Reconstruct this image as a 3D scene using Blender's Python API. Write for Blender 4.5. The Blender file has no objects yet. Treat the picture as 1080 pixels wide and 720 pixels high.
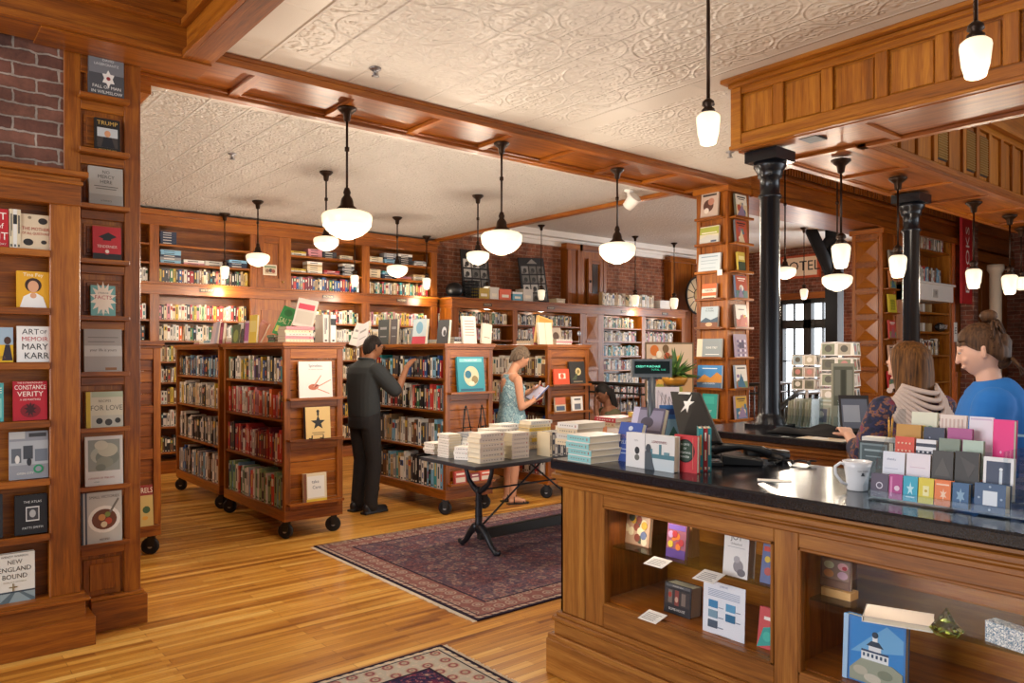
import bpy, bmesh, math, random
from mathutils import Vector, Matrix
R = random.Random(7)
PI = math.pi
D = bpy.data
SC = bpy.context.scene
COL = SC.collection
CA, SA, F, EY, H0 = 0.6363, 0.7715, 800.0, 372.0, 1.55   # room axes: camera looks along (CA, SA)

# ---------- survey helpers: from a sight line to a place on a known plane ----------
def atY(px, Y):
    t = (px-540)/F; d = Y/(SA-CA*t); return d*(CA+SA*t), d
def atX(px, X):
    t = (px-540)/F; d = X/(CA+SA*t); return d*(SA-CA*t), d
def onZ(px, py, Z):
    d = (Z-H0)*F/(EY-py); t = (px-540)/F; return Vector((d*(CA+SA*t), d*(SA-CA*t), Z))
def dep(px, d, Z=0.0):
    t = (px-540)/F; return Vector((d*(CA+SA*t), d*(SA-CA*t), Z))
def zz(py, d): return H0+(EY-py)*d/F

# ---------- materials ----------
def lin(c):
    if isinstance(c, str):
        c = c.lstrip('#'); c = [int(c[i:i+2], 16)/255 for i in (0, 2, 4)]
        return tuple((x/12.92 if x <= .04045 else ((x+.055)/1.055)**2.4) for x in c)
    return tuple(c)
_mc = {}
def mat(c, rough=.5, metal=0.0, spec=.5, emit=0.0, trans=0.0, alpha=None):
    key = (c, rough, metal, spec, emit, trans)
    if key in _mc: return _mc[key]
    m = D.materials.new('paint_'+str(c).replace('#', '')); m.use_nodes = True
    b = m.node_tree.nodes['Principled BSDF']; col = (*lin(c), 1)
    b.inputs['Base Color'].default_value = col
    b.inputs['Roughness'].default_value = rough; b.inputs['Metallic'].default_value = metal
    b.inputs['Specular IOR Level'].default_value = spec
    if trans: b.inputs['Transmission Weight'].default_value = trans
    if emit:
        b.inputs['Emission Color'].default_value = col; b.inputs['Emission Strength'].default_value = emit
    _mc[key] = m
    return m
def nodemat(name):
    m = D.materials.new(name); m.use_nodes = True
    nt = m.node_tree; return m, nt, nt.nodes['Principled BSDF'], nt.nodes, nt.links
def N(nt, kind, **kw):
    n = nt.nodes.new(kind)
    for k, v in kw.items():
        if k in n.inputs.keys(): n.inputs[k].default_value = v
        else: setattr(n, k, v)
    return n
def ramp(nt, stops):
    r = nt.nodes.new('ShaderNodeValToRGB'); e = r.color_ramp.elements
    while len(e) < len(stops): e.new(.5)
    for i, (p, c) in enumerate(stops):
        e[i].position = p; e[i].color = (*lin(c), 1)
    return r
def math_(nt, op, a, b=None, c=None):
    n = nt.nodes.new('ShaderNodeMath'); n.operation = op
    for i, v in enumerate((a, b, c)):
        if v is None: continue
        if isinstance(v, (int, float)): n.inputs[i].default_value = v
        else: nt.links.new(v, n.inputs[i])
    return n.outputs[0]

def wood(name, dark, mid, light, rough=.32):
    m, nt, b, ns, L = nodemat(name)
    uv = N(nt, 'ShaderNodeUVMap'); mp = N(nt, 'ShaderNodeMapping'); mp.inputs['Scale'].default_value = (1.6, 26, 1)
    L.new(uv.outputs[0], mp.inputs[0])
    n1 = N(nt, 'ShaderNodeTexNoise', Scale=1.0, Detail=6.0, Roughness=.62, Distortion=.6); L.new(mp.outputs[0], n1.inputs[0])
    mp2 = N(nt, 'ShaderNodeMapping'); mp2.inputs['Scale'].default_value = (9, 160, 1); L.new(uv.outputs[0], mp2.inputs[0])
    n2 = N(nt, 'ShaderNodeTexNoise', Scale=1.0, Detail=3.0); L.new(mp2.outputs[0], n2.inputs[0])
    mp3 = N(nt, 'ShaderNodeMapping'); mp3.inputs['Scale'].default_value = (.45, 1.6, 1); L.new(uv.outputs[0], mp3.inputs[0])
    n3 = N(nt, 'ShaderNodeTexNoise', Scale=1.0, Detail=1.0); L.new(mp3.outputs[0], n3.inputs[0])
    s = math_(nt, 'ADD', math_(nt, 'MULTIPLY', n1.outputs[0], .55), math_(nt, 'MULTIPLY', n2.outputs[0], .25))
    s = math_(nt, 'ADD', s, math_(nt, 'MULTIPLY', n3.outputs[0], .35))
    r = ramp(nt, [(.38, dark), (.56, mid), (.78, light)]); L.new(s, r.inputs[0])
    L.new(r.outputs[0], b.inputs['Base Color']); b.inputs['Roughness'].default_value = rough
    bp = N(nt, 'ShaderNodeBump', Strength=.12, Distance=.002); L.new(n2.outputs[0], bp.inputs['Height']); L.new(bp.outputs[0], b.inputs['Normal'])
    return m
OAK = wood('oak_stained', '#40200a', '#88480e', '#bb7220')
OAKD = wood('oak_counter', '#56310d', '#8c541c', '#b67c36', .38)
OAKF = wood('oak_fascia', '#572e0a', '#965610', '#c48228', .3)
PALE = wood('pale_block', '#b98a50', '#cda063', '#dbb47c', .5)

def floor_mat():
    m, nt, b, ns, L = nodemat('oak_strip_floor')
    tc = N(nt, 'ShaderNodeTexCoord')
    br = N(nt, 'ShaderNodeTexBrick', Scale=1.0); br.offset = .37; br.inputs['Brick Width'].default_value = 1.1; br.inputs['Row Height'].default_value = .058
    br.inputs['Mortar Size'].default_value = .0012; br.inputs['Color1'].default_value = (0, 0, 0, 1); br.inputs['Color2'].default_value = (1, 1, 1, 1); br.inputs['Mortar'].default_value = (.5, .5, .5, 1)
    L.new(tc.outputs['Object'], br.inputs[0])
    # a second brick with another offset breaks the repeats
    br2 = N(nt, 'ShaderNodeTexBrick', Scale=1.0); br2.offset = .71; br2.inputs['Brick Width'].default_value = .83; br2.inputs['Row Height'].default_value = .058
    br2.inputs['Mortar Size'].default_value = .0; br2.inputs['Color1'].default_value = (0, 0, 0, 1); br2.inputs['Color2'].default_value = (1, 1, 1, 1)
    L.new(tc.outputs['Object'], br2.inputs[0])
    mp = N(nt, 'ShaderNodeMapping'); mp.inputs['Scale'].default_value = (1.5, 34, 1); L.new(tc.outputs['Object'], mp.inputs[0])
    n1 = N(nt, 'ShaderNodeTexNoise', Scale=1.0, Detail=5.0, Roughness=.6, Distortion=.5); L.new(mp.outputs[0], n1.inputs[0])
    mp2 = N(nt, 'ShaderNodeMapping'); mp2.inputs['Scale'].default_value = (.9, 17.2, 1); L.new(tc.outputs['Object'], mp2.inputs[0])
    n2 = N(nt, 'ShaderNodeTexNoise', Scale=1.0, Detail=0.0); L.new(mp2.outputs[0], n2.inputs[0])
    s = math_(nt, 'ADD', math_(nt, 'MULTIPLY', br.outputs[0], .20), math_(nt, 'MULTIPLY', br2.outputs[0], .14))
    s = math_(nt, 'ADD', s, math_(nt, 'MULTIPLY', n1.outputs[0], .42)); s = math_(nt, 'ADD', s, math_(nt, 'MULTIPLY', n2.outputs[0], .42))
    r = ramp(nt, [(.36, '#7a4412'), (.5, '#b0742a'), (.64, '#cd923c'), (.84, '#e6b964')]); L.new(s, r.inputs[0])
    mix = N(nt, 'ShaderNodeMixRGB'); mix.blend_type = 'MULTIPLY'; mix.inputs[2].default_value = (.3, .18, .1, 1)
    L.new(br.outputs['Fac'], mix.inputs[0]); L.new(r.outputs[0], mix.inputs[1])
    L.new(mix.outputs[0], b.inputs['Base Color']); b.inputs['Roughness'].default_value = .3
    bp = N(nt, 'ShaderNodeBump', Strength=.25, Distance=.002); bp.invert = True; L.new(br.outputs['Fac'], bp.inputs['Height']); L.new(bp.outputs[0], b.inputs['Normal'])
    return m
FLOOR = floor_mat()

def brick_mat(name, c1, c2, mort, axis='x'):
    m, nt, b, ns, L = nodemat(name)
    tc = N(nt, 'ShaderNodeTexCoord'); sp = N(nt, 'ShaderNodeSeparateXYZ'); cb = N(nt, 'ShaderNodeCombineXYZ')
    L.new(tc.outputs['Object'], sp.inputs[0]); L.new(sp.outputs[0 if axis == 'x' else 1], cb.inputs[0]); L.new(sp.outputs[2], cb.inputs[1])
    dn = N(nt, 'ShaderNodeTexNoise', Scale=20.0, Detail=3.0); L.new(tc.outputs['Object'], dn.inputs[0])
    ad = N(nt, 'ShaderNodeVectorMath'); ad.operation = 'ADD'; sc = N(nt, 'ShaderNodeVectorMath'); sc.operation = 'SCALE'; sc.inputs['Scale'].default_value = .024
    L.new(dn.outputs[1], sc.inputs[0]); L.new(cb.outputs[0], ad.inputs[0]); L.new(sc.outputs[0], ad.inputs[1])
    br = N(nt, 'ShaderNodeTexBrick', Scale=1.0); br.inputs['Brick Width'].default_value = .21; br.inputs['Row Height'].default_value = .072; br.inputs['Mortar Size'].default_value = .007
    br.inputs['Mortar Smooth'].default_value = .4
    br.inputs['Color1'].default_value = (*lin(c1), 1); br.inputs['Color2'].default_value = (*lin(c2), 1); br.inputs['Mortar'].default_value = (*lin(mort), 1)
    L.new(ad.outputs[0], br.inputs[0])
    n2 = N(nt, 'ShaderNodeTexNoise', Scale=6.0, Detail=8.0, Roughness=.7); L.new(tc.outputs['Object'], n2.inputs[0])
    r = ramp(nt, [(.3, '#6f6f6f'), (.7, '#ffffff')]); L.new(n2.outputs[0], r.inputs[0])
    mx = N(nt, 'ShaderNodeMixRGB'); mx.blend_type = 'MULTIPLY'; mx.inputs[0].default_value = .9; L.new(br.outputs[0], mx.inputs[1]); L.new(r.outputs[0], mx.inputs[2])
    L.new(mx.outputs[0], b.inputs['Base Color']); b.inputs['Roughness'].default_value = .85
    h = math_(nt, 'SUBTRACT', math_(nt, 'MULTIPLY', n2.outputs[0], .5), br.outputs['Fac'])
    bp = N(nt, 'ShaderNodeBump', Strength=.8, Distance=.012); L.new(h, bp.inputs['Height']); L.new(bp.outputs[0], b.inputs['Normal'])
    return m
BRICKX = brick_mat('brick_old', '#94604c', '#6c4236', '#b7a596')
BRICKB = brick_mat('brick_back', '#b4704c', '#955338', '#c09a80')
BRICKY = brick_mat('brick_front', '#a0604a', '#814836', '#b59480', 'y')

def tin_mat(name, embossed=True, T=.61):
    m, nt, b, ns, L = nodemat(name)
    tc = N(nt, 'ShaderNodeTexCoord'); sp = N(nt, 'ShaderNodeSeparateXYZ'); L.new(tc.outputs['Object'], sp.inputs[0])
    def tri(o, off=0.0, t=T):
        f = math_(nt, 'FRACT', math_(nt, 'DIVIDE', math_(nt, 'ADD', o, 100*t+off), t))
        return math_(nt, 'ABSOLUTE', math_(nt, 'SUBTRACT', f, .5))     # .5 at the seam, 0 in the middle
    x, y = sp.outputs[0], sp.outputs[1]
    sx = tri(x, -1.52+.305, .3048); sy = tri(y, -.2, .61)
    ridge = lambda o, w_: math_(nt, 'MAXIMUM', math_(nt, 'SUBTRACT', 1.0, math_(nt, 'DIVIDE', math_(nt, 'SUBTRACT', .5, o), w_)), 0.0)
    seam = math_(nt, 'MAXIMUM', ridge(sx, .05), math_(nt, 'MULTIPLY', ridge(sy, .02), .4))
    n0 = N(nt, 'ShaderNodeTexNoise', Scale=160.0, Detail=2.0); L.new(tc.outputs['Object'], n0.inputs[0])
    h = math_(nt, 'MULTIPLY', n0.outputs[0], .12)
    if embossed:
        ax, ay = tri(x, -1.52), tri(y, -.2)
        r = math_(nt, 'SQRT', math_(nt, 'ADD', math_(nt, 'MULTIPLY', ax, ax), math_(nt, 'MULTIPLY', ay, ay)))
        bx, by = math_(nt, 'SUBTRACT', .5, ax), math_(nt, 'SUBTRACT', .5, ay)
        r2 = math_(nt, 'SQRT', math_(nt, 'ADD', math_(nt, 'MULTIPLY', bx, bx), math_(nt, 'MULTIPLY', by, by)))
        def ring(rr, c, w):
            return math_(nt, 'MAXIMUM', math_(nt, 'SUBTRACT', 1.0, math_(nt, 'DIVIDE', math_(nt, 'ABSOLUTE', math_(nt, 'SUBTRACT', rr, c)), w)), 0.0)
        g = math_(nt, 'MAXIMUM', ring(r, .36, .022), ring(r2, .30, .02)); g = math_(nt, 'MAXIMUM', g, ring(r, .12, .03)); g = math_(nt, 'MAXIMUM', g, ring(r2, .1, .03))
        # acanthus-like leaf lobes inside the rings
        ang = math_(nt, 'ARCTAN2', math_(nt, 'SUBTRACT', ax, .0), math_(nt, 'SUBTRACT', ay, .0))
        lob = math_(nt, 'MULTIPLY', math_(nt, 'SINE', math_(nt, 'MULTIPLY', ang, 12.0)), math_(nt, 'SINE', math_(nt, 'MULTIPLY', r, 46.0)))
        vo = N(nt, 'ShaderNodeTexVoronoi', Scale=16.0); vo.feature = 'SMOOTH_F1'; L.new(tc.outputs['Object'], vo.inputs[0])
        wv = math_(nt, 'SINE', math_(nt, 'MULTIPLY', vo.outputs[0], 17.0))
        h = math_(nt, 'ADD', h, math_(nt, 'ADD', math_(nt, 'MULTIPLY', g, .62), math_(nt, 'ADD', math_(nt, 'MULTIPLY', math_(nt, 'MAXIMUM', lob, 0.0), .45), math_(nt, 'MULTIPLY', wv, .28))))
    h = math_(nt, 'ADD', h, math_(nt, 'MULTIPLY', seam, .9))
    b.inputs['Base Color'].default_value = (*lin('#cfc9c1'), 1); b.inputs['Roughness'].default_value = .40; b.inputs['Metallic'].default_value = .08
    bp = N(nt, 'ShaderNodeBump', Strength=.85 if T > .5 else 1.0, Distance=.009 if T > .5 else .022); L.new(h, bp.inputs['Height']); L.new(bp.outputs[0], b.inputs['Normal'])
    return m
TIN = tin_mat('pressed_tin_ceiling'); TINP = tin_mat('plain_tin_border', False); TINR = tin_mat('small_pattern_tin_ceiling', True, .3048)

def rug_mat(name, field, accent, border, pale, sx, sy, cell, bw):
    """woven pattern: border bands by distance to the edge, voronoi flowers in the field (UV in metres from the centre)"""
    m, nt, b, ns, L = nodemat(name)
    tc = N(nt, 'ShaderNodeTexCoord'); sp = N(nt, 'ShaderNodeSeparateXYZ'); L.new(tc.outputs['Object'], sp.inputs[0])
    ex = math_(nt, 'SUBTRACT', sx/2, math_(nt, 'ABSOLUTE', sp.outputs[0])); ey = math_(nt, 'SUBTRACT', sy/2, math_(nt, 'ABSOLUTE', sp.outputs[1]))
    e = math_(nt, 'MINIMUM', ex, ey)
    vo = N(nt, 'ShaderNodeTexVoronoi', Scale=cell); L.new(tc.outputs['Object'], vo.inputs[0])
    rf = ramp(nt, [(.0, pale), (.16, accent), (.3, pale), (.38, field), (.62, field), (.75, accent), (1, '#2a2436')]); L.new(vo.outputs['Distance'], rf.inputs[0])
    nn = N(nt, 'ShaderNodeTexNoise', Scale=38.0, Detail=4.0, Roughness=.8); L.new(tc.outputs['Object'], nn.inputs[0])
    r2 = ramp(nt, [(.35, '#1f1c2c'), (.5, field), (.58, accent), (.66, pale)]); L.new(nn.outputs[0], r2.inputs[0])
    mf = N(nt, 'ShaderNodeMixRGB'); mf.inputs[0].default_value = .68; L.new(rf.outputs[0], mf.inputs[1]); L.new(r2.outputs[0], mf.inputs[2])
    vb = N(nt, 'ShaderNodeTexVoronoi', Scale=1/(bw*.62)); vb.inputs['Randomness'].default_value = .25; L.new(tc.outputs['Object'], vb.inputs[0])
    rb = ramp(nt, [(0, '#3a3048'), (.12, pale), (.24, accent), (.34, pale), (.42, border), (.8, border), (1, accent)]); L.new(vb.outputs['Distance'], rb.inputs[0])
    mb = N(nt, 'ShaderNodeMixRGB'); mb.inputs[0].default_value = .3; L.new(rb.outputs[0], mb.inputs[1]); L.new(r2.outputs[0], mb.inputs[2])
    sel = N(nt, 'ShaderNodeMixRGB'); L.new(math_(nt, 'LESS_THAN', e, bw*1.45), sel.inputs[0]); L.new(mf.outputs[0], sel.inputs[1]); L.new(mb.outputs[0], sel.inputs[2])
    # guard stripes
    def band(a, c): return math_(nt, 'MULTIPLY', math_(nt, 'GREATER_THAN', e, a), math_(nt, 'LESS_THAN', e, c))
    g1 = N(nt, 'ShaderNodeMixRGB'); g1.inputs[2].default_value = (*lin('#2b2230'), 1); L.new(math_(nt, 'MAXIMUM', band(bw*1.38, bw*1.48), math_(nt, 'MAXIMUM', band(-1, .022), band(bw*.30, bw*.36))), g1.inputs[0]); L.new(sel.outputs[0], g1.inputs[1])
    st = math_(nt, 'GREATER_THAN', math_(nt, 'SINE', math_(nt, 'MULTIPLY', math_(nt, 'ADD', sp.outputs[0], sp.outputs[1]), 110.0)), .0)
    g2 = N(nt, 'ShaderNodeMixRGB'); g2.inputs[2].default_value = (*lin(pale), 1); L.new(math_(nt, 'MULTIPLY', st, band(bw*.12, bw*.26)), g2.inputs[0]); L.new(g1.outputs[0], g2.inputs[1])
    L.new(g2.outputs[0], b.inputs['Base Color']); b.inputs['Roughness'].default_value = .95; b.inputs['Specular IOR Level'].default_value = .1
    bp = N(nt, 'ShaderNodeBump', Strength=.5, Distance=.004); L.new(nn.outputs[0], bp.inputs['Height']); L.new(bp.outputs[0], b.inputs['Normal'])
    return m

def speck(name, cols, scale, rough=.7, detail=2.0):
    m, nt, b, ns, L = nodemat(name)
    tc = N(nt, 'ShaderNodeTexCoord'); n = N(nt, 'ShaderNodeTexNoise', Scale=scale, Detail=detail, Roughness=.6); L.new(tc.outputs['Object'], n.inputs[0])
    k = len(cols); r = ramp(nt, [(.34+.32*i/(k-1), c) for i, c in enumerate(cols)]); r.color_ramp.interpolation = 'CONSTANT' if detail < 1.5 else 'LINEAR'
    L.new(n.outputs[0], r.inputs[0]); L.new(r.outputs[0], b.inputs['Base Color']); b.inputs['Roughness'].default_value = rough
    return m
GRANITE = speck('black_granite', ['#0c0d11', '#14161c', '#24272f'], 220, .16)
IRON = mat('#33353a', .42, .7); BLACK = mat('#0f0f11', .4); BRONZE = mat('#33251c', .38, .8)
RUBBER = mat('#17171a', .6); STEEL = mat('#9a9a9e', .3, .9); BRASS = mat('#b08a4a', .35, .8)
WHITE = mat('#efece6', .6); PAGES = mat('#ddd2bb', .8); CREAM = mat('#e3d8c2', .6)
COLUMN = mat('#191b20', .25, .3)
def glass_mat(name, tint='#ffffff', rough=.0, thin=True):
    m, nt, b, ns, L = nodemat(name)
    if thin:      # thin pane: mostly clear with a mirror-like sheen by angle
        ns.remove(b); t = N(nt, 'ShaderNodeBsdfTransparent'); t.inputs[0].default_value = (*lin(tint), 1)
        g = N(nt, 'ShaderNodeBsdfGlossy'); g.inputs['Roughness'].default_value = .02
        f = N(nt, 'ShaderNodeFresnel', IOR=1.45); mx = N(nt, 'ShaderNodeMixShader')
        ge = N(nt, 'ShaderNodeNewGeometry'); L.new(math_(nt, 'MULTIPLY', f.outputs[0], math_(nt, 'SUBTRACT', 1.0, ge.outputs['Backfacing'])), mx.inputs[0]); L.new(t.outputs[0], mx.inputs[1]); L.new(g.outputs[0], mx.inputs[2])
        L.new(mx.outputs[0], ns['Material Output'].inputs[0])
    else:
        b.inputs['Base Color'].default_value = (*lin(tint), 1); b.inputs['Roughness'].default_value = rough; b.inputs['Transmission Weight'].default_value = 1.0; b.inputs['IOR'].default_value = 1.5
    return m
PANE = glass_mat('clear_pane'); ACRYL = glass_mat('clear_acrylic', '#f2f6f8'); SHELFGLASS = glass_mat('glass_shelf', '#dfe9e4')
GREENGLASS = glass_mat('green_glass', '#b9cf5a', 0, False)
def lampglass():
    m, nt, b, ns, L = nodemat('opal_lamp_glass')
    b.inputs['Base Color'].default_value = (*lin('#fff3dc'), 1); b.inputs['Roughness'].default_value = .25
    b.inputs['Emission Color'].default_value = (1.0, .86, .62, 1); b.inputs['Emission Strength'].default_value = LAMP_E
    return m
LAMP_E = .6
OPAL = lampglass()

# ---------- mesh builder ----------
class MB:
    def __init__(s): s.v = []; s.f = []; s.m = []; s.uv = []; s.mats = []; s.sm = []
    def mi(s, m):
        if m not in s.mats: s.mats.append(m)
        return s.mats.index(m)
    def face(s, idx, m, uvs=None, smooth=False):
        s.f.append(tuple(idx)); s.m.append(s.mi(m)); s.uv.append(uvs or [(0, 0)]*len(idx)); s.sm.append(smooth)
    def box(s, x0, x1, y0, y1, z0, z1, m, M=None, grain=None):
        if x0 > x1: x0, x1 = x1, x0
        if y0 > y1: y0, y1 = y1, y0
        if z0 > z1: z0, z1 = z1, z0
        dims = (x1-x0, y1-y0, z1-z0); g = grain if grain is not None else dims.index(max(dims))
        o = (R.uniform(0, 40), R.uniform(0, 40)); b = len(s.v)
        P = [Vector((x, y, z)) for x in (x0, x1) for y in (y0, y1) for z in (z0, z1)]
        s.v += [(M @ p if M else p) for p in P]
        for q in ((0, 1, 3, 2), (4, 6, 7, 5), (0, 4, 5, 1), (2, 3, 7, 6), (0, 2, 6, 4), (1, 5, 7, 3)):
            ax = [i for i in range(3) if len({round(P[k][i], 6) for k in q}) > 1]
            if len(ax) < 2: ax = [0, 1]
            a = g if g in ax else ax[0]; c = [i for i in ax if i != a][0]
            s.face([b+k for k in q], m, [(P[k][a]+o[0], P[k][c]+o[1]) for k in q])
        return s
    def prism(s, pts, z0, z1, m, M=None):
        """polygon in x,y extruded z0..z1 (M places it)"""
        n = len(pts); b = len(s.v)
        for z in (z0, z1):
            for p in pts:
                q = Vector((p[0], p[1], z)); s.v.append(M @ q if M else q)
        uv = [(p[0], p[1]) for p in pts]
        s.face([b+i for i in range(n)][::-1], m, uv[::-1]); s.face([b+n+i for i in range(n)], m, uv)
        for i in range(n):
            j = (i+1) % n; s.face((b+i, b+j, b+n+j, b+n+i), m, [(pts[i][0], z0), (pts[j][0], z0), (pts[j][0], z1), (pts[i][0], z1)])
        return s
    def tube(s, path, r, m, n=8, M=None, cap=True):
        path = [Vector(p) for p in path]; rr = r if isinstance(r, (list, tuple)) else [r]*len(path); b = len(s.v); k = len(path)
        prev = None
        for i, p in enumerate(path):
            t = (path[min(i+1, k-1)]-path[max(i-1, 0)]).normalized()
            u = (prev - t*prev.dot(t)) if prev is not None else (Vector((0, 0, 1)) if abs(t.z) < .9 else Vector((1, 0, 0)))
            if prev is None: u = u - t*u.dot(t)
            u.normalize(); w = t.cross(u); prev = u
            for a in range(n):
                q = p+(u*math.cos(2*PI*a/n)+w*math.sin(2*PI*a/n))*rr[i]; s.v.append(M @ q if M else q)
        for i in range(k-1):
            for a in range(n):
                c = (a+1) % n; s.face((b+i*n+a, b+i*n+c, b+(i+1)*n+c, b+(i+1)*n+a), m, None, True)
        if cap:
            s.face([b+a for a in range(n)][::-1], m); s.face([b+(k-1)*n+a for a in range(n)], m)
        return s
    def lathe(s, prof, c, m, n=24, M=None, smooth=True):
        """prof: (radius, z) pairs"""
        c = Vector(c); b = len(s.v); k = len(prof)
        for r, z in prof:
            for a in range(n):
                q = c+Vector((r*math.cos(2*PI*a/n), r*math.sin(2*PI*a/n), z)); s.v.append(M @ q if M else q)
        for i in range(k-1):
            for a in range(n):
                d = (a+1) % n; s.face((b+i*n+a, b+i*n+d, b+(i+1)*n+d, b+(i+1)*n+a), m, None, smooth)
        if prof[0][0] > .0005: s.face([b+a for a in range(n)][::-1], m)
        if prof[-1][0] > .0005: s.face([b+(k-1)*n+a for a in range(n)], m)
        return s
    def ell(s, c, r, m, M=None, n=14, k=9):
        b = len(s.v); c = Vector(c)
        for i in range(k+1):
            th = PI*i/k
            for a in range(n):
                ph = 2*PI*a/n; q = c+Vector((r[0]*math.sin(th)*math.cos(ph), r[1]*math.sin(th)*math.sin(ph), r[2]*math.cos(th))); s.v.append(M @ q if M else q)
        for i in range(k):
            for a in range(n):
                d = (a+1) % n; s.face((b+i*n+a, b+(i+1)*n+a, b+(i+1)*n+d, b+i*n+d), m, None, True)
        return s
    def ring(s, pts, m, M=None):
        """single polygon sheet"""
        b = len(s.v)
        for p in pts: q = Vector(p); s.v.append(M @ q if M else q)
        s.face([b+i for i in range(len(pts))], m, [(p[0], p[1]) for p in pts]); return s
    def text(s, body, size, M, m, align='CENTER', ext=.0003, sx=1.0, fit=None):
        key = (body, align)
        if key not in _tc:
            cu = D.curves.new('t', 'FONT'); cu.body = body; cu.align_x = align; cu.align_y = 'CENTER'; cu.size = 1; cu.resolution_u = 2
            o = D.objects.new('t', cu); COL.objects.link(o); bpy.context.view_layer.update()
            me = o.evaluated_get(bpy.context.evaluated_depsgraph_get()).to_mesh()
            _tc[key] = ([v.co.copy() for v in me.vertices], [tuple(p.vertices) for p in me.polygons])
            o.to_mesh_clear(); D.objects.remove(o); D.curves.remove(cu)
        vs, fs = _tc[key]; b = len(s.v)
        if fit and vs: sx = min(sx, fit/((max(c.x for c in vs)-min(c.x for c in vs))*size))
        for co in vs: s.v.append(M @ Vector((co.x*size*sx, co.y*size, ext)))
        for f in fs: s.face([b+i for i in f], m)
        return s
    def build(s, name, parent=None, loc=None, rz=None, bevel=0, M=None):
        me = D.meshes.new(name); me.from_pydata([tuple(v) for v in s.v], [], s.f)
        for m in s.mats: me.materials.append(m)
        me.polygons.foreach_set('material_index', s.m); me.polygons.foreach_set('use_smooth', s.sm)
        u = me.uv_layers.new(name='UVMap'); flat = [c for f in s.uv for p in f for c in p]; u.data.foreach_set('uv', flat)
        me.validate(); me.update()
        o = D.objects.new(name, me); COL.objects.link(o)
        if parent: o.parent = parent
        if M is not None: o.matrix_world = M
        if loc is not None: o.location = loc
        if rz is not None: o.rotation_euler[2] = rz
        if bevel:
            b = o.modifiers.new('edge', 'BEVEL'); b.width = bevel; b.segments = 1; b.limit_method = 'ANGLE'
        return o
_tc = {}
def tag(o, label, cat, group=None, kind=None):
    o['label'] = label; o['category'] = cat
    if group: o['group'] = group
    if kind: o['kind'] = kind
    return o
def empty(name, loc, rz=0, label=None, cat=None, group=None, kind=None):
    o = D.objects.new(name, None); COL.objects.link(o); o.location = loc; o.rotation_euler[2] = rz; o.empty_display_size = .1
    if label: tag(o, label, cat, group, kind)
    return o
def struct(name, mb, label=None, bevel=0):
    o = mb.build(name, bevel=bevel); o['kind'] = 'structure'; o['category'] = name.split('_')[0]
    if label: o['label'] = label
    return o
def copy_tree(o, parent=None):
    c = o.copy(); COL.objects.link(c)
    if parent: c.parent = parent
    for ch in list(o.children): copy_tree(ch, c)
    return c
def T(x, y, z): return Matrix.Translation((x, y, z))
def RX(a): return Matrix.Rotation(a, 4, 'X')
def RY(a): return Matrix.Rotation(a, 4, 'Y')
def RZ(a): return Matrix.Rotation(a, 4, 'Z')
UP = RX(PI/2)      # x,y drawing plane -> x,z wall facing -y
WORLD, FILL1, FILL2, EXPO = .34, 230, 110, 0.18
# ====================== THE SETTING ======================
CZ, HZ = 3.40, 3.85           # low and high ceilings
struct('floor', MB().box(-4, 18, -4, 11.2, -.1, 0, FLOOR), 'honey oak strip floor of narrow boards')
def ceil(name, x0, x1, y0, y1, z, m=TIN): return struct(name, MB().box(x0, x1, y0, y1, z, z+.06, m), 'pressed tin '+name.replace('_', ' ')+' of the shop')
ceil('ceiling', 1.84, 4.2, -4, 4.44, CZ); 
c = MB(); c.box(1.5, 1.84, -4, 4.75, CZ, CZ+.06, TINP); c.box(1.84, 7.0, 4.44, 4.75, CZ, CZ+.06, TINP); c.box(4.2, 4.5, -4, 4.44, CZ, CZ+.06, TINP)
struct('ceiling_border', c, 'plain tin border of the ceiling')
ceil('ceiling_middle', 4.5, 7.0, 3.0, 4.44, CZ)
ceil('ceiling_rear', -2, 6.9, 5.70, 10.8, CZ, TINR)
struct('ceiling_border_rear', MB().box(-2, 6.9, 5.36, 5.70, CZ, CZ+.06, TINP), 'plain tin border behind the beam')
ceil('ceiling_high', 6.9, 15.6, -4, 10.9, HZ)
ceil('ceiling_well', 4.9, 6.9, -4, 2.6, HZ)
ceil('ceiling_entry', -4, 1.5, -4, 4.8, 4.6, TINP)

# main coffered beam
b = MB(); b.box(.6, 7.28, 4.72, 5.42, 3.372, 3.45, OAK)
for y0, y1 in ((4.72, 4.80), (5.34, 5.42)): b.box(.6, 7.28, y0, y1, 3.325, 3.372, OAK)
for y0, y1 in ((4.80, 4.825), (5.315, 5.34)): b.box(1.1, 7.28, y0, y1, 3.35, 3.372, OAK)
for i in range(8):
    x = 1.87+.722*i
    if x < 7.2: b.box(x-.035, x+.035, 4.80, 5.34, 3.34, 3.372, OAK, grain=1)
struct('beam_main', b, 'coffered oak ceiling beam', .004)
struct('beam_rear', MB().box(6.90, 7.02, 5.42, 10.75, 3.365, 3.9, OAK).box(6.87, 6.90, 5.42, 10.75, 3.35, 3.40, OAK), 'thin oak beam where the ceiling steps up', .004)
struct('beam_cross', MB().box(1.14, 1.36, 5.42, 10.3, 3.27, 3.45, OAK), 'oak cross beam behind the pilaster', .004)
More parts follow.
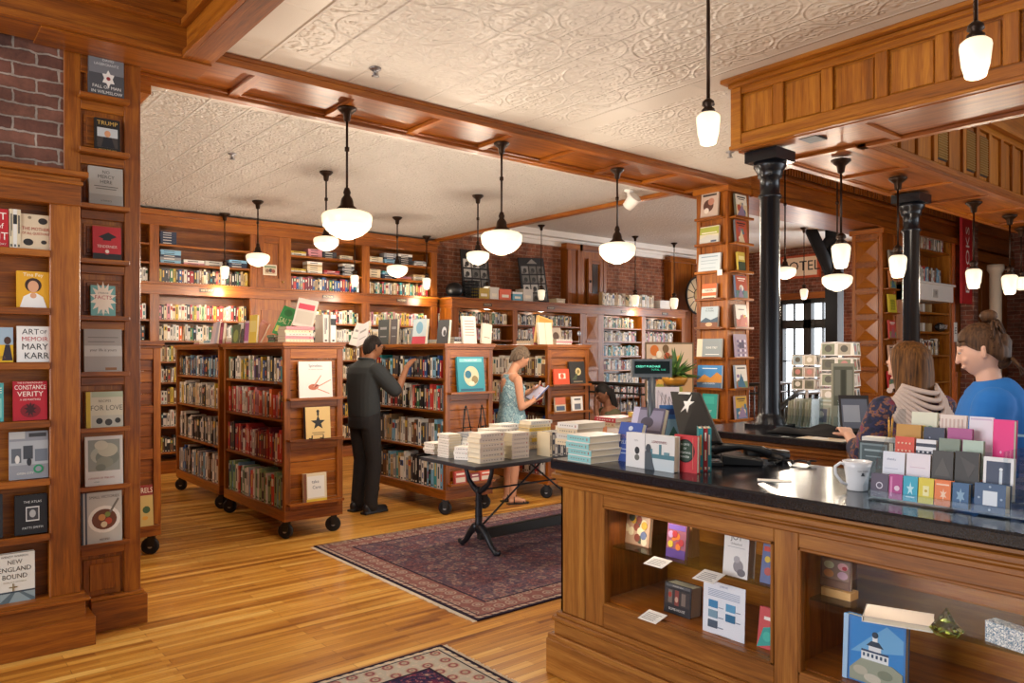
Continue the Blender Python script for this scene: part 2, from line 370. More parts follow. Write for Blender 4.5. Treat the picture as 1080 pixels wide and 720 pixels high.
# deep beam over the display columns with a slotted vent
b = MB(); b.box(7.28, 15.4, 4.75, 5.4, 3.27, 3.9, OAK); b.box(7.28, 15.4, 4.70, 4.75, 3.25, 3.33, OAK); b.box(7.28, 15.4, 4.71, 4.75, 3.52, 3.56, OAK); b.box(7.28, 15.4, 4.69, 4.75, 3.80, 3.85, OAK)
struct('beam_display', b, 'deep oak beam over the display columns', .004)
v = MB(); v.box(7.7, 12.9, 4.735, 4.748, 3.60, 3.76, BLACK)
for i in range(86): x = 7.73+.06*i; v.box(x, x+.026, 4.715, 4.735, 3.60, 3.76, OAK)
tag(v.build('air_vent'), 'long slotted oak air vent along the deep beam', 'vent')

# ring soffit with panelled fascia over the counters
def panels(b, along, fixed, a0, a1, z0, z1, n, out, w=.09, mat_=OAKF, t=.03):
    """frame-and-panel face; along 'x' or 'y', fixed plane coordinate, out = +-1 side that shows"""
    def bx(u0, u1, zz0, zz1, d0, d1, g):
        f0, f1 = fixed+out*d0, fixed+out*d1
        if along == 'x': b.box(u0, u1, f0, f1, zz0, zz1, mat_, grain=g if g == 2 else 0)
        else: b.box(f0, f1, u0, u1, zz0, zz1, mat_, grain=g if g == 2 else 1)
    bx(a0, a1, z0, z0+w, 0, t, 0); bx(a0, a1, z1-w*.8, z1, 0, t, 0)
    for i in range(n+1):
        u = a0+(a1-a0)*i/n; bx(max(a0, u-w*.5), min(a1, u+w*.5), z0+w, z1-w*.8, 0, t-.001, 2)
    for i in range(n):
        u0 = a0+(a1-a0)*i/n+w*.5; u1 = a0+(a1-a0)*(i+1)/n-w*.5
        bx(u0+.012, u1-.012, z0+w+.012, z1-w*.8-.012, 0, t*.35, 2)
f = MB(); f.box(4.49, 4.60, -4, 3.03, 2.94, 3.45, OAKF); panels(f, 'y', 4.49, -1.6, 3.03, 2.96, 3.36, 14, -1, .075)
f.box(4.42, 4.49, -4, 3.05, 3.345, 3.372, OAKF).box(4.37, 4.49, -4, 3.08, 3.372, 3.40, OAKF)
f.box(4.45, 13, 2.97, 3.05, 2.94, 3.45, OAKF)
f.box(4.43, 4.48, -4, 3.05, 2.93, 2.955, OAKF)
struct('beam_fascia', f, 'panelled oak fascia over the counter', .004)
s = MB(); s.box(4.47, 5.10, -4, 3.03, 2.95, 2.99, OAK); s.box(5.10, 13.2, 2.40, 3.05, 2.95, 2.99, OAK)
for (x0, x1, y0, y1) in ((4.47, 4.53, -4, 3.0), (5.04, 5.10, -4, 2.46), (5.04, 13.2, 2.40, 2.46), (4.53, 13.2, 2.98, 3.04)): s.box(x0, x1, y0, y1, 2.925, 2.95, OAK)
for x in (5.04, 5.9, 6.7, 7.5, 8.4, 9.3, 10.2, 11.2, 12.2): s.box(x-.03, x+.03, 2.46, 2.98, 2.93, 2.95, OAK, grain=1)
for y in (2.2, 1.1, 0): s.box(4.53, 5.04, y-.03, y+.03, 2.93, 2.95, OAK, grain=0)
s.box(4.57, 4.72, 2.5, 2.62, 2.935, 2.95, BLACK)
struct('beam_soffit', s, 'polished oak soffit carried by the black columns', .003)
f = MB(); f.box(5.10, 13.2, 2.46, 2.54, 2.94, 3.9, OAKF); panels(f, 'x', 2.46, 5.10, 13.1, 2.95, 3.50, 28, -1, .07)
f.box(5.10, 13.2, 2.38, 2.46, 3.50, 3.56, OAKF)
struct('beam_inner', f, 'panelled oak inner face of the ceiling well', .003)
for k in (4, 6, 7):
    v = MB(); x0 = 5.10+8.0/28*k+.05; v.box(x0, x0+.185, 2.443, 2.452, 3.06, 3.40, BLACK)
    for i in range(9): v.box(x0+.02*i+.006, x0+.02*i+.016, 2.436, 2.443, 3.07, 3.39, BRASS)
    for i in range(16): v.box(x0, x0+.185, 2.433, 2.437, 3.075+.02*i, 3.083+.02*i, BRASS)
    tag(v.build('vent_grille'), 'small brass mesh vent grille in the oak panelling of the ceiling well', 'vent', 'mesh grilles in the ceiling well')
# entry well above the pilaster: two deep faces with slats
w = MB(); w.box(-3, 1.44, 4.45, 4.70, 3.20, 4.7, OAK); w.box(1.445, 1.52, -4, 4.715, 3.335, 3.45, OAK); w.box(1.30, 1.44, -4, 4.449, 3.20, 4.7, OAK)
w.box(1.441, 1.445, -4, 4.71, 3.335, 3.345, OAK)
for z0, z1, k in ((3.20, 3.235, .03), (3.37, 3.40, .04), (3.40, 3.41, .03)): w.box(-3, 1.30-k-.001, 4.45-k, 4.449, z0, z1, OAK); w.box(1.30-k, 1.299, -4, 4.448, z0-.001, z1-.001, OAK)
for g in range(9):
    for q in range(4): x = 1.22-.26*g-.045*q; w.box(x-.012, x+.010, 4.425, 4.449, 3.50, 3.95, OAK)
    for q in range(4): y = 4.36-.26*g-.045*q; w.box(1.275, 1.299, y-.012, y+.010, 3.50, 3.95, OAK)
w.box(1.44, 1.53, -4, 4.70, 3.315, 3.335, OAK).box(.6, 1.44, 4.45, 4.72, 3.19, 3.199, OAK)
struct('beam_well', w, 'deep slatted oak faces of the entry well', .004)

# walls
struct('wall_left', MB().box(-3, .80, 4.75, 5.0, 0, 4.7, BRICKX), 'old brick wall above the corner bookcase')
wb = MB().box(-2, 15.6, 10.75, 10.95, 0, 3.95, BRICKB); struct('wall_rear', wb, 'red brick rear wall')
tr = MB(); tr.box(7.0, 15.4, 10.66, 10.75, 3.68, 3.74, WHITE).box(7.0, 15.4, 10.69, 10.75, 3.60, 3.68, WHITE).box(7.0, 15.4, 10.5, 10.75, 3.74, 3.85, WHITE)
struct('trim_1', tr, 'white crown moulding along the rear wall', .004)
struct('wall_side', MB().box(-2.2, -2.0, 4.75, 10.9, 0, 3.5, OAK), 'oak clad side wall')
# storefront wall at X = 15.4 with openings
XF = 15.4
y_l, _ = atX(823, XF); y_r, _ = atX(884, XF)       # door pair
ft = MB()
yw1, _ = atX(768, XF); yw0, _ = atX(791, XF)
ft.box(XF, XF+.2, y_l, yw0, 0, HZ, BRICKY); ft.box(XF, XF+.2, yw1, 10.9, 0, HZ, BRICKY); ft.box(XF, XF+.2, yw0, yw1, 0, .8, BRICKY); ft.box(XF, XF+.2, yw0, yw1, 3.1, HZ, BRICKY); ft.box(XF, XF+.2, -4, y_r, 0, HZ, BRICKY); ft.box(XF, XF+.2, y_r, y_l, 2.72, HZ, BRICKY)
struct('wall_front', ft, 'brick storefront wall')
DK = mat('#1d1a18', .35)
ym = (y_l+y_r)/2; w2 = (y_l-y_r)/2
dn = 0
for k in (0, 1):
    ya, yb = (ym, y_l) if k == 0 else (y_r, ym)
    d = MB(); d.box(XF-.05, XF+.1, ya, ya+.09, 0, 2.70, DK).box(XF-.05, XF+.1, yb-.09, yb, 0, 2.70, DK)
    for z0, z1 in ((0, .35), (2.08, 2.27), (2.62, 2.72)): d.box(XF-.05, XF+.1, ya, yb, z0, z1, DK)
    d.box(XF-.02, XF+.05, (ya+yb)/2-.015, (ya+yb)/2+.015, .3, 2.65, DK)
    d.box(XF-.02, XF+.05, ya, yb, 1.35, 1.38, DK)
    struct('door_%d' % (k+1), d, ['black glazed entrance door leaf beside the plain brick', 'black glazed entrance door leaf beside the braced post'][k], .003)
    g = MB().box(XF+.02, XF+.026, ya+.09, yb-.09, .35, 2.62, PANE); struct('window_%d' % (k+1), g, ['clear glass of the door leaf beside the plain brick', 'clear glass of the door leaf beside the braced post'][k])
wf = MB().box(XF, XF+.1, yw0, yw0+.07, .8, 3.1, OAK).box(XF, XF+.1, yw1-.07, yw1, .8, 3.1, OAK).box(XF, XF+.1, yw0, yw1, .8, .88, OAK).box(XF, XF+.1, yw0, yw1, 3.02, 3.1, OAK).box(XF, XF+.1, yw0, yw1, 1.9, 1.95, OAK).box(XF+.04, XF+.046, yw0+.07, yw1-.07, .88, 3.02, PANE); struct('window_3', wf, 'tall street window')
ln = MB().box(XF-.08, XF, y_r-.12, y_r, 0, 3.2, OAK).box(XF-.08, XF, y_r, y_l, 2.72, 2.86, OAK); struct('trim_2', ln, 'oak casing of the entrance doors', .004)

# wall pilasters / cupboard tower on the rear wall
def wallpost(name, px0, px1, z0, z1, door=False):
    x0, _ = atY(px0, 10.6); x1, _ = atY(px1, 10.6)
    m = MB(); m.box(x0, x1, 10.58, 10.75, z0, z1, OAK)
    m.box(x0-.04, x1+.04, 10.54, 10.75, z1-.12, z1, OAK)
    m.box(x0, x0+.09, 10.55, 10.58, z0, z1-.12, OAK).box(x1-.09, x1, 10.55, 10.58, z0, z1-.12, OAK)
    return struct(name, m, 'oak wall post on the rear brick, '+{'trim_3': 'narrow and dark', 'trim_4': 'with the small cupboard door', 'trim_5': 'behind the round glass disc'}[name], .004), x0, x1
_, xa, xb = wallpost('trim_3', 597, 611, .0, 3.66)
_, xa, xb = wallpost('trim_4', 611, 638, .0, 3.66)
t = MB(); xm0 = xa+.16; xm1 = xb-.16; t.box(xm0, xm1, 10.53, 10.55, 2.5, 3.4, OAKF).box(xm0+.12, xm1-.12, 10.52, 10.53, 2.72, 3.3, mat('#3a2c24', .15)).box(xm0, xm0+.09, 10.50, 10.53, 2.5, 3.4, OAK).box(xm1-.09, xm1, 10.50, 10.53, 2.5, 3.4, OAK).box(xm0+.09, xm1-.09, 10.50, 10.53, 3.3, 3.4, OAK).box(xm0+.09, xm1-.09, 10.50, 10.53, 2.5, 2.62, OAK)
t.ell((xm0+.04, 10.49, 2.95), (.015, .02, .03), BLACK)
struct('door_3', t, 'small oak cupboard door high on the wall post', .003)
wallpost('trim_5', 706, 731, .0, 3.66)
# black roof brace near the storefront
BRC = mat('#1c1c1f', .8, spec=.2); bs = MB(); p0 = dep(854, 14.2, zz(240, 14.2)); p1 = dep(880, 14.2, zz(296, 14.2)); p2 = dep(886, 14.2, zz(238, 14.2)); p3 = dep(869, 14.2, zz(262, 14.2)); pb = dep(880, 14.2, 0)
def beam_between(mb, a, b_, w, m):
    mb.tube([a, b_], w*.7, m, n=4, cap=True)
beam_between(bs, p0, p1, .17, BRC); beam_between(bs, p2, p3, .15, BRC); bs.box(p1.x-.12, p1.x+.12, p1.y-.12, p1.y+.12, 0, 3.85, BRC)
struct('column_brace', bs, 'black braced post by the entrance')

# oak wall with door beyond the red banner, brick and pale pole at its side
wr = MB(); wr.box(13.05, 15.35, 4.80, 4.95, 0, 3.9, OAK); panels(wr, 'x', 4.80, 13.05, 15.3, .1, 1.25, 4, -1, .1, OAK); panels(wr, 'x', 4.80, 13.35, 14.95, 1.35, 3.05, 2, -1, .14, OAK); wr.box(13.43, 15.35, 4.68, 4.80, 3.05, 3.2, OAK)
struct('wall_right', wr, 'dark oak panelled wall with a tall door', .004)
wbk = MB().box(13.24, 13.42, 4.6, 4.79, 0, 3.85, BRICKY).box(13.0, 13.1, -4, 2.5, 0, 3.9, BRICKY); struct('wall_far', wbk, 'brick pier by the oak wall')
pp = dep(1050, 12.0, 0); pl = MB(); pl.lathe([(.13, 0), (.13, .1), (.085, .14), (.085, 2.8), (.12, 2.86), (.12, 2.94)], (pp.x, pp.y, 0), mat('#c9b9a2', .4)); struct('column_pale', pl, 'slim pale round column beside the brick')

# black cast iron columns
for k, (px, d) in enumerate(((812, 5.2), (961, 6.62))):
    p = dep(px, d, 0); cm = MB(); q = 1
    z0 = 1.04 if k == 0 else 0.0
    cm.lathe([(.105, z0), (.105, z0+.03), (.092, z0+.045), (.095, z0+.065), (.078, z0+.08), (.075, z0+.10), (.070, z0+.13), (.065, 2.60), (.078, 2.61), (.078, 2.625), (.065, 2.64), (.065, 2.74), (.080, 2.75), (.080, 2.765), (.088, 2.79), (.108, 2.82), (.108, 2.85)], (p.x, p.y, 0), COLUMN, 32)
    cm.box(p.x-.12, p.x+.12, p.y-.12, p.y+.12, 2.85, 2.925, COLUMN)
    if k == 0: cm.box(p.x-.12, p.x+.12, p.y-.12, p.y+.12, z0-.0, z0+.025, COLUMN)
    o = cm.build('iron_column'); tag(o, ('black cast iron column standing on the back counter' if k == 0 else 'black cast iron column standing beside the tall white shelf bay'), 'column', kind='thing')

# rugs
def rug(name, x0, x1, y0, y1, m, label):
    o = MB().box(-(x1-x0)/2, (x1-x0)/2, -(y1-y0)/2, (y1-y0)/2, 0, .009, m).build(name, loc=((x0+x1)/2, (y0+y1)/2, .001)); tag(o, label, 'rug')
    for s in (-1, 1):
        fr = MB()
        for k in range(int((y1-y0)/.014)): y = -(y1-y0)/2+.007+.014*k; fr.box(s*(x1-x0)/2, s*((x1-x0)/2+.03+R.uniform(-.006, .006)), y, y+.006, 0, .003, CREAM)
        fr.build('fringe', o)
rug('patterned_rug', 2.63, 5.7, 3.5, 5.68, rug_mat('rug_weave_purple', '#5a4c58', '#7c4644', '#85584f', '#b3a08e', 3.07, 2.18, 9, .16), 'large faded purple and red oriental rug under the iron-legged table')
rug('bordered_rug', .55, 2.26, 1.1, 3.33, rug_mat('rug_weave_navy', '#2d2a4a', '#8e3340', '#c9c2ae', '#c8b89c', 1.71, 2.23, 12, .15), 'smaller navy and red oriental rug with a pale flowered border')

# ====================== LAMPS ======================
def canopy_part(m, top, ln):
    m.lathe([(.0, 0), (.068, 0), (.068, -.012), (.05, -.03), (.03, -.045), (.024, -.09), (.012, -.10)], (0, 0, top), BRONZE, 20)
def school_lamp(x, y, ztop, zc, w, label, group=None):
    """w = glass width"""
    o = empty('pendant_lamp', (x, y, zc), 0, label, 'lamp', group); k = w/.36; t = ztop-zc
    c = MB(); canopy_part(c, t, 0); c.build('canopy', o)
    MB().tube([(0, 0, t-.08), (0, 0, .26*k)], .009, BRONZE).lathe([(.0, .01), (.017, .01), (.017, -.02), (0, -.02)], (0, 0, (t+.26*k)/2), BRONZE, 12).build('rod', o)
    MB().lathe([(.0, .27), (.016, .27), (.028, .235), (.022, .215), (.04, .19), (.045, .17), (.05, .14), (.078, .115), (.085, .085), (.05, .08)], (0, 0, 0), BRONZE, 20, M=Matrix.Scale(k, 4)).build('fitter', o)
    g = MB(); g.lathe([(.070, .108), (.115, .100), (.160, .086), (.178, .070), (.183, .052), (.181, .030), (.176, .0), (.171, -.014), (.166, -.016), (.161, -.024), (.150, -.040), (.118, -.068), (.080, -.088), (.060, -.092), (.040, -.104), (.0, -.108)], (0, 0, 0), OPAL, 32, M=Matrix.Scale(k, 4)); g.build('glass_shade', o)
    return o
def cone_lamp(x, y, ztop, zc, h, label, group=None):
    o = empty('cone_lamp', (x, y, zc), 0, label, 'lamp', group); k = h/.17; t = ztop-zc
    c = MB(); canopy_part(c, t, 0); c.build('canopy', o)
    MB().tube([(0, 0, t-.08), (0, 0, .14*k)], .008, BRONZE).build('rod', o)
    MB().lathe([(.0, .16), (.012, .16), (.03, .145), (.034, .125), (.02, .115), (.036, .10), (.034, .08), (.0, .08)], (0, 0, 0), BRONZE, 16, M=Matrix.Scale(k, 4)).build('fitter', o)
    MB().lathe([(.028, .085), (.045, .082), (.060, .068), (.063, .052), (.054, -.03), (.045, -.060), (.044, -.066), (.040, -.078), (.028, -.084), (0, -.085)], (0, 0, 0), OPAL, 24, M=Matrix.Scale(k, 4)).build('glass_shade', o)
    return o
def glow(x, y, z, w, r=.09):
    l = D.lights.new('lamp_light', 'POINT'); l.energy = w; l.color = (1, .85, .67); l.shadow_soft_size = r
    o = D.objects.new('lamp_light', l); COL.objects.link(o); o.location = (x, y, z)
GW = 46
for px, pc, pg, w, lab in ((366, 113, 237, 52, 'schoolhouse globe lamp hung from the beam above the rolling bookcase with three front displays'), (529, 150, 256, 43, 'schoolhouse globe lamp hung from the beam over the iron-legged table'), (651, 178, 267, 38, 'schoolhouse globe lamp hung from the beam beside the tall display column')):
    x, d = atY(px, 5.05); z = zz(pg, d); school_lamp(x, 5.05, 3.34, z, w*d/F, lab); glow(x, 5.05, z-.38, GW)
for q in ((.45, 6.7, 'unseen globe lamp added over the aisle behind the corner bookcase'), (.5, 8.9, 'unseen globe lamp added in the rear corner behind the corner bookcase')): school_lamp(q[0], q[1], CZ, 2.45, .28, q[2]); glow(q[0], q[1], 2.25, 60)  # two unseen globes added to light the long faces of the rolling bookcases
def on_ceiling(px, pc, Z): p = onZ(px, pc, Z); return p.x, p.y, (Z-H0)*F/(EY-pc)
for px, pc, pg, w, Z, lab in ((344, 181, 257, 26, CZ, 'globe lamp on the rear ceiling, half behind the nearest beam globe'), (272, 212, 274, 24, CZ, 'globe lamp hanging before the oak cupboard door of the rear bookcase'), (419, 229, 286, 22, CZ, 'globe lamp hanging before the last upper bay of the rear bookcase'), (504, 206, 272, 24, CZ, 'globe lamp hanging before the leaning photo poster by the black hat')):
    x, y, d = on_ceiling(px, pc, Z); z = zz(pg, d); school_lamp(x, y, Z, z, w*d/F, lab); glow(x, y, z-.34, 24)
for px, pc, pg, h, Z, lab in ((237, 227, 287, 13, CZ, 'small cone lamp before the first wide upper bay of the rear bookcase'), (374, 238, 296, 12, CZ, 'small cone lamp before the upper bay between the two globes at the rear'), (450, 249, 299, 12, CZ, 'small cone lamp at the end of the tall rear bookcase'),
        (514, 232, 308, 12, HZ, 'small cone lamp over the low bookcase by the yellow box'), (571, 238, 311, 11, HZ, 'small cone lamp over the low bookcase before the tilted photo board'), (670, 249, 317, 12, HZ, 'small cone lamp over the row of pale books on the low bookcase'), (711, 256, 320, 12, HZ, 'small cone lamp beside the round stained glass disc'),
        (848, 240, 310, 11, HZ, 'small cone lamp in front of the entrance transom')):
    x, y, d = on_ceiling(px, pc, Z); y = min(y, 10.2); x, d = atY(px, y) if y == 10.2 else (x, d); z = zz(pg, d); cone_lamp(x, y, Z, z, h*d/F, lab); glow(x, y, z-.26, 12)
# front cones
x, y = dep(747, 3.3).x, dep(747, 3.3).y; z = zz(136, 3.3); cone_lamp(x, y, CZ, z, 34*3.3/F, 'cone lamp on a long rod nearest the panelled fascia, hanging alone from the front ceiling'); glow(x, y, z-.26, 14)
x, y = dep(1029, 2.75).x, dep(1029, 2.75).y; z = zz(62, 2.75); cone_lamp(x, y, CZ, z, 42*2.75/F, 'cone lamp hanging in front of the panelled fascia above the card display'); glow(x, y, z-.26, 14)
# soffit cones
for px, pc, pg, h, lab in ((887, 167, 270, 26, 'cone lamp under the soffit between the two black columns'), (947, 186, 281, 24, 'cone lamp under the soffit just before the far black column'), (1027, 212, 294, 21, 'cone lamp under the soffit in front of the dark oak door'), (1065, 226, 300, 21, 'cone lamp under the soffit by the slim pale column')):
    x, y, d = on_ceiling(px, pc, 2.94); z = zz(pg, d); cone_lamp(x, y, 2.93, z, h*d/F, lab); glow(x, y, z-.26, 12)
p = dep(1077, 8.4); cone_lamp(p.x, p.y, 2.93, zz(299, 8.4), 14*8.4/F, 'cone lamp farthest along the soffit, half hidden by the one before it'); 
for px, pg, d, w, lab in ((883, 298, 8.3, 30, 'globe lamp hanging below the soffit cone beside the black brace'), (828, 288, 8.6, 22, 'globe lamp half hidden behind the black column on the back counter')):
    p = dep(px, d); school_lamp(p.x, p.y, HZ, zz(pg, d), w*d/F, lab); glow(p.x, p.y, zz(pg, d)-.34, 18)

# sprinkler heads and the white spot on the ceiling
for px, py, lab in ((396, 72, 'small ceiling sprinkler head nearest the camera'), (770, 160, 'small ceiling sprinkler head near the cone lamp'), (245, 162, 'small ceiling sprinkler head behind the beam')):
    p = onZ(px, py, CZ); m = MB(); m.lathe([(.0, 0), (.04, 0), (.035, -.01), (.012, -.014), (.010, -.045), (.026, -.05), (.026, -.054), (0, -.056)], (0, 0, 0), STEEL, 16)
    m.tube([(-.018, 0, -.012), (-.02, 0, -.04), (0, 0, -.05)], .003, STEEL, 6).tube([(.018, 0, -.012), (.02, 0, -.04), (0, 0, -.05)], .003, STEEL, 6)
    tag(m.build('sprinkler_head', loc=(p.x, p.y, p.z)), lab, 'sprinkler')
p = onZ(663, 200, CZ); m = MB(); m.lathe([(.0, 0), (.05, 0), (.05, -.02), (.02, -.03), (.015, -.08)], (0, 0, 0), WHITE, 16); m.lathe([(.0, .0), (.06, .01), (.075, .16), (.07, .165), (.0, .1)], (0, 0, 0), WHITE, 20, M=T(.0, -.02, -.16) @ RX(.9) @ T(0, 0, -.06))
tag(m.build('ceiling_spotlight', loc=(p.x, p.y, p.z)), 'small white adjustable spotlight on the ceiling near the thin beam', 'spotlight')
# ====================== BOOKS ======================
ORD = 'first second third fourth fifth sixth seventh eighth ninth tenth eleventh twelfth thirteenth fourteenth fifteenth sixteenth seventeenth eighteenth nineteenth twentieth twenty-first twenty-second twenty-third twenty-fourth twenty-fifth twenty-sixth twenty-seventh twenty-eighth twenty-ninth thirtieth thirty-first thirty-second thirty-third thirty-fourth thirty-fifth'.split()
PAL = {'r': ('#a3262a', 'red'), 'R': ('#c8413c', 'bright red'), 'w': ('#e6e1d8', 'white'), 'W': ('#cfc9bf', 'pale grey'), 'k': ('#1e1d20', 'black'), 'K': ('#3a3a40', 'charcoal'),
       'b': ('#28508c', 'blue'), 'B': ('#7fb0cc', 'light blue'), 'n': ('#1c2a48', 'navy'), 'g': ('#2f6b45', 'green'), 'G': ('#8fb384', 'pale green'), 't': ('#2c8f95', 'teal'),
       'y': ('#cfae3c', 'yellow'), 'o': ('#d9692a', 'orange'), 'c': ('#dccbaa', 'cream'), 'C': ('#b79a6e', 'tan'), 'm': ('#6b2035', 'maroon'), 'p': ('#c9858e', 'pink'), 'P': ('#5a4474', 'purple'),
       'u': ('#6b4a34', 'brown'), 's': ('#8b8d92', 'grey'), 'l': ('#a7b545', 'lime')}
def pc(k, rough=.45): return mat(PAL[k][0], rough)
def draw(mb, w, h, art, M):
    """art items in 0..1 of the face; r rect, c disc, p polygon, t text"""
    z = .0004
    for a in art:
        k = a[0]
        if k == 'r': mb.box(a[1]*w, a[3]*w, a[2]*h, a[4]*h, 0, z, mat(a[5]), M)
        elif k == 'c':
            n = 20; rx = a[3]*w; mb.prism([(a[1]*w+rx*math.cos(2*PI*i/n), a[2]*h+rx*(a[5] if len(a) > 5 else 1)*math.sin(2*PI*i/n)) for i in range(n)], 0, z, mat(a[4]), M)
        elif k == 'p': mb.prism([(x*w, y*h) for x, y in a[1]], 0, z, mat(a[2]), M)
        elif k == 't': mb.text(a[1], a[4]*h, M @ T(a[2]*w, a[3]*h, 0), mat(a[5]), ext=z, sx=(a[6] if len(a) > 6 else 1), fit=w*min(.92, 1.9*min(a[2], 1-a[2])))
        z += .0003
def star(cx, cy, r, n=5, q=.4, rot=PI/2, asp=1.0):
    return [(cx+(r if i % 2 == 0 else r*q)*math.cos(rot+PI*i/n), cy+(r if i % 2 == 0 else r*q)*math.sin(rot+PI*i/n)*asp) for i in range(2*n)]
def rand_art(rng, dark=False):
    cs = ['#d9c9a6', '#b4523a', '#3d6e8c', '#2c3038', '#7d8f5c', '#c9a23c', '#8c7a9c', '#e8e4da', '#5b7f7c', '#a05a6a']
    a = [('r', .02, .02, .98, .98, rng.choice(cs)), ('r', .02, .02, .98, rng.uniform(.3, .55), rng.choice(cs))]
    for _ in range(5):
        x, y = rng.uniform(.15, .85), rng.uniform(.12, .6); a.append(('c', x, y, rng.uniform(.05, .2), rng.choice(cs), rng.uniform(.5, 1.4)))
    a.append(('p', [(rng.uniform(.05, .3), .05), (rng.uniform(.6, .95), .05), (rng.uniform(.4, .7), rng.uniform(.4, .7))], rng.choice(cs)))
    a += [('r', .15, .84, .85, .89, '#f0ece2' if rng.random() < .5 else '#22232a'), ('r', .25, .76, .75, .79, '#f0ece2' if rng.random() < .5 else '#22232a')]
    return a
def book_mesh(mb, w, h, t, cov, art=None, spine=None, pages=True, M=None):
    """front cover at y=0 facing -y, spine at -x, standing on z=0"""
    c = cov if not isinstance(cov, str) else mat(cov)
    k = .0022
    mb.box(-w/2, w/2, 0, k, 0, h, c, M); mb.box(-w/2, w/2, t-k, t, 0, h, c, M); mb.box(-w/2, -w/2+k, k, t-k, 0, h, spine or c, M)
    if pages: mb.box(-w/2+k, w/2-.003, k, t-k, .003, h-.003, PAGES, M)
    if art: draw(mb, w, h, art, (M or Matrix()) @ T(-w/2, 0, 0) @ UP)
BK = []
def book(w, h, t, cov, art, loc, rz, label, group=None, tilt=.0, lean=0.0, split=True, spine=None, name='book', cat='book', roll=0.0):
    """an upright or reclining book; tilt leans the top away from the viewer"""
    M = T(*loc) @ RZ(rz) @ RX(-tilt) @ RY(roll)
    mb = MB(); book_mesh(mb, w, h, t, cov, art, spine, not split)
    o = mb.build(name, M=M); tag(o, label, cat, group)
    if split:
        p = MB().box(-w/2+.0022, w/2-.003, .0022, t-.0022, .003, h-.003, PAGES).build('page_block', o)
    BK.append(o); return o
def face_y(px0, px1, pt, pb, Y, zb=None):
    """rect seen on a plane facing the -Y side -> x centre, width, z bottom, height, d"""
    x0, d0 = atY(px0, Y); x1, d1 = atY(px1, Y); d = (d0+d1)/2; z0 = zz(pb, d) if zb is None else zb
    return (x0+x1)/2, x1-x0, z0, zz(pt, d)-z0, d
def face_x(px0, px1, pt, pb, X, zb=None):
    y0, d0 = atX(px0, X); y1, d1 = atX(px1, X); d = (d0+d1)/2; z0 = zz(pb, d) if zb is None else zb
    return (y0+y1)/2, y0-y1, z0, zz(pt, d)-z0, d
def spine_mesh(mb, t, h, dp, ck, rng, M=None, full=True):
    c = pc(ck); x1 = t
    if full:
        mb.box(0, t, 0, .002, 0, h, c, M); mb.box(0, .002, .002, dp, 0, h, c, M); mb.box(t-.002, t, .002, dp, 0, h, c, M); mb.box(.002, t-.002, .002, dp-.003, .003, h-.003, PAGES, M)
    else: mb.box(0, t, 0, dp, 0, h, c, M)
    light = ck in 'wWycBGpCl'
    ink = mat('#26282e') if light else mat(rng.choice(['#e8e2d2', '#d8b45a', '#e8e2d2']))
    acc = pc(rng.choice('rbktyonwgc'))
    s = rng.random(); e = .0007
    if t > .012:
        if s < .35: mb.box(t*.32, t*.68, -e, 0, h*.38, h*.85, ink, M)
        elif s < .6: mb.box(0, t, -e, 0, h*.62, h*.86, acc, M).box(t*.3, t*.7, -2*e, -e, h*.66, h*.82, ink, M)
        elif s < .8: mb.box(t*.3, t*.45, -e, 0, h*.3, h*.88, ink, M).box(t*.58, t*.7, -e, 0, h*.45, h*.88, acc, M)
        else: mb.box(t*.3, t*.7, -e, 0, h*.7, h*.9, ink, M).box(t*.3, t*.7, -e, 0, h*.25, h*.5, acc, M)
        mb.box(t*.3, t*.7, -e, 0, h*.04, h*.1, ink, M)
FARM = MB()            # spines too small and many to tell apart: one mass of shelved books
def row(origin, rz, L, z, hmax, pal, seed, label=None, group=None, dp=.15, tmin=.016, tmax=.042, lean=.12, gap=None, hr=.78, far=False, start=1):
    """spine-out books from origin along local x"""
    rng = random.Random(seed); x = 0.0; i = start
    A = T(origin[0], origin[1], z) @ RZ(rz)
    while True:
        t = rng.uniform(tmin, tmax); h = hmax*rng.uniform(hr, 1.0)
        if x+t > L: break
        if gap and gap[0] < x < gap[1]: x = gap[1]; continue
        ck = rng.choice(pal); M = A @ T(x, rng.uniform(0, .012), 0)
        if rng.random() < lean and x > .03 and x+t+h*.12 < L: a = rng.uniform(.03, .10); M = M @ RY(a); x += h*math.sin(a)*.9
        if label:
            mb = MB(); spine_mesh(mb, t, h, dp, ck, rng); o = mb.build('book', M=M)
            size = 'slim' if t < .03 else ('thick' if t > .045 else 'medium')
            tag(o, label % (size+' '+PAL[ck][1], ORD[i-1]), 'book', group); BK.append(o); i += 1
        else: spine_mesh(FARM, t, h, dp*.6, ck, rng, M, full=False)
        x += t+.0012
    return x
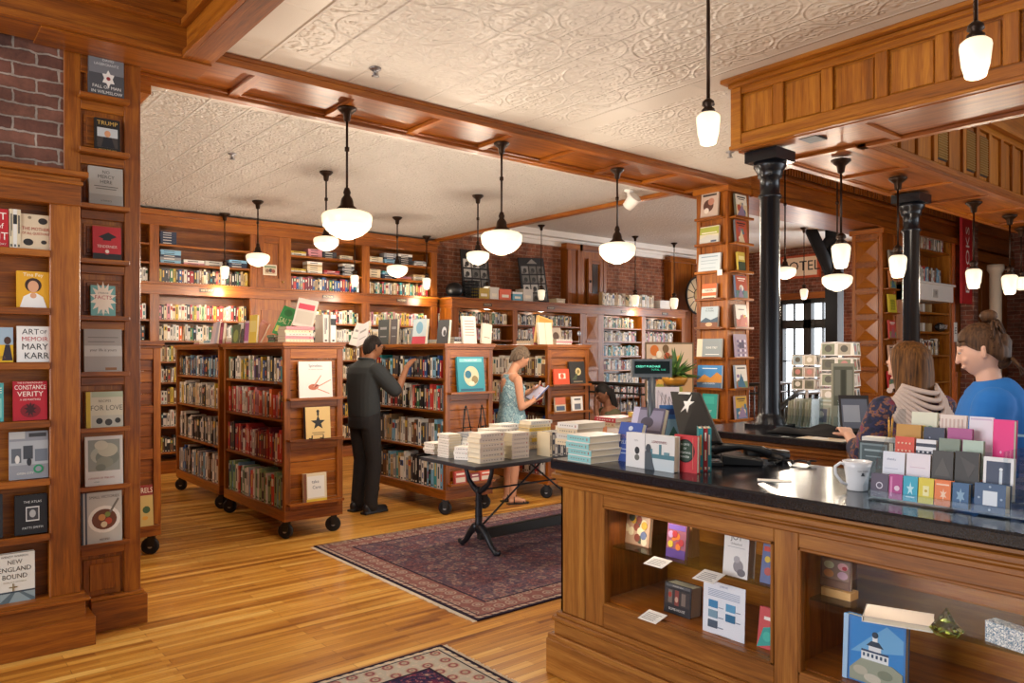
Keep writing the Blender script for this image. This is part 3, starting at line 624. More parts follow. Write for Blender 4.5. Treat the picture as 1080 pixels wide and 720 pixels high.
def stackbooks(x, y, z, rz, n, w, dp, t, pal, seed, label, group, spinecol=None, art=None, jit=.006, top=None, dec=True):
    """books lying flat; long side w along local x with the spine towards -y"""
    rng = random.Random(seed); zc = z
    for i in range(n):
        ck = pal[i % len(pal)]; c = pc(ck); tt = t*rng.uniform(.95, 1.05); mb = MB(); k = .0022
        mb.box(-w/2, w/2, 0, dp, 0, k, c).box(-w/2, w/2, 0, dp, tt-k, tt, c).box(-w/2, w/2, 0, k, k, tt-k, spinecol or c)
        if dec:
            ink = mat('#8c857c') if ck in 'wWycBGpCl' else mat('#d0cabc')
            for q in range(6): mb.box(-w*.36+q*w*.11, -w*.36+q*w*.11+w*(.05+.012*(q*i % 3)), -.0006, 0, tt*.42, tt*.60, ink)
            mb.box(w*.36, w*.40, -.0006, 0, tt*.3, tt*.7, mat('#a8503c') if i % 2 else ink)
        if i == n-1 and art: draw(mb, w, dp, art, T(-w/2, 0, tt))
        o = mb.build('book', M=T(x, y, zc) @ RZ(rz) @ T(rng.uniform(-jit, jit), rng.uniform(-jit, jit), 0) @ RZ(rng.uniform(-.02, .02)) if jit else T(x, y, zc) @ RZ(rz))
        MB().box(-w/2+.003, w/2-.003, k, dp-.003, k, tt-k, PAGES).build('page_block', o)
        lab = label % (ORD[i]+' from the bottom' if i < n-1 else 'topmost') if n > 1 else label
        tag(o, lab, 'book', group); BK.append(o); zc += tt+.0004
    return zc

# ====================== CORNER BOOKCASE AND DISPLAY PILASTER ======================
e = empty('corner_bookcase', (-.3, 4.6, 0), 0, 'dark oak bookcase with front-facing books against the old brick wall', 'bookcase')
def P(o, mb, name, bevel=.003): m = mb.build(name, o, loc=(-o.location.x, -o.location.y, -o.location.z), bevel=bevel); return m
P(e, MB().box(.66, .80, 4.60, 4.66, .27, 2.36, OAK), 'stile'); P(e, MB().box(-1.6, -1.5, 4.60, 4.66, .27, 2.36, OAK), 'stile')
P(e, MB().box(.78, .80, 4.66, 4.73, .0, 2.36, OAK), 'side_panel')
P(e, MB().box(-1.6, .80, 4.715, 4.73, .25, 2.4, OAK), 'back_panel')
P(e, MB().box(-1.6, .80, 4.58, 4.73, 2.33, 2.48, OAK).box(-1.6, .83, 4.54, 4.73, 2.48, 2.51, OAK).box(-1.6, .81, 4.57, 4.73, 2.44, 2.46, OAK), 'cornice')
P(e, MB().box(-1.6, .82, 4.57, 4.73, .13, .27, OAK).box(-1.6, .84, 4.545, 4.73, .235, .25, OAK).box(-1.6, .86, 4.52, 4.73, 0, .15, OAK), 'plinth')
LZ = [2.08, 1.778, 1.495, 1.193, .89, .602]
for z in LZ: P(e, MB().box(-1.5, .66, 4.60, 4.72, z-.028, z, OAK).box(-1.5, .66, 4.588, 4.602, z-.03, z+.006, OAK), 'shelf', .002)
def fy(px0, px1, pt, pb, Y, zb, cov, art, label, t=.028, tilt=.05, group=None, split=True, spine=None):
    x, w, z, h, d = face_y(px0, px1, pt, pb, Y, zb); return book(w, h, t, cov, art, (x, Y, z+.0005), 0, label, group, tilt, split=split, spine=spine)
def fx(px0, px1, pt, pb, X, zb, cov, art, label, t=.028, tilt=.05, group=None, split=True, spine=None):
    y, w, z, h, d = face_x(px0, px1, pt, pb, X, zb); return book(w, h, t, cov, art, (X, y, z+.0005), -PI/2, label, group, tilt, split=split, spine=spine)
LY = 4.625
fy(-22, 9, 219, 265, LY, 2.087, '#b81f28', [('t', 'ART', .55, .80, .26, '#f3ece0'), ('t', 'of', .7, .55, .2, '#f3ece0'), ('t', 'WIT', .6, .28, .28, '#f3ece0'), ('t', 'EVERY DAY', .6, .08, .08, '#f3ece0')], 'red front-facing book with big white letters on the top shelf of the corner bookcase')
for i, c in enumerate('cwc'):
    x, _ = atY(10+i*4, LY); mb = MB(); spine_mesh(mb, .016, .20, .09, c, random.Random(i)); tag(mb.build('book', M=T(x, LY, 2.087)), '%s thin cream spine standing between the red and the beige front-facing books' % ORD[i], 'book', 'thin cream paperbacks on the corner bookcase')
fy(22, 53, 226, 265, LY, 2.087, '#d9c4a4', [('c', .75, .82, .16, '#2b2624', .8), ('c', .25, .2, .17, '#2b2624', .8), ('c', .78, .22, .1, '#2b2624', .8), ('t', 'THE MOTHER', .5, .58, .13, '#a8322c'), ('t', 'OF ALL QUESTIONS', .5, .45, .1, '#a8322c', .8), ('c', .3, .9, .06, '#8b7a60')], 'beige front-facing book with black blots on the top shelf of the corner bookcase')
fy(18, 52, 286, 326, LY, 1.785, '#e0a51f', [('t', 'Tina Fey', .5, .9, .14, '#f5ead0'), ('c', .5, .62, .26, '#3a241c'), ('c', .5, .58, .17, '#d9a27c', 1.25), ('p', [(.08, 0), (.2, .3), (.42, .4), (.6, .4), (.8, .3), (.92, 0)], '#ece8e2'), ('c', .5, .33, .1, '#d9a27c')], 'yellow front-facing book with a dark-haired portrait on the second shelf of the corner bookcase')
fy(-10, 14, 345, 383, LY, 1.502, '#e2b41e', [('r', 0, .5, 1, 1, '#9fb4c4'), ('c', .75, .62, .16, '#4a2c20', 1.3), ('p', [(.5, .05), (.98, .05), (.85, .5), (.65, .5)], '#2c2430'), ('t', 'SHRILL', .4, .14, .1, '#8c5a20')], 'yellow and grey front-facing book beside the handlettered white one on the corner bookcase')
fy(18, 52, 344, 383, LY, 1.502, '#e9e7e2', [('t', 'ART', .42, .84, .22, '#26282c'), ('t', 'OF', .82, .84, .14, '#26282c'), ('t', 'MEMOIR', .55, .64, .17, '#b84448'), ('t', 'MARY', .55, .42, .24, '#26282c'), ('t', 'KARR', .6, .17, .25, '#26282c')], 'white front-facing book with black and red hand lettering on the corner bookcase')
fy(-20, 4, 404, 444, LY, 1.20, '#4fa3a0', [('r', .3, .1, .9, .6, '#86c9bf'), ('t', 'TIDE', .5, .8, .2, '#f0ead8')], 'teal front-facing book cut by the frame beside the bright red one')
fy(14, 50, 402, 444, LY, 1.20, '#b0182a', [('t', 'THE EXTRAORDINARY', .5, .96, .055, '#f3e6d6'), ('t', 'CONSTANCE', .5, .84, .16, '#f3ece0'), ('t', 'VERITY', .5, .67, .18, '#f3ece0'), ('c', .5, .25, .3, '#7a0f1c', .8), ('p', star(.5, .28, .2, 9, .5), '#3a0a12'), ('t', 'A LEE MARTINEZ', .5, .53, .06, '#f3ece0')], 'bright red front-facing book with white capitals on the fourth shelf of the corner bookcase')
fy(10, 51, 455, 505, LY, .897, '#8d9097', [('r', 0, .85, .4, 1, '#b9bab8'), ('r', .5, .88, .95, .96, '#3a3c40'), ('r', 0, .30, 1, .8, '#a8adb2'), ('r', .05, .35, .3, .65, '#5e646c'), ('r', .35, .42, .6, .7, '#3f444c'), ('r', .65, .36, .98, .62, '#6d7580'), ('c', .2, .42, .06, '#d8d6d0', 2), ('c', .5, .36, .06, '#2b2f36', 2), ('c', .74, .2, .13, '#1f8a5c'), ('c', .74, .2, .08, '#8d9097'), ('t', 'OPEN CITY', .4, .12, .06, '#e8e4da')], 'grey photographic front-facing book with a green ring on the corner bookcase')
fy(-25, 3, 523, 563, LY, .61, '#23262c', [('r', .2, .2, .8, .7, '#6c8a9c')], 'dark front-facing book cut by the frame on the sixth shelf')
fy(16, 50, 522, 563, LY, .61, '#17181c', [('r', .33, .33, .75, .70, '#cfcfcc'), ('r', .36, .36, .72, .67, '#3a3a3e'), ('c', .54, .52, .1, '#a8a8a6', 1.4), ('t', 'THE ATLAS', .54, .82, .08, '#cfcfcc'), ('t', 'PATTI SMITH', .54, .16, .08, '#cfcfcc')], 'black front-facing book with a small framed grey picture on the corner bookcase', t=.035)
fy(-6, 37, 584, 637, 4.63, .255, '#dedcd2', [('t', 'WENDY WARREN', .5, .94, .055, '#4a4a44'), ('t', 'NEW', .5, .83, .12, '#3e3a34', .9), ('t', 'ENGLAND', .5, .69, .13, '#3e3a34', .9), ('t', 'BOUND', .5, .55, .13, '#3e3a34', .9), ('t', 'slavery and colonization', .5, .45, .04, '#8a7a50'), ('r', 0, .24, 1, .27, '#34404c'), ('r', 0, 0, 1, .24, '#8fa0a4'), ('p', [(0, 0), (.4, .24), (.5, .24), (.3, 0)], '#5c6c72'), ('p', [(1, 0), (.6, .24), (.7, .24), (1, .1)], '#5c6c72'), ('r', .44, .27, .47, .42, '#8a7a50'), ('r', .36, .34, .56, .36, '#8a7a50')], 'large white front-facing book with a bridge picture on the lowest shelf of the corner bookcase', t=.04)

e = empty('display_pilaster', (.94, 4.74, 0), 0, 'dark oak display pilaster with nine small book ledges beside the corner bookcase', 'pilaster')
P(e, MB().box(.745, 1.13, 4.76, 5.10, .0, 3.33, OAK), 'core'); P(e, MB().box(.745, .825, 4.735, 4.76, .17, 3.2, OAK), 'stile'); P(e, MB().box(1.045, 1.13, 4.735, 4.76, .17, 3.2, OAK), 'stile')
PZ = [2.968, 2.666, 2.363, 2.06, 1.747, 1.438, 1.13, .81, .493]
for z in PZ:
    P(e, MB().box(.825, 1.045, 4.735, 4.76, z-.07, z-.02, OAK), 'rail')
    P(e, MB().box(.81, 1.06, 4.675, 4.76, z-.018, z, OAK).box(.81, 1.06, 4.67, 4.678, z-.018, z+.008, OAK), 'ledge', .002)
P(e, MB().box(.825, 1.045, 4.735, 4.76, 3.10, 3.2, OAK), 'rail')
for i, z in enumerate(PZ): P(e, MB().box(.84, 1.03, 4.752, 4.76, z+.03, z+.21, OAK).box(.855, 1.015, 4.747, 4.753, z+.045, z+.195, OAK), 'raised_panel')
P(e, MB().box(.84, 1.03, 4.750, 4.76, .19, .40, OAK).box(.87, 1.0, 4.745, 4.752, .22, .37, OAK), 'raised_panel')
P(e, MB().box(.87, 1.16, 4.70, 5.1, 0, .17, OAK).box(.87, 1.145, 4.715, 5.1, .17, .19, OAK), 'plinth')
PYB = 4.70
def pil(i, px0, px1, pt, cov, art, label, t=.025): fy(px0, px1, pt, 0, PYB, PZ[i]+.001, cov, art, label, t, .06)
pil(0, 94, 131, 57, '#4a4c50', [('r', 0, .55, 1, 1, '#74767a'), ('t', 'DAVID', .55, .86, .08, '#d8d8d4'), ('t', 'LAGERCRANTZ', .5, .76, .08, '#d8d8d4', .9), ('p', star(.55, .45, .2, 6, .6), '#e6e2da'), ('c', .55, .45, .06, '#8c1c1c'), ('t', 'FALL OF MAN', .5, .24, .10, '#eeeae2', .95), ('t', 'IN WILMSLOW', .5, .12, .10, '#eeeae2', .95)], 'charcoal book with a torn white patch on the topmost pilaster ledge', .035)
pil(1, 100, 127, 125, '#16130f', [('t', 'TRUMP', .5, .86, .17, '#c9a24e'), ('r', .1, .14, .9, .72, '#b9bcbc'), ('r', .1, .14, .9, .45, '#3c3430'), ('c', .5, .55, .12, '#c98e64', 1.2), ('p', [(.25, .15), (.35, .45), (.65, .45), (.78, .15)], '#15161c'), ('t', 'ART OF THE DEAL', .5, .07, .06, '#c9a24e')], 'small black book with gold capitals on the second pilaster ledge', .02)
pil(2, 94, 130, 176, '#a9a39a', [('t', 'NO', .5, .87, .11, '#3c3a38'), ('t', 'MERCY', .5, .75, .12, '#3c3a38'), ('t', 'HERE', .5, .62, .12, '#3c3a38'), ('r', .15, .5, .85, .515, '#5a5650'), ('r', .2, .44, .8, .455, '#5a5650'), ('r', 0, 0, 1, .3, '#948e86'), ('t', 'a history', .5, .15, .07, '#4c4842')], 'grey book with dark serif capitals on the third pilaster ledge')
pil(3, 98, 128, 239, '#b8232b', [('r', 0, 0, 1, .22, '#1d1a1c'), ('p', [(.2, .7), (.5, .6), (.85, .72), (.55, .84)], '#1d1a1c'), ('p', [(.35, .6), (.65, .6), (.62, .72), (.38, .72)], '#1d1a1c'), ('t', 'TENDERNESS', .5, .42, .11, '#efd9c9', .8), ('c', .5, .28, .12, '#b8232b'), ('c', .5, .28, .07, '#efd9c9')], 'red book with a black mortarboard on the fourth pilaster ledge', .02)
pil(4, 96, 122, 301, '#6fa39c', [('p', star(.5, .58, .55, 14, .6), '#ead9c4'), ('t', 'FACTS', .5, .62, .17, '#b1263a'), ('t', 'STRANGE', .5, .76, .07, '#3a3a40'), ('t', 'BUT TRUE', .5, .14, .07, '#efe9dc')], 'small teal book with a starburst on the fifth pilaster ledge', .03)
pil(5, 89, 129, 347, '#9d948c', [('r', 0, .38, 1, .62, '#b9b3ab'), ('t', 'your life is yours', .5, .52, .09, '#3c3a38', .9), ('r', .55, .06, .85, .12, '#8a5a34'), ('r', .1, .8, .9, .82, '#7a7068'), ('r', .1, .7, .8, .72, '#7a7068')], 'taupe book with a pale band of script on the sixth pilaster ledge', .03)
pil(6, 91, 130, 413, '#c9c0a8', [('r', 0, 0, .12, 1, '#c8a82e'), ('t', 'FOR LOVE', .55, .55, .2, '#5f5a50', .9), ('r', .15, 0, 1, .35, '#b7b2a2'), ('c', .35, .2, .09, '#2c2a28'), ('c', .6, .16, .1, '#3c3834'), ('c', .85, .2, .08, '#2c2a28'), ('r', .15, .85, 1, 1, '#a8b094'), ('t', 'RECIPES', .5, .74, .09, '#5f5a50')], 'cream book with a yellow spine edge on the seventh pilaster ledge', .035)
pil(7, 90, 130, 460, '#d4cfc8', [('r', .08, .3, .92, .93, '#8d9086')] + [('c', .5+.1*math.sin(i), .62+.05*i*(-1)**i, .36-.045*i, ['#a9aa9a', '#7b8074', '#b9b49e', '#8a8c7c', '#c3bda8', '#75796c'][i], .75) for i in range(6)] + [('t', 'ORIGINS OF FEELING', .42, .16, .05, '#a04a3c'), ('t', 'essays', .3, .09, .04, '#6a6a66')], 'white book with a grey swirling leaf on the eighth pilaster ledge')
pil(8, 86, 129, 519, '#c3beb4', [('r', 0, 0, .05, 1, '#3a3d48'), ('r', .09, 0, .14, 1, '#4a4d58'), ('t', 'SMALL VICTORIES', .56, .9, .075, '#4a4640', .9), ('c', .56, .46, .40, '#e9e4da', .92), ('c', .56, .46, .31, '#6b3a20', .9), ('c', .5, .5, .09, '#c98a4a'), ('c', .66, .42, .09, '#b84a2c'), ('c', .55, .36, .08, '#d9c9a4'), ('c', .64, .55, .07, '#7d8a3c'), ('p', [(.68, .6), (.9, .86), (.93, .83), (.72, .57)], '#7a7468'), ('t', 'RECIPES', .56, .07, .05, '#4a4640')], 'pale cookbook with a bowl of stew on the lowest pilaster ledge', .035)
# books edge-on at the pilaster's far side
for i, z in enumerate((2.66, 2.40, 1.42)):
    book(.16, .24, .022, ['#2a2a2e', '#38343a', '#6b2a24'][i], None, (1.135, 4.93, z), PI/2, 'dark book on the pilaster side, seen edge-on, %s one down' % ORD[i], 'edge-on books on the pilaster side', .05, split=False)

# ====================== ROLLING BOOKCASES ======================
def caster(o, x, y, rot):
    c = MB(); c.box(-.035, .035, -.04, .04, .145, .152, BLACK).box(-.024, -.018, -.02, .03, .06, .148, BLACK).box(.018, .024, -.02, .03, .06, .148, BLACK).lathe([(.022, .125), (.022, .148)], (0, 0, 0), BLACK, 12)
    f = c.build('caster', o, loc=(x, y, 0), rz=rot)
    w = MB(); M = T(0, .012, .065) @ RY(PI/2)
    w.lathe([(.050, -.016), (.062, -.014), (.066, -.006), (.066, .006), (.062, .014), (.050, .016), (.050, -.016)], (0, 0, 0), RUBBER, 28, M)
    for i in range(5): w.box(-.006, .006, 0, .053, -.007, .007, mat('#6a6c72', .4, .6), M @ RZ(2*PI*i/5))
    w.lathe([(.018, -.022), (.018, .022)], (0, 0, 0), STEEL, 14, M); w.build('wheel', f)
SH = [.24, .625, .993, 1.307]
def cart(x, y, L, W, label, ledges, planks=True):
    o = empty('rolling_bookcase', (x, y, 0), 0, label, 'bookcase', 'oak bookcases on casters'); B = .003
    MB().box(-.02, W+.02, -.02, L+.02, 1.605, 1.64, OAK).box(-.008, W+.008, -.008, L+.008, 1.585, 1.605, OAK).build('top_board', o, bevel=B)
    MB().box(0, W, 0, L, .15, .24, OAK, grain=1).build('base', o, bevel=B)
    MB().box(W/2-.01, W/2+.01, .03, L-.03, .24, 1.585, OAK).build('centre_panel', o)
    for z in SH[1:]: MB().box(.008, W-.008, .03, L-.03, z-.022, z, OAK, grain=1).build('shelf', o, bevel=.002)
    for z in (SH[1], SH[3]): MB().box(.002, .008, .16, .22, z-.02, z-.002, STEEL).build('label_holder', o)
    for yy, s in ((0, 1), (L, -1)):
        e = MB(); a, b_ = (yy, yy+s*.045)
        for x0 in (0, W-.055): e.box(x0, x0+.055, a, b_, .24, 1.585, OAK)
        for z0, z1 in ((.24, .32), (.74, .82), (1.09, 1.15), (1.50, 1.585)): e.box(.055, W-.055, a+s*.002, b_-s*.002, z0, z1, OAK)
        e.build('end_frame', o, bevel=B)
        p = MB(); k = 0
        for z0, z1 in ((.32, .74), (.82, 1.09), (1.15, 1.50)):
            n = max(2, int((z1-z0)/.085)); hh = (z1-z0)/n
            for j in range(n): p.box(.05, W-.05, yy+s*.022, yy+s*.034, z0+j*hh+.0015, z0+(j+1)*hh-.0015, OAK)
        p.build('end_panel', o, bevel=.002)
    for z in ledges:
        if z > 0: MB().box(.02, W-.02, -.065, .0, z-.018, z, OAK).box(.02, W-.02, -.068, -.060, z-.018, z+.006, OAK).build('ledge', o, bevel=.002)
    for cx in (.05, W-.05):
        for cy in (.06, L-.06): caster(o, cx, cy, (1.15 if cx > .1 else .7)+(.2 if cy > .1 else 0))
    return o
CW = .53
cart(2.53, 6.02, 1.45, CW, 'oak rolling bookcase with three front-facing books on its end, nearest the walkway', [.30, .83, 1.17])
cart(2.53, 7.60, 1.45, CW, 'oak rolling bookcase standing end to end behind the one nearest the walkway', [])
cart(1.10, 6.22, 1.45, CW, 'oak rolling bookcase mostly hidden behind the dark pilaster', [.24])
cart(4.09, 5.95, 1.50, .57, 'oak rolling bookcase the man reaches into, with a teal book on its end', [.30, .78, 1.17])
cart(5.40, 5.95, 1.50, .61, 'oak rolling bookcase the woman in blue reads beside, orange book on its end', [.52, .92, 1.21])
# rows, facing -X: origin at the far end, running towards the camera
A1 = ['wGwbgnk', 'kgCKrwWR', 'rmRkwrp', 'gGGwkwB']; A1 = ['wykwcPbtGw', 'kuoRRWcwp', 'mmrKwRmr', 'gGGwRwBnW']
nm = ['lowest', 'third', 'second', 'top']
def cartrows(X, Y0, L, pals, seed, where, hs=(.30, .28, .25, .22), lo=0.0, far=False, start=0.0, W=CW):
    for k, z in enumerate(SH):
        pal = pals[3-k]
        row((X+.022, Y0+L-.05-start), -PI/2, L-.10-start-lo, z+.0005, hs[k], pal, seed+k, None if far else ('%s spine, %s from the far end, '+nm[k]+' shelf, '+where), 'books on the '+nm[k]+' shelf of the '+where, dp=.15, tmin=.024, tmax=.062)
cartrows(2.53, 6.02, 1.45, A1, 11, 'walkway rolling bookcase')
cartrows(2.53, 7.60, 1.45, ['wWuBnbk', 'WkWKwcys', 'kWKkwsk', 'wWBbkusW'], 31, 'second rolling bookcase', lo=0)
CP = ['kKkBtwkunrrbKwB', 'kRnkwucBntwkkgKr', 'uWKCwwsWwkBu', 'kcuWwKCtBkws']
cartrows(4.09, 5.95, 1.50, CP, 51, "bookcase beside the man", lo=0)
cartrows(5.40, 5.95, 1.50, ['cwWcwkuw', 'wuCcrww', 'ukrCb', 'wsWrk'], 71, 'bookcase beside the reading woman', start=.35)
cartrows(1.10, 6.22, 1.45, ['cwrk']*4, 81, '', far=True)

# front-facing books on the cart ends
EY_ = 5.98
fy(316, 351, 381, 419.5, 5.965, 1.171, '#e6e0da', [('t', 'Spineless', .5, .88, .11, '#3a4a5c'), ('t', 'THE SCIENCE OF JELLYFISH', .5, .78, .035, '#6a6a6a'), ('c', .42, .3, .15, '#b8694a', .55), ('c', .5, .33, .09, '#8c4434', .5), ('p', [(.5, .3), (.95, .5), (.96, .48), (.5, .27)], '#c98a70'), ('p', [(.5, .28), (.9, .12), (.9, .1), (.5, .25)], '#c98a70'), ('p', [(.4, .3), (.65, .62), (.67, .61), (.45, .3)], '#c98a70')], 'white book with a pinkish sea creature on the top ledge of the walkway bookcase end', .02, .08)
fy(323, 349, 429, 464, 5.94, .832, '#d9b878', [('p', star(.5, .5, .3, 5, .42, PI/2, .8), '#1c1a18'), ('r', .46, .72, .54, .84, '#1c1a18'), ('c', .5, .86, .06, '#1c1a18'), ('r', .25, .18, .75, .2, '#6a5a40'), ('r', .3, .12, .7, .14, '#6a5a40')], 'gold book with a black star on the middle ledge of the walkway bookcase end', .045, .08, spine=mat('#2a3850'))
fy(321, 345, 499, 531, 5.96, .302, '#e0d2b4', [('r', .0, .0, .12, 1, '#7a4a34'), ('r', .15, .15, .9, .9, '#e9e9e6'), ('t', 'take', .5, .7, .16, '#4a5a74'), ('t', 'Care', .55, .5, .16, '#4a5a74'), ('r', .1, .0, 1, .1, '#d8b83c')], 'small cream book with blue script on the lowest ledge of the walkway bookcase end', .03, .06)
x, w, z, h, d = face_y(316, 350, 455, 470, 5.94); 
for s in (-.06, .04): 
    m = MB(); m.tube([(0, -.07, 0), (0, 0, .0), (0, .035, .14)], .005, BLACK, 6).tube([(0, -.07, 0), (0, -.072, .03)], .005, BLACK, 6); tag(m.build('book_easel', loc=(x+s, 5.955, .8375)), 'thin black wire easel leg under the gold star book', 'book easel', 'wire easel under the gold book')
fy(146, 162, 512, 553, 6.17, .242, '#8c2c24', [('r', 0, 0, 1, .75, '#c9b06a'), ('t', 'RELS', .6, .87, .18, '#f0e2c8'), ('c', .55, .4, .25, '#3c5a34', 1), ('c', .45, .2, .2, '#d8a03c', .7)], 'magazine-like red and yellow book at the foot of the half-hidden bookcase', .02, .1)
fy(484, 512, 376, 413, 5.90, 1.171, '#2f8c9a', [('r', .08, .85, .92, .95, '#7ec2c4'), ('t', 'THE GREAT REEF', .5, .9, .06, '#e8f0ea'), ('c', .5, .45, .28, '#c9c4a0', 1.1), ('c', .38, .5, .12, '#2f6c84', 1), ('c', .62, .35, .12, '#8c7a50', 1), ('c', .5, .25, .1, '#e4dcc0', .6), ('r', .08, .04, .92, .1, '#1f5c74')], 'large teal illustrated book on the top ledge of the man\'s bookcase end', .03, .1)
# black easels on its middle ledge
for s in (0, 1):
    x, d = atY(490+17*s, 5.92); m = MB()
    m.tube([(-.05, -.02, .0), (-.015, .0, .23)], .006, BLACK, 6).tube([(.05, -.02, .0), (.015, .0, .23)], .006, BLACK, 6).tube([(0, .05, 0), (0, .0, .24)], .005, BLACK, 6).tube([(-.045, -.015, .05), (.045, -.015, .05)], .005, BLACK, 6).tube([(-.045, -.05, .045), (-.045, -.015, .05)], .005, BLACK, 6).tube([(.045, -.05, .045), (.045, -.015, .05)], .005, BLACK, 6).ell((0, 0, .245), (.014, .008, .014), BLACK)
    tag(m.build('display_easel', loc=(x, 5.90, .787), rz=.3*s), ['empty black display easel on the bookcase end, the one beneath the teal book\'s spine side', 'empty black display easel on the bookcase end, turned a little towards the reading woman'][s], 'easel')
for i, (a, b_, pt, c) in enumerate(((480, 492, 497, '#b8483c'), (497, 506, 499, '#8c3a44'), (507, 519, 496, '#c9563f'))):
    fy(a, b_, pt, 513, 5.90, .302, c, [('r', .1, .1, .9, .5, '#d8c8b4'), ('r', .15, .7, .85, .85, '#eedccc')], 'reddish book on the lowest ledge of the man\'s bookcase end, %s of three' % ORD[i], .03, .08)
fy(585, 601, 389, 408, 5.90, 1.211, '#d5502c', [('r', .3, .38, .75, .72, '#f2d9c4'), ('c', .52, .55, .12, '#d5502c', 1)], 'small orange book with a pale square on the top ledge beside the reading woman', .02, .1)
fy(602, 618, 381, 408, 5.91, 1.211, '#2e2a26', [('c', .55, .55, .18, '#d9c48a', 1), ('c', .55, .55, .09, '#8a7a40', 1), ('r', .2, .08, .8, .14, '#8a7a60'), ('p', [(.1, .2), (.5, .5), (.4, .2)], '#4c5a3c')], 'large black botanical book next to the small orange one', .025, .12)
fy(586, 597, 419, 442, 5.90, .921, '#c9b9a0', [('r', 0, .5, 1, 1, '#c96a4c'), ('r', .1, .1, .9, .4, '#4a5a74')], 'small orange and blue book on the middle ledge beside the reading woman', .02, .08)
fy(604, 615, 418, 442, 5.90, .921, '#e4dfd6', [('r', .2, .1, .8, .5, '#6a6e78'), ('r', .2, .75, .8, .85, '#3c3c40')], 'small white book on the middle ledge beside the reading woman', .02, .08)

# ====================== BACK BOOKCASES ======================
YB = 10.34
def X_(px, Y=YB): return atY(px, Y)[0]
e = empty('wall_bookcase', (4.5, YB, 0), 0, 'tall built-in oak bookcase covering the rear wall up to the ceiling', 'bookcase')
st = [(60, 66), (158, 168), (264, 271), (301, 307), (382, 390), (455, 461)]
XL, XR = X_(60), X_(461)
ub = MB()
for a, b_ in st: P(e, MB().box(X_(a), X_(b_), YB, YB+.05, .12, 3.2, OAK), 'stile')
P(e, MB().box(XL, XR, YB+.36, YB+.38, 0, 3.36, OAK), 'back_panel')
P(e, MB().box(XL, XR, YB-.02, YB+.36, 3.18, 3.36, OAK).box(XL, XR, YB-.08, YB+.02, 3.30, 3.37, OAK), 'cornice')
P(e, MB().box(XL, XR, YB-.01, YB+.36, 2.30, 2.44, OAK).box(XL, XR, YB-.06, YB+.36, 2.425, 2.455, OAK), 'middle_rail')
P(e, MB().box(XL, XR, YB-.02, YB+.36, 0, .16, OAK), 'plinth')
for a, b_ in st[1:-1]: P(e, MB().box(X_((a+b_)/2)-.01, X_((a+b_)/2)+.01, YB+.05, YB+.36, .12, 3.2, OAK), 'divider')
P(e, MB().box(XR-.03, XR, YB+.05, YB+.36, .12, 3.2, OAK), 'divider')
bays = [(66, 158), (168, 264), (307, 382), (390, 455)]
lowZ = [1.98, 1.71, 1.44, 1.17, .89, .60, .27]
for bi, (a, b_) in enumerate(bays):
    x0, x1 = X_(a), X_(b_)
    for z in (2.95, 2.71)+tuple(lowZ): P(e, MB().box(x0-.02, x1+.02, YB+.015, YB+.36, z-.025, z, OAK), 'shelf')
    m = MB().box((x0+x1)/2-.09, (x0+x1)/2+.09, YB-.018, YB-.01, 2.35, 2.40, mat('#3a2416', .4)); m.text('HISTORY' if bi != 2 else 'FICTION', .038, T((x0+x1)/2, YB-.018, 2.375) @ UP, mat('#d9c49a')); P(e, m, 'shelf_sign', 0)
    row((x0+.01, YB+.06), 0, x1-x0-.02, 2.456, .21, 'ukwWrmKnCckygsRb' if bi != 3 else 'cCuwrskWgt', 100+bi, lean=.06, tmin=.02, tmax=.045)
    # lying books on the two upper shelves
    for sh, z in ((0, 2.71), (1, 2.95)):
        rng = random.Random(200+bi*2+sh); x = x0+.02
        while x < x1-.26:
            w = rng.uniform(.20, .28); n = rng.randint(2, 5) if not (sh == 1 and bi == 1 and x > x0+.25) else 0
            zc = z; pl = rng.choice(['WWcs', 'rryp', 'wkKs', 'tBns', 'oypw', 'ccwC'])
            if sh == 1 and bi == 1 and x < x0+.1: pl = 'n'; n = 5
            for q in range(n):
                t = rng.uniform(.022, .04)
                if zc+t > z+(.22 if sh else .19): break
                c = rng.choice(pl); FARM.box(x+rng.uniform(0, .015), x+w, YB+.06, YB+.22, zc, zc+t, pc(c)).box(x+w*.2, x+w*.7, YB+.0593, YB+.06, zc+t*.35, zc+t*.6, pc('w' if c in 'nkKrstg' else 'k')); zc += t+.001
            x += w+rng.uniform(.005, .04)
    for k, z in enumerate(lowZ):
        pal = ['rwckpyGwRcW', 'wcCWokwgy', 'wcCgyu', 'ycCWuk', 'kWyuc', 'uyWck', 'yukcP'][k] if bi != 3 else 'cwCpWGyc'
        row((x0+.01, YB+.06), 0, x1-x0-.02, z, .215, pal, 300+bi*10+k, lean=.06, tmin=.018, tmax=.045)
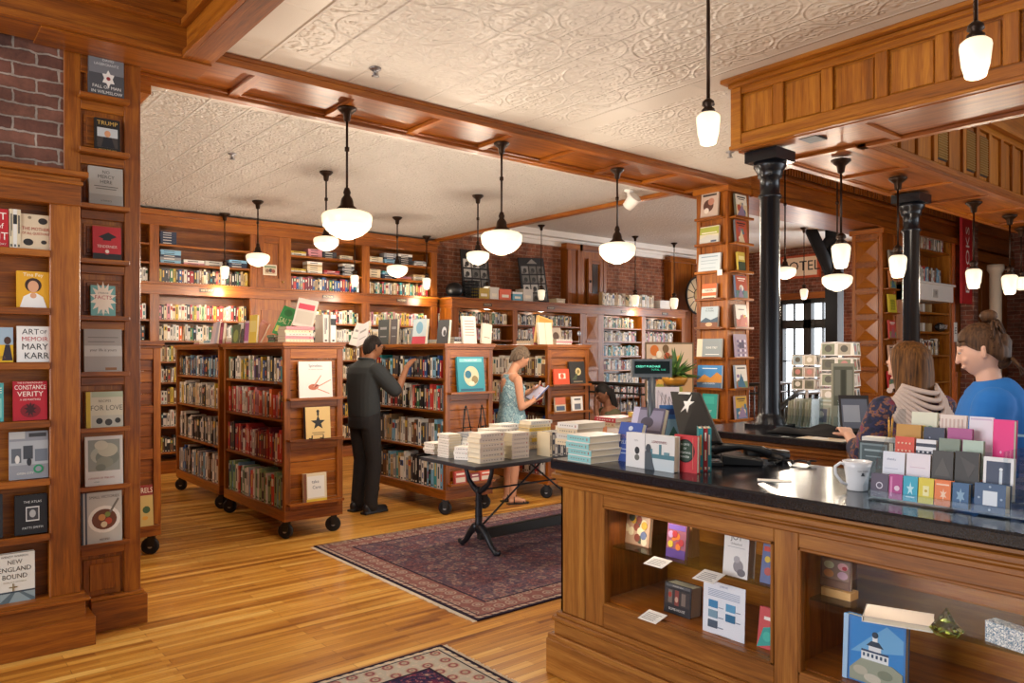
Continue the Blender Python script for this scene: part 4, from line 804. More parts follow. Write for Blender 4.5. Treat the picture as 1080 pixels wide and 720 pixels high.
# oak cupboard door bay
x0, x1 = X_(271), X_(301)
dr = MB(); dr.box(x0, x1, YB+.01, YB+.05, 2.45, 3.2, OAK); dr.box(x0, x0+.1, YB-.01, YB+.01, 2.46, 3.18, OAK).box(x1-.1, x1, YB-.01, YB+.01, 2.46, 3.18, OAK).box(x0+.1, x1-.1, YB-.01, YB+.01, 3.08, 3.18, OAK).box(x0+.1, x1-.1, YB-.01, YB+.01, 2.46, 2.6, OAK)
P(e, dr, 'door'); kn = MB().ell((x1-.05, YB-.03, 2.55), (.018, .022, .018), BRASS); P(e, kn, 'knob', 0)
lp = MB(); lp.box(x0, x1, YB+.01, YB+.05, .2, 2.3, OAK)
for z in (.3, .95, 1.6): lp.box(x0+.06, x1-.06, YB-.002, YB+.01, z, z+.55, OAK)
P(e, lp, 'lower_panel')
x, w, z, h, d = face_y(278, 292, 279, 290, YB-.03); m = MB().box(-w/2, w/2, 0, .01, 0, h, CREAM); draw(m, w, h, [('r', .06, .08, .94, .92, '#b9a68c'), ('c', .3, .4, .14, '#7a5a44'), ('c', .55, .45, .14, '#3c3430'), ('c', .75, .4, .14, '#8c4434'), ('r', .06, .7, .94, .9, '#7a8a6c')], T(-w/2, 0, 0) @ UP)
tag(m.build('picture_card', loc=(x, YB-.022, z)), 'small pale picture card fixed to the oak cupboard door of the rear bookcase', 'card')
# dark red magazine rack at its end
x0 = X_(461)+.03; m = MB(); m.box(x0, x0+.17, YB+.1, YB+.36, 0, 2.3, mat('#8f2420', .5)); 
for z in (.4, .8, 1.2, 1.55, 1.9): m.box(x0+.01, x0+.16, YB+.05, YB+.1, z, z+.05, mat('#6c1815', .5))
rk = tag(m.build('magazine_rack', bevel=.004), 'tall red magazine rack standing between the two rear bookcases', 'rack')
for i, z in enumerate((1.25, 1.60, 1.95)): book(.13, .2, .01, ['#d8cfc0', '#c9483c', '#a82c28'][i], rand_art(random.Random(400+i)), (x0+.085, YB+.05, z+.0505), 0, 'magazine in the red rack, %s slot up' % ORD[i+2], 'magazines in the red rack', .02, split=False, name='magazine', cat='magazine')

# ---- low bookcase along the brick wall
e = empty('low_bookcase', (9.6, 10.1, 0), 0, 'long shoulder-high oak bookcase in front of the brick wall', 'bookcase')
YL = 10.05; TZ = 2.45
def XLn(px): return atY(px, YL)[0]
xs, xe = XLn(476), XLn(722)
P(e, MB().box(xs, xe, YL-.02, YL+.35, TZ-.17, TZ-.03, OAK).box(xs-.04, xe+.04, YL-.06, YL+.4, TZ-.03, TZ, OAK), 'cornice')
P(e, MB().box(xs, xe, YL+.32, YL+.34, 0, TZ-.1, OAK), 'back_panel'); P(e, MB().box(xs, xe, YL-.02, YL+.35, 0, .15, OAK), 'plinth')
bl = [(484, 541), (546, 612), (637, 677), (681, 719)]
for a, b_ in ((476, 484), (541, 546), (612, 618), (631, 637), (677, 681), (719, 722)): P(e, MB().box(XLn(a), XLn(b_), YL, YL+.32, .15, TZ-.17, OAK), 'upright')
LZZ = [2.03, 1.77, 1.49, 1.22, .95, .68, .4]
for bi, (a, b_) in enumerate(bl):
    x0, x1 = XLn(a), XLn(b_)
    for z in LZZ: P(e, MB().box(x0, x1, YL+.01, YL+.32, z-.025, z, OAK), 'shelf')
    m = MB().box((x0+x1)/2-.09, (x0+x1)/2+.09, YL-.028, YL-.02, TZ-.125, TZ-.075, mat('#3a2416', .4)); m.text('POETRY', .038, T((x0+x1)/2, YL-.028, TZ-.1) @ UP, mat('#d9c49a')); P(e, m, 'shelf_sign', 0)
    for k, z in enumerate(LZZ): row((x0+.01, YL+.05), 0, (x1-x0)*random.Random(bi*9+k).uniform(.8, .98), z, .21, ['ukWscCgk', 'wWcsupk', 'kgWwtscB', 'mrsWkwB', 'wWBskc', 'kwWr', 'kus'][k], 500+bi*10+k, lean=.05, tmin=.02, tmax=.05)
def pyramids(mb, along, fixed, c0, c1, zs, out, m):
    """square panels each with a low pyramid"""
    for z0, z1 in zs:
        cu, cz = (c0+c1)/2, (z0+z1)/2
        pts = [(c0, z0), (c1, z0), (c1, z1), (c0, z1)]
        b = len(mb.v)
        for u, z in pts+[(cu, cz)]:
            hgt = out*(.0 if (u, z) != (cu, cz) else .035)
            mb.v.append(Vector((u, fixed+hgt, z)) if along == 'x' else Vector((fixed+hgt, u, z)))
        for i in range(4): mb.face((b+i, b+(i+1) % 4, b+4), m, [(0, 0), (.3, 0), (.15, .15)])
m = MB(); x0, x1 = XLn(618), XLn(631); m.box(x0, x1, YL+.005, YL+.05, .15, TZ-.17, OAK)
zs = [(.25+.52*i, .25+.52*i+.42) for i in range(4)]; pyramids(m, 'x', YL+.004, x0+.03, x1-.03, zs, -1, OAKF)
for z0, z1 in zs: m.box(x0, x1, YL-.01, YL+.005, z1+.03, z1+.07, OAK)
P(e, m, 'pyramid_panel')
# things standing on top of the low bookcase
def topy(px0, px1, pt, pb, Y, zb): return face_y(px0, px1, pt, pb, Y, zb)
for i, (a, b_, pt, c, nm_) in enumerate(((503, 514, 304, '#b89a3c', 'mustard yellow'), (515, 524, 303, '#cfc8bc', 'pale grey'), (525, 537, 305, '#d8623f', 'coral orange'), (539, 549, 308, '#5f9fb4', 'blue and white'), (550, 560, 305, '#c9c2b6', 'stone grey'), (585, 594, 315, '#b9a98c', 'low tan'))):
    x, w, z, h, d = topy(a, b_, pt, 318, 10.15, TZ+.001); m = MB(); m.box(-w/2, w/2, 0, .2, 0, h*.78, mat(c)); m.box(-w/2-.006, w/2+.006, -.006, .206, h*.78, h, mat(c) if i != 3 else WHITE); m.box(-w*.3, w*.3, -.002, 0, h*.25, h*.5, CREAM)
    tag(m.build('storage_box', loc=(x, 10.10, z), bevel=.004), nm_+' lidded storage box on top of the low bookcase', 'box')
x, w, z, h, d = topy(475, 489, 299, 313, 10.2, TZ+.001); m = MB(); m.ell((0, 0, .13), (.15, .14, .13), BLACK).lathe([(.0, .0), (.2, .0), (.21, .01), (.15, .03)], (0, 0, 0), BLACK, 24)
tag(m.build('bowler_hat', loc=(x-.04, 10.22, TZ+.001)), 'round black hat on top of the low bookcase, beside the wire basket', 'hat')
x, w, z, h, d = topy(488, 500, 301, 314, 10.2, TZ+.001); m = MB()
for i in range(6): m.lathe([(.13, .03+.05*i), (.135, .035+.05*i), (.13, .04+.05*i)], (0, 0, 0), IRON, 20)
for i in range(20): a = 2*PI*i/20; m.tube([(.12*math.cos(a), .12*math.sin(a), 0), (.132*math.cos(a), .132*math.sin(a), .3)], .005, IRON, 5)
m.lathe([(.0, .0), (.125, .0), (.125, .012), (0, .012)], (0, 0, 0), IRON, 20); tag(m.build('wire_basket', loc=(x+.04, 10.17, TZ+.001)), 'round grey wire basket between the black hat and the storage boxes', 'basket')
x0, x1 = XLn(638), XLn(694); row((x0, 10.12), 0, x1-x0, TZ+.001, .27, 'wwcWcCw', 611, None, lean=.15, tmin=.02, tmax=.05)
x, w, z, h, d = topy(695, 706, 317, 324, 10.15, TZ+.001); tag(MB().box(-w/2, w/2, 0, .2, 0, h, WHITE).box(-w/2-.005, w/2+.005, -.005, .205, h*.6, h, WHITE).build('shoe_box', loc=(x, 10.12, z), bevel=.003), 'flat white box at the end of the low bookcase', 'box')
# leaning photo boards
for px0, px1, pt, pb, rl, lab in ((490, 519, 263, 314, .0, 'tall dark board of grey photographs leaning upright on the brick wall'), (553, 580, 271, 316, -.06, 'dark board of grey photographs leaning at a slant on the low bookcase')):
    x, w, z, h, d = face_y(px0, px1, pt, pb, 10.4, TZ+.002); h = min(h, 1.1); m = MB(); m.box(-w/2, w/2, 0, .02, 0, h, BLACK); art = []
    rr = random.Random(px0)
    for i in range(3):
        for j in range(4): art.append(('r', .07+.3*i, .05+.2*j, .07+.3*i+.26, .05+.2*j+.165, rr.choice(['#b9b6ae', '#8c8a84', '#d4d0c6', '#6a6862']))); art.append(('c', .2+.3*i, .12+.2*j, .07, '#2e2c2a', 1)); art.append(('r', .1+.3*i, .055+.2*j, .2+.3*i, .1+.2*j, '#4a4844'))
    art += [('p', [(.3, .87), (.7, .87), (.5, .97)], '#8a8780')]
    draw(m, w, h, art, T(-w/2, 0, 0) @ UP); tag(m.build('photo_board', M=T(x, 10.42, z) @ RX(-.12) @ RY(rl)), lab, 'poster')
# stained glass disc
x, w, z, h, d = face_y(716, 762, 292, 332, 10.3); r = .36*1.0; m = MB(); M = RX(PI/2)
cx = x-.0; rr_ = (zz(292, d)-zz(332, d))/2
m.lathe([(rr_-.03, -.02), (rr_, -.02), (rr_, .02), (rr_-.03, .02), (rr_-.03, -.02)], (0, 0, 0), BLACK, 40, M); m.lathe([(0, -.006), (rr_-.03, -.006), (rr_-.03, .006), (0, .006)], (0, 0, 0), mat('#e6d3ae', .2), 40, M)
for k in range(6): a = PI*k/6+.2; m.box(-.008, .008, -(rr_-.03), rr_-.03, .006, .014, BLACK, M @ RZ(a))
m.lathe([(.14, .006), (.155, .006), (.155, .016), (.14, .016)], (0, 0, 0), BLACK, 28, M); m.lathe([(0, .016), (.14, .016), (.14, .02), (0, .02)], (0, 0, 0), mat('#d9c08c', .2), 28, M)
for a in (-.9, -.45, .0): pass
m.tube([(0, 0, rr_), (0, 0, 3.70-zz(312, d))], .008, BLACK)
tag(m.build('stained_glass_disc', loc=(atY(736, 10.3)[0], 10.3, zz(312, d))), 'big round leaded glass disc hanging before the brick wall', 'stained glass')
o = FARM_LATER = None

# ====================== DISPLAY COLUMNS OF BOOKS ======================
def column(x0, y0, s, label, zt=3.3):
    e = empty('display_column', (x0, y0, 0), 0, label, 'display column', kind='thing')
    MB().box(.012, s-.012, .012, s-.012, 0, zt, OAK).build('core', e)
    for (a, b_) in ((0, 0), (s-.055, 0), (0, s-.055), (s-.055, s-.055)): MB().box(a, a+.055, b_, b_+.055, .15, zt, OAK).build('corner_stile', e, bevel=.003)
    MB().box(-.03, s+.03, -.03, s+.03, 0, .16, OAK).box(-.02, s+.02, -.02, s+.02, .16, .19, OAK).build('plinth', e, bevel=.004)
    MB().box(-.03, s+.03, -.03, s+.03, zt-.05, zt+.02, OAK).build('capital', e, bevel=.004)
    return e
S1 = .40
c1 = column(6.88, 4.75, S1, 'tall oak display column covered with travel books, nearest the register display', 3.32)
zl = [3.0, 2.72, 2.42, 2.13, 1.82, 1.50, 1.17, .84, .52]
for z in zl:
    MB().box(-.075, .0, .03, S1-.03, z-.018, z, OAK).box(-.08, -.072, .03, S1-.03, z-.018, z+.008, OAK).build('ledge', c1, bevel=.002)
    MB().box(.03, S1-.03, -.075, .0, z-.018, z, OAK).box(.03, S1-.03, -.08, -.072, z-.018, z+.008, OAK).build('ledge', c1, bevel=.002)
rr = random.Random(77)
LC = [('#c9b4a4', [('c', .45, .5, .3, '#5c3a30', 1), ('c', .6, .65, .18, '#b8806a', 1), ('r', .1, .88, .9, .96, '#3a302c'), ('c', .35, .3, .14, '#e4d8cc', 1)], 'pinkish book with a brown tangled picture', (739, 757, 203)),
      ('#d9d2b8', [('r', 0, .55, 1, .95, '#a9b04c'), ('r', .1, .6, .9, .66, '#e9e4cc'), ('p', [(0, 0), (1, 0), (1, .4), (.4, .5), (0, .3)], '#c9c9c2'), ('r', .6, .1, .9, .2, '#4c5a74')], 'green and white landscape book', (740, 760, 238)),
      ('#c6d3da', [('r', .12, .8, .88, .86, '#8ca4b4'), ('r', .12, .6, .88, .64, '#9cb0bc'), ('r', .12, .45, .8, .48, '#9cb0bc'), ('r', .12, .2, .8, .23, '#9cb0bc')], 'pale blue and white text-covered book', (738, 761, 267)),
      ('#e4d6c4', [('r', 0, .68, 1, 1, '#d9683a'), ('t', 'HAVEN', .5, .56, .2, '#2c2824'), ('r', 0, .2, 1, .42, '#d9683a'), ('r', .1, .05, .9, .1, '#4c4840')], 'white and orange book with bold black letters', (741, 756, 299)),
      ('#aebfc8', [('t', 'A GUIDE', .5, .9, .1, '#26384a'), ('t', 'TO MAINE', .5, .79, .1, '#26384a'), ('r', 0, 0, 1, .3, '#7a4a34'), ('p', [(0, .3), (.3, .48), (.6, .36), (1, .5), (1, .25), (0, .25)], '#3c5468'), ('c', .5, .15, .2, '#c9a884', .5)], 'blue coastal guide book with a brown foot', (739, 757, 323)),
      ('#8a9498', [('r', 0, 0, .22, 1, '#d8cdb4'), ('t', 'ROME ITALY', .6, .52, .16, '#ecebe6', .8), ('r', .35, .15, .9, .18, '#ecebe6')], 'grey book with white capitals', (735, 762, 357)),
      ('#3f86c2', [('r', 0, .0, 1, .35, '#4c6c8c'), ('p', [(0, .35), (.3, .6), (.55, .45), (.8, .7), (1, .55), (1, .25), (0, .25)], '#c98a3c'), ('t', 'LAKE COUNTRY', .5, .2, .09, '#e8eef2'), ('r', .2, .84, .8, .88, '#dce8f0')], 'bright blue lake photograph book', (737, 763, 385)),
      ('#2c9c94', [('r', .1, .6, .8, .9, '#3cb0a4'), ('t', 'COAST', .4, .3, .12, '#e0f0ea')], 'turquoise book', (742, 758, 414))]
for i, (cv, art, lb, (a, b_, pt)) in enumerate(LC):
    y, w, z, h, d = face_x(a, b_, pt, 0, 6.83, zl[i]+.001); book(min(w, .32), min(h, .27), .025, cv, art, (6.825, 4.95, z), -PI/2, lb+' on the display column, %s ledge down' % ORD[i], None, .09)
RC = ['#5c5a4c', '#6a6a6c', '#c9b048', '#5a6a84', '#6c5c54', '#9c8ca0', '#8490a4', '#9a8a94', '#c49a94']
for i in range(9):
    rg = random.Random(800+i); w = .21 if i != 2 else .13; h = .25 if i != 2 else .21
    art = rand_art(rg) if i not in (2, 5) else ([('r', 0, 0, 1, .5, '#3c4a34'), ('r', .1, .6, .9, .8, '#e8dc9c')] if i == 2 else [('c', .2+.2*(j % 4), .1+.2*(j//4), .07, ['#6a5a84', '#e4dcec'][j % 2], 1) for j in range(16)]+[('r', .3, .4, .7, .65, '#4a3c5c')])
    nmz = ['dark olive', 'charcoal grey', 'small yellow and green', 'slate blue', 'brown', 'lilac patterned', 'blue-grey', 'mauve', 'pink'][i]
    book(w, h, .025, RC[i], art, (7.07, 4.695, zl[i]+.001), 0, nmz+' book on the counter-facing side of the display column, %s ledge down' % ORD[i], None, .09)
m = MB().box(-.002, .0, -.03, .03, 0, .06, WHITE); tag(m.build('price_tag', loc=(6.798, 4.79, zl[2]-.05)), 'small white tag stuck at the corner of the display column', 'tag')

S2 = .42
c2 = column(10.42, 4.74, S2, 'oak display column with carved pyramid panels behind the card spinners', 3.23)
m = MB(); zs = [(.28+.36*i, .28+.36*i+.28) for i in range(8)]; pyramids(m, 'y', -.002, .06, S2-.06, zs, -1, OAKF)
for z0, z1 in zs: m.box(-.02, .0, .055, S2-.055, z1+.02, z1+.06, OAK)
m.build('pyramid_panel', c2)
for i, (pt, c, nmz, w) in enumerate(((262, '#8a8478', 'grey photo', .18), (283, '#b8703c', 'orange-brown', .18), (308, '#c9b834', 'yellow', .22), (335, '#b8443c', 'red illustrated', .2), (361, '#c9a48c', 'tan', .2), (388, '#b8242c', 'bright red', .24))):
    z = zz(pt+22, 10.5); MB().box(.03, S2-.03, -.07, 0, z-.018, z, OAK).build('ledge', c2, bevel=.002)
    book(w, .25, .025, c, rand_art(random.Random(850+i))[1:] if i != 2 else [('c', .3+.2*(j % 3), .2+.15*(j//3), .09, '#8a8a24', 1) for j in range(12)], (10.63, 4.685, z+.001), 0, nmz+' book on the carved display column, %s ledge down' % ORD[i], None, .08, split=False)
# ---- tall bookcase bay beyond (white-edged) with number plate
e = empty('tall_bookcase', (11.9, 4.76, 0), 0, 'tall narrow bookcase bay beside the red banner, behind the far black column', 'bookcase')
Xa, Xb = atY(966, 4.76)[0], atY(1004, 4.76)[0]
for a in (Xa, Xb-.07): P(e, MB().box(a, a+.07, 4.76, 5.1, 0, 3.3, OAKF), 'upright')
P(e, MB().box(Xa, Xb, 5.08, 5.10, 0, 3.3, OAK), 'back_panel')
zb = [zz(y, 11.6) for y in (266, 300)]+[zz(y, 11.6) for y in (330, 350, 374, 402)]
for z in zb: P(e, MB().box(Xa+.07, Xb-.07, 4.77, 5.08, z-.03, z, OAKF), 'shelf')
P(e, MB().box(Xa, Xb, 4.74, 5.08, 2.33, 2.57, WHITE).box(Xa, Xb, 4.70, 5.08, 2.57, 2.60, WHITE), 'sign_board'); m = MB().box((Xa+Xb)/2-.12, (Xa+Xb)/2+.06, 4.733, 4.74, 2.38, 2.50, mat('#c9c4bc')); m.text('19', .1, T((Xa+Xb)/2-.03, 4.733, 2.44) @ UP, BLACK); P(e, m, 'number_plate', 0)
for k, z in enumerate(zb):
    if k in (2, 3):
        for q in range(3): FARM.box(Xa+.2+.25*q, Xa+.28+.25*q, 4.85, 4.95, z, z+.13, pc('RwC'[q]))
    else: row((Xa+.1, 4.80), 0, (Xb-Xa-.2)*[.9, .8, 0, 0, .8, .5][k], z, .25, ['cCwWrs', 'wWRuB', '', '', 'Cwmkw', 'Wuc'][k], 880+k, tmin=.02, tmax=.05)
m = MB().box(0, .12, 0, .004, 0, .30, WHITE); m.text('E', .14, T(.06, 0, .17) @ UP, BLACK); tag(m.build('paper_sign', loc=(Xb-.08, 4.70, 1.72), rz=0), 'small white paper sign hanging at the edge of the tall bookcase bay', 'sign')
m = MB(); m.ell((0, 0, .05), (.17, .05, .07), BLACK); m.text('ENVOY', .09, T(0, -.052, .05) @ UP, WHITE); tag(m.build('cap', loc=(Xb-.35, 4.80, zb[3]+.025)), 'black cap with white letters on the tall bookcase bay', 'cap')
bn = MB(); xb0 = Xb+.03; bn.box(xb0, xb0+.42, 4.62, 4.66, 2.32, 3.66, mat('#b3121a', .5)); bn.text('BOOKS', .2, T(xb0+.21, 4.62, 3.0) @ UP @ RZ(PI/2), WHITE, sx=1.6); bn.tube([(xb0-.05, 4.64, 3.66), (xb0+.46, 4.64, 3.66)], .012, BLACK)
tag(bn.build('hanging_banner'), 'narrow red vertical banner beside the tall bookcase bay', 'banner')
# the hotel sign on the storefront brick
y0, _ = atX(828, 15.3); y1, _ = atX(864, 15.3); zc_ = zz(281, atX(845, 15.3)[1]); m = MB(); hh = .42
m.box(15.30, 15.38, y1, y0+.10, zc_-.25, zc_+.25, mat('#b8502c', .5)).box(15.29, 15.30, y1+.05, y0+.05, zc_-.20, zc_+.20, mat('#ecd9c0', .5))
m.text('HOTEL', .30, T(15.29, (y0+.10+y1)/2, zc_) @ RZ(-PI/2) @ UP, BLACK, ext=.003, sx=1.0)
tag(m.build('hotel_sign'), 'cream sign with orange border and black capitals above the entrance', 'sign')
# ====================== FRONT COUNTER ======================
e = empty('sales_counter', (2.52, 1.5, 0), 0, 'oak shop counter with glazed display cases and a black stone top', 'counter')
YC0, YC1, YE = -.6, 2.70, 2.52
XC, XK = 2.52, 3.22
def Yx(px): return atX(px, XC)[0]
P(e, MB().box(XC, XC+.06, YE+.004, 2.685, .30, .93, OAKD, grain=2).box(XC, XK, 2.665, 2.685, .3, .93, OAKD, grain=2), 'corner_post', .004)
W0, W1 = Yx(636), Yx(816); V0, V1 = Yx(842), .25
fr = MB()
for a, b_ in ((W0, YE), (V0, W1), (V1-.12, V1), (YC0, -.35)): fr.box(XC, XC+.05, a, b_, .30, .93, OAKD, grain=2)
for a, b_ in ((W1, W0), (V1, V0), (-.35, V1-.12)): fr.box(XC+.001, XC+.049, a, b_, .85, .93, OAKD).box(XC+.001, XC+.049, a, b_, .30, .405, OAKD)
for a, b_ in ((W1, W0), (V1, V0)):
    fr.box(XC-.006, XC+.02, a, a+.012, .40, .855, OAKD).box(XC-.006, XC+.02, b_-.012, b_, .40, .855, OAKD).box(XC-.006, XC+.02, a, b_, .843, .855, OAKD).box(XC-.006, XC+.02, a, b_, .40, .412, OAKD)
P(e, fr, 'front_frame', .003)
co = MB()
for (x, z0, z1) in ((XC-.012, .905, .93), (XC-.02, .93, .945), (XC-.035, .945, .97), (XC-.022, .97, .99)): co.box(x, XK, YC0, 2.685-(XC-x)*-1, z0, z1, OAKD)
P(e, co, 'cornice', .005)
pl = MB()
for (x, z0, z1) in ((XC-.015, .275, .30), (XC-.03, .255, .28), (XC-.022, .19, .255), (XC-.045, .165, .195), (XC-.05, 0, .17)): pl.box(x, XK, YC0, 2.69-(x-XC), z0, z1, OAKD)
P(e, pl, 'plinth', .006)
P(e, MB().box(XC+.52, XC+.54, YC0, 2.66, .3, .98, OAKF), 'back_panel'); P(e, MB().box(XC+.05, XC+.52, YC0, 2.66, .385, .405, OAK), 'case_floor')
P(e, MB().box(XC+.05, XC+.52, 2.45, 2.47, .4, .93, OAK).box(XC+.05, XC+.52, (W1+V0)/2-.01, (W1+V0)/2+.01, .4, .93, OAK), 'partition')
P(e, MB().box(XK-.02, XK, YC0, 2.685, .0, .98, OAK), 'rear_panel')
P(e, MB().box(XC+.022, XC+.026, W1, W0, .405, .85, PANE), 'glass_pane', 0); P(e, MB().box(XC+.022, XC+.026, V1, V0, .405, .85, PANE), 'glass_pane', 0)
for a, b_ in ((W1-.03, 2.45), (V1, V0+.02)): P(e, MB().box(XC+.115, XC+.50, a, b_, .638, .646, SHELFGLASS), 'glass_shelf', 0)
t = MB().box(XC-.055, 3.27, YC0, 2.705, .992, 1.04, GRANITE); P(e, t, 'stone_top', .008)
# area lights inside the cases (a strip under the top)
for yy in (2.0, .9):
    l = D.lights.new('case_light', 'AREA'); l.shape = 'RECTANGLE'; l.size = .9; l.size_y = .04; l.energy = 1.5; l.color = (1, .82, .62)
    o = D.objects.new('case_light', l); COL.objects.link(o); o.location = (XC+.12, yy, .92); o.rotation_euler = (0, .35, PI/2)

# things in the glazed cases
def inx(px0, px1, pt, pb, X, zb, cov, art, label, t=.02, tilt=.12, name='book', cat='book', spine=None):
    y, w, z, h, d = face_x(px0, px1, pt, pb, X, zb); return book(w, h, t, cov, art, (X, y, z), -PI/2, label, None, tilt, name=name, cat=cat, spine=spine)
SZ = .6465; FZ = .4055
rg = random.Random(5)
inx(655, 684, 542, 588, 2.72, SZ, '#b98a6a', [('r', .03, .03, .97, .97, '#c9a98c')]+[('c', rg.uniform(.15, .85), rg.uniform(.15, .9), .1, rg.choice(['#8c4a3c', '#e8dcb8', '#6c7a9c', '#d8a83c', '#4c5c4c']), 1.1) for _ in range(16)], 'colourful crowded picture book at the far end of the glazed counter shelf')
inx(702, 722, 552, 596, 2.68, SZ, '#9c5a6c', [('r', 0, 0, 1, .25, '#5a3c8c'), ('r', .05, .8, .95, .95, '#7a5ab0')]+[('c', rg.uniform(.2, .8), rg.uniform(.3, .75), .13, rg.choice(['#e07a2c', '#d8c03c', '#c9a0c8', '#b8343c']), 1.1) for _ in range(9)], 'purple and orange book leaning on a tan block in the glazed counter')
p = atX(722, 2.75)[0]; tag(MB().box(0, .05, -.11, .0, 0, .16, PALE).build('wooden_stand', loc=(2.74, p+.06, SZ)), 'tan block stand behind the purple and orange book', 'stand')
y, w, z, h, d = face_x(762, 786, 562, 612, 2.64, SZ); inx(762, 788, 562, 612, 2.64, SZ, '#e4e2e0', [('t', 'JOY', .5, .88, .18, '#3c3c44'), ('t', 'Unleashed', .5, .74, .07, '#5a5a64'), ('r', .15, .66, .85, .67, '#9a9aa4'), ('c', .62, .25, .2, '#8c8a90', 1.1), ('c', .55, .4, .12, '#a8a6ac', 1), ('c', .75, .12, .16, '#6c6a72', .8)], 'thick white book reading JOY with a small grey animal in the glazed counter', .05, .1)
inx(801, 816, 574, 622, 2.66, SZ, '#5c6c9c', [('c', .5, .3, .25, '#b8504c', 1), ('c', .4, .6, .2, '#d8b83c', 1), ('r', .1, .8, .9, .92, '#c93c34')], 'narrow blue and red book beside the thick white one in the glazed counter', .015, .2)
def flatcard(px, py, Z, w, dp, label, rz=-PI/2, c=WHITE, lines=5, t=.002, name='note_card', cat='card', tilt=.25):
    p = onZ(px, py, Z); m = MB(); m.box(-w/2, w/2, 0, dp, 0, t, c)
    for i in range(lines): m.box(-w*.38, w*.38*R.uniform(.5, 1), dp*(.15+.14*i), dp*(.15+.14*i)+dp*.03, t, t+.0004, mat('#4a4a52'))
    o = m.build(name, M=T(p.x, p.y, Z+.0005) @ RZ(rz) @ RX(tilt)); tag(o, label, cat); return o
flatcard(688, 597, SZ, .10, .075, 'white handwritten card on the glass shelf before the tan block')
flatcard(741, 613, SZ, .10, .085, 'white handwritten card on the glass shelf beside the thick white book')
flatcard(682, 655, FZ, .10, .08, 'bluish white card on the case floor beside the dark thick book')
inx(700, 728, 617, 672, 2.66, FZ+.001, '#26262a', [('r', .05, .88, .95, .97, '#5a5a5e'), ('t', 'HOWARD ZINN', .5, .92, .06, '#d8d4cc'), ('r', .05, .3, .95, .8, '#3c3434'), ('r', .15, .35, .3, .78, '#7a6a60'), ('r', .4, .3, .55, .8, '#8a4038'), ('r', .65, .35, .8, .75, '#7a6a60'), ('c', .22, .62, .06, '#a83c2c', 1.4), ('c', .47, .5, .06, '#c9a08c', 1.4), ('t', 'BOMB HOUSE', .5, .16, .12, '#e0dcd4', .9)], 'thick black book with grey and red picture on the case floor', .075, .08)
y, w, z, h, d = face_x(741, 785, 616, 692, 2.60, FZ+.001); m = MB().box(-w/2, w/2, 0, .002, 0, h, mat('#e4e8f0', .5)); art = [('t', 'JOIN US', .5, .93, .05, '#3c5a9c')]+[('r', .12, .84-.03*i, .88, .85-.03*i, '#8c9ab4') for i in range(5)]
for i in range(3):
    for j in range(2):
        if i == 2 and j == 1: continue
        art.append(('r', .14+.42*j, .50-.19*i, .36+.42*j, .64-.19*i, ['#3c84b4', '#5a9cc4', '#7a9cb0', '#2c6c94', '#4a5a6c'][i*2+j])); art.append(('r', .38+.42*j, .52-.19*i, .5+.40*j, .53-.19*i, '#6c7c94'))
draw(m, w, h, art, T(-w/2, 0, 0) @ UP); m.box(-.04, .04, 0, .08, 0, .003, WHITE); tag(m.build('notice_sheet', M=T(2.60, y, FZ+.001) @ RZ(-PI/2) @ RX(-.04)), 'white printed notice with small blue pictures standing on the case floor', 'notice')
inx(798, 816, 642, 700, 2.62, FZ+.001, '#c94a4c', [('p', [(0, 0), (1, .15), (1, .6), (.3, .5)], '#2c9c94'), ('c', .55, .3, .25, '#3cb4a4', 1), ('r', .3, .7, .8, .78, '#ece4dc')], 'coral and teal book at the end of the case floor', .02, .16)
inx(865, 897, 590, 632, 2.72, SZ+.03, '#6c5048', [('r', .06, .3, .94, .96, '#8c7468'), ('c', .28, .78, .17, '#c9cda8', .72), ('c', .74, .78, .17, '#d8a0a4', .72), ('c', .28, .48, .17, '#d0905c', .72), ('c', .74, .48, .17, '#c4a0b4', .72), ('c', .8, .74, .08, '#b02c3c', .8), ('r', .06, .05, .94, .26, '#7a5c50')], 'brown book of four frosted cakes standing on a tan block in the open case', .015, .05)
y, w, z, h, d = face_x(866, 897, 632, 643, 2.70, SZ); tag(MB().box(0, .06, -w/2, w/2, 0, .0285, PALE).build('wooden_stand', loc=(2.70, y, SZ)), 'tan block stand under the cake book', 'stand')
p = onZ(938, 651, SZ+.01); m = MB(); m.box(-.105, .105, -.07, .07, 0, .003, WHITE).box(-.105, .105, -.07, .07, .017, .02, mat('#c9beb4', .5)).box(-.105, -.102, -.07, .07, 0, .02, WHITE).box(-.10, .10, -.065, .065, .003, .017, PAGES); tag(m.build('book', M=T(p.x+.02, p.y-.02, SZ+.0005) @ RZ(-PI/2+.35)), 'white book lying flat on the glass shelf above the blue lighthouse cover', 'book')
BLH = '#3c7cc0'
inx(889, 954, 655, 742, 2.61, FZ+.001, BLH, [('r', .12, .03, .97, .97, '#2f86d0'), ('p', [(.12, .45), (.4, .7), (.7, .95), (.97, .8), (.97, .6), (.5, .5)], '#6cacdc'), ('r', .30, .38, .74, .52, '#e8ecee'), ('r', .30, .50, .74, .53, '#2c4464'), ('r', .42, .53, .62, .62, '#dfe4e8'), ('p', [(.38, .60), (.66, .60), (.58, .68), (.46, .68)], '#24384c'), ('r', .48, .68, .56, .76, '#e8ecee'), ('c', .52, .78, .05, '#24384c', 1)]+[('r', .33+.07*i, .43, .36+.07*i, .48, '#34506c') for i in range(6)]+[('p', [(.12, .03), (.97, .03), (.97, .3), (.8, .38), (.3, .38), (.12, .2)], '#9aa08c'), ('c', .3, .2, .12, '#b8b4a0', .6), ('c', .7, .22, .12, '#7c8470', .6), ('c', .5, .12, .14, '#c8c2b0', .5), ('r', 0, 0, .08, 1, '#a8ccec')], 'large blue book with a white lighthouse house on rocks in the open case', .03, .06)
p = onZ(994, 672, SZ); m = MB()
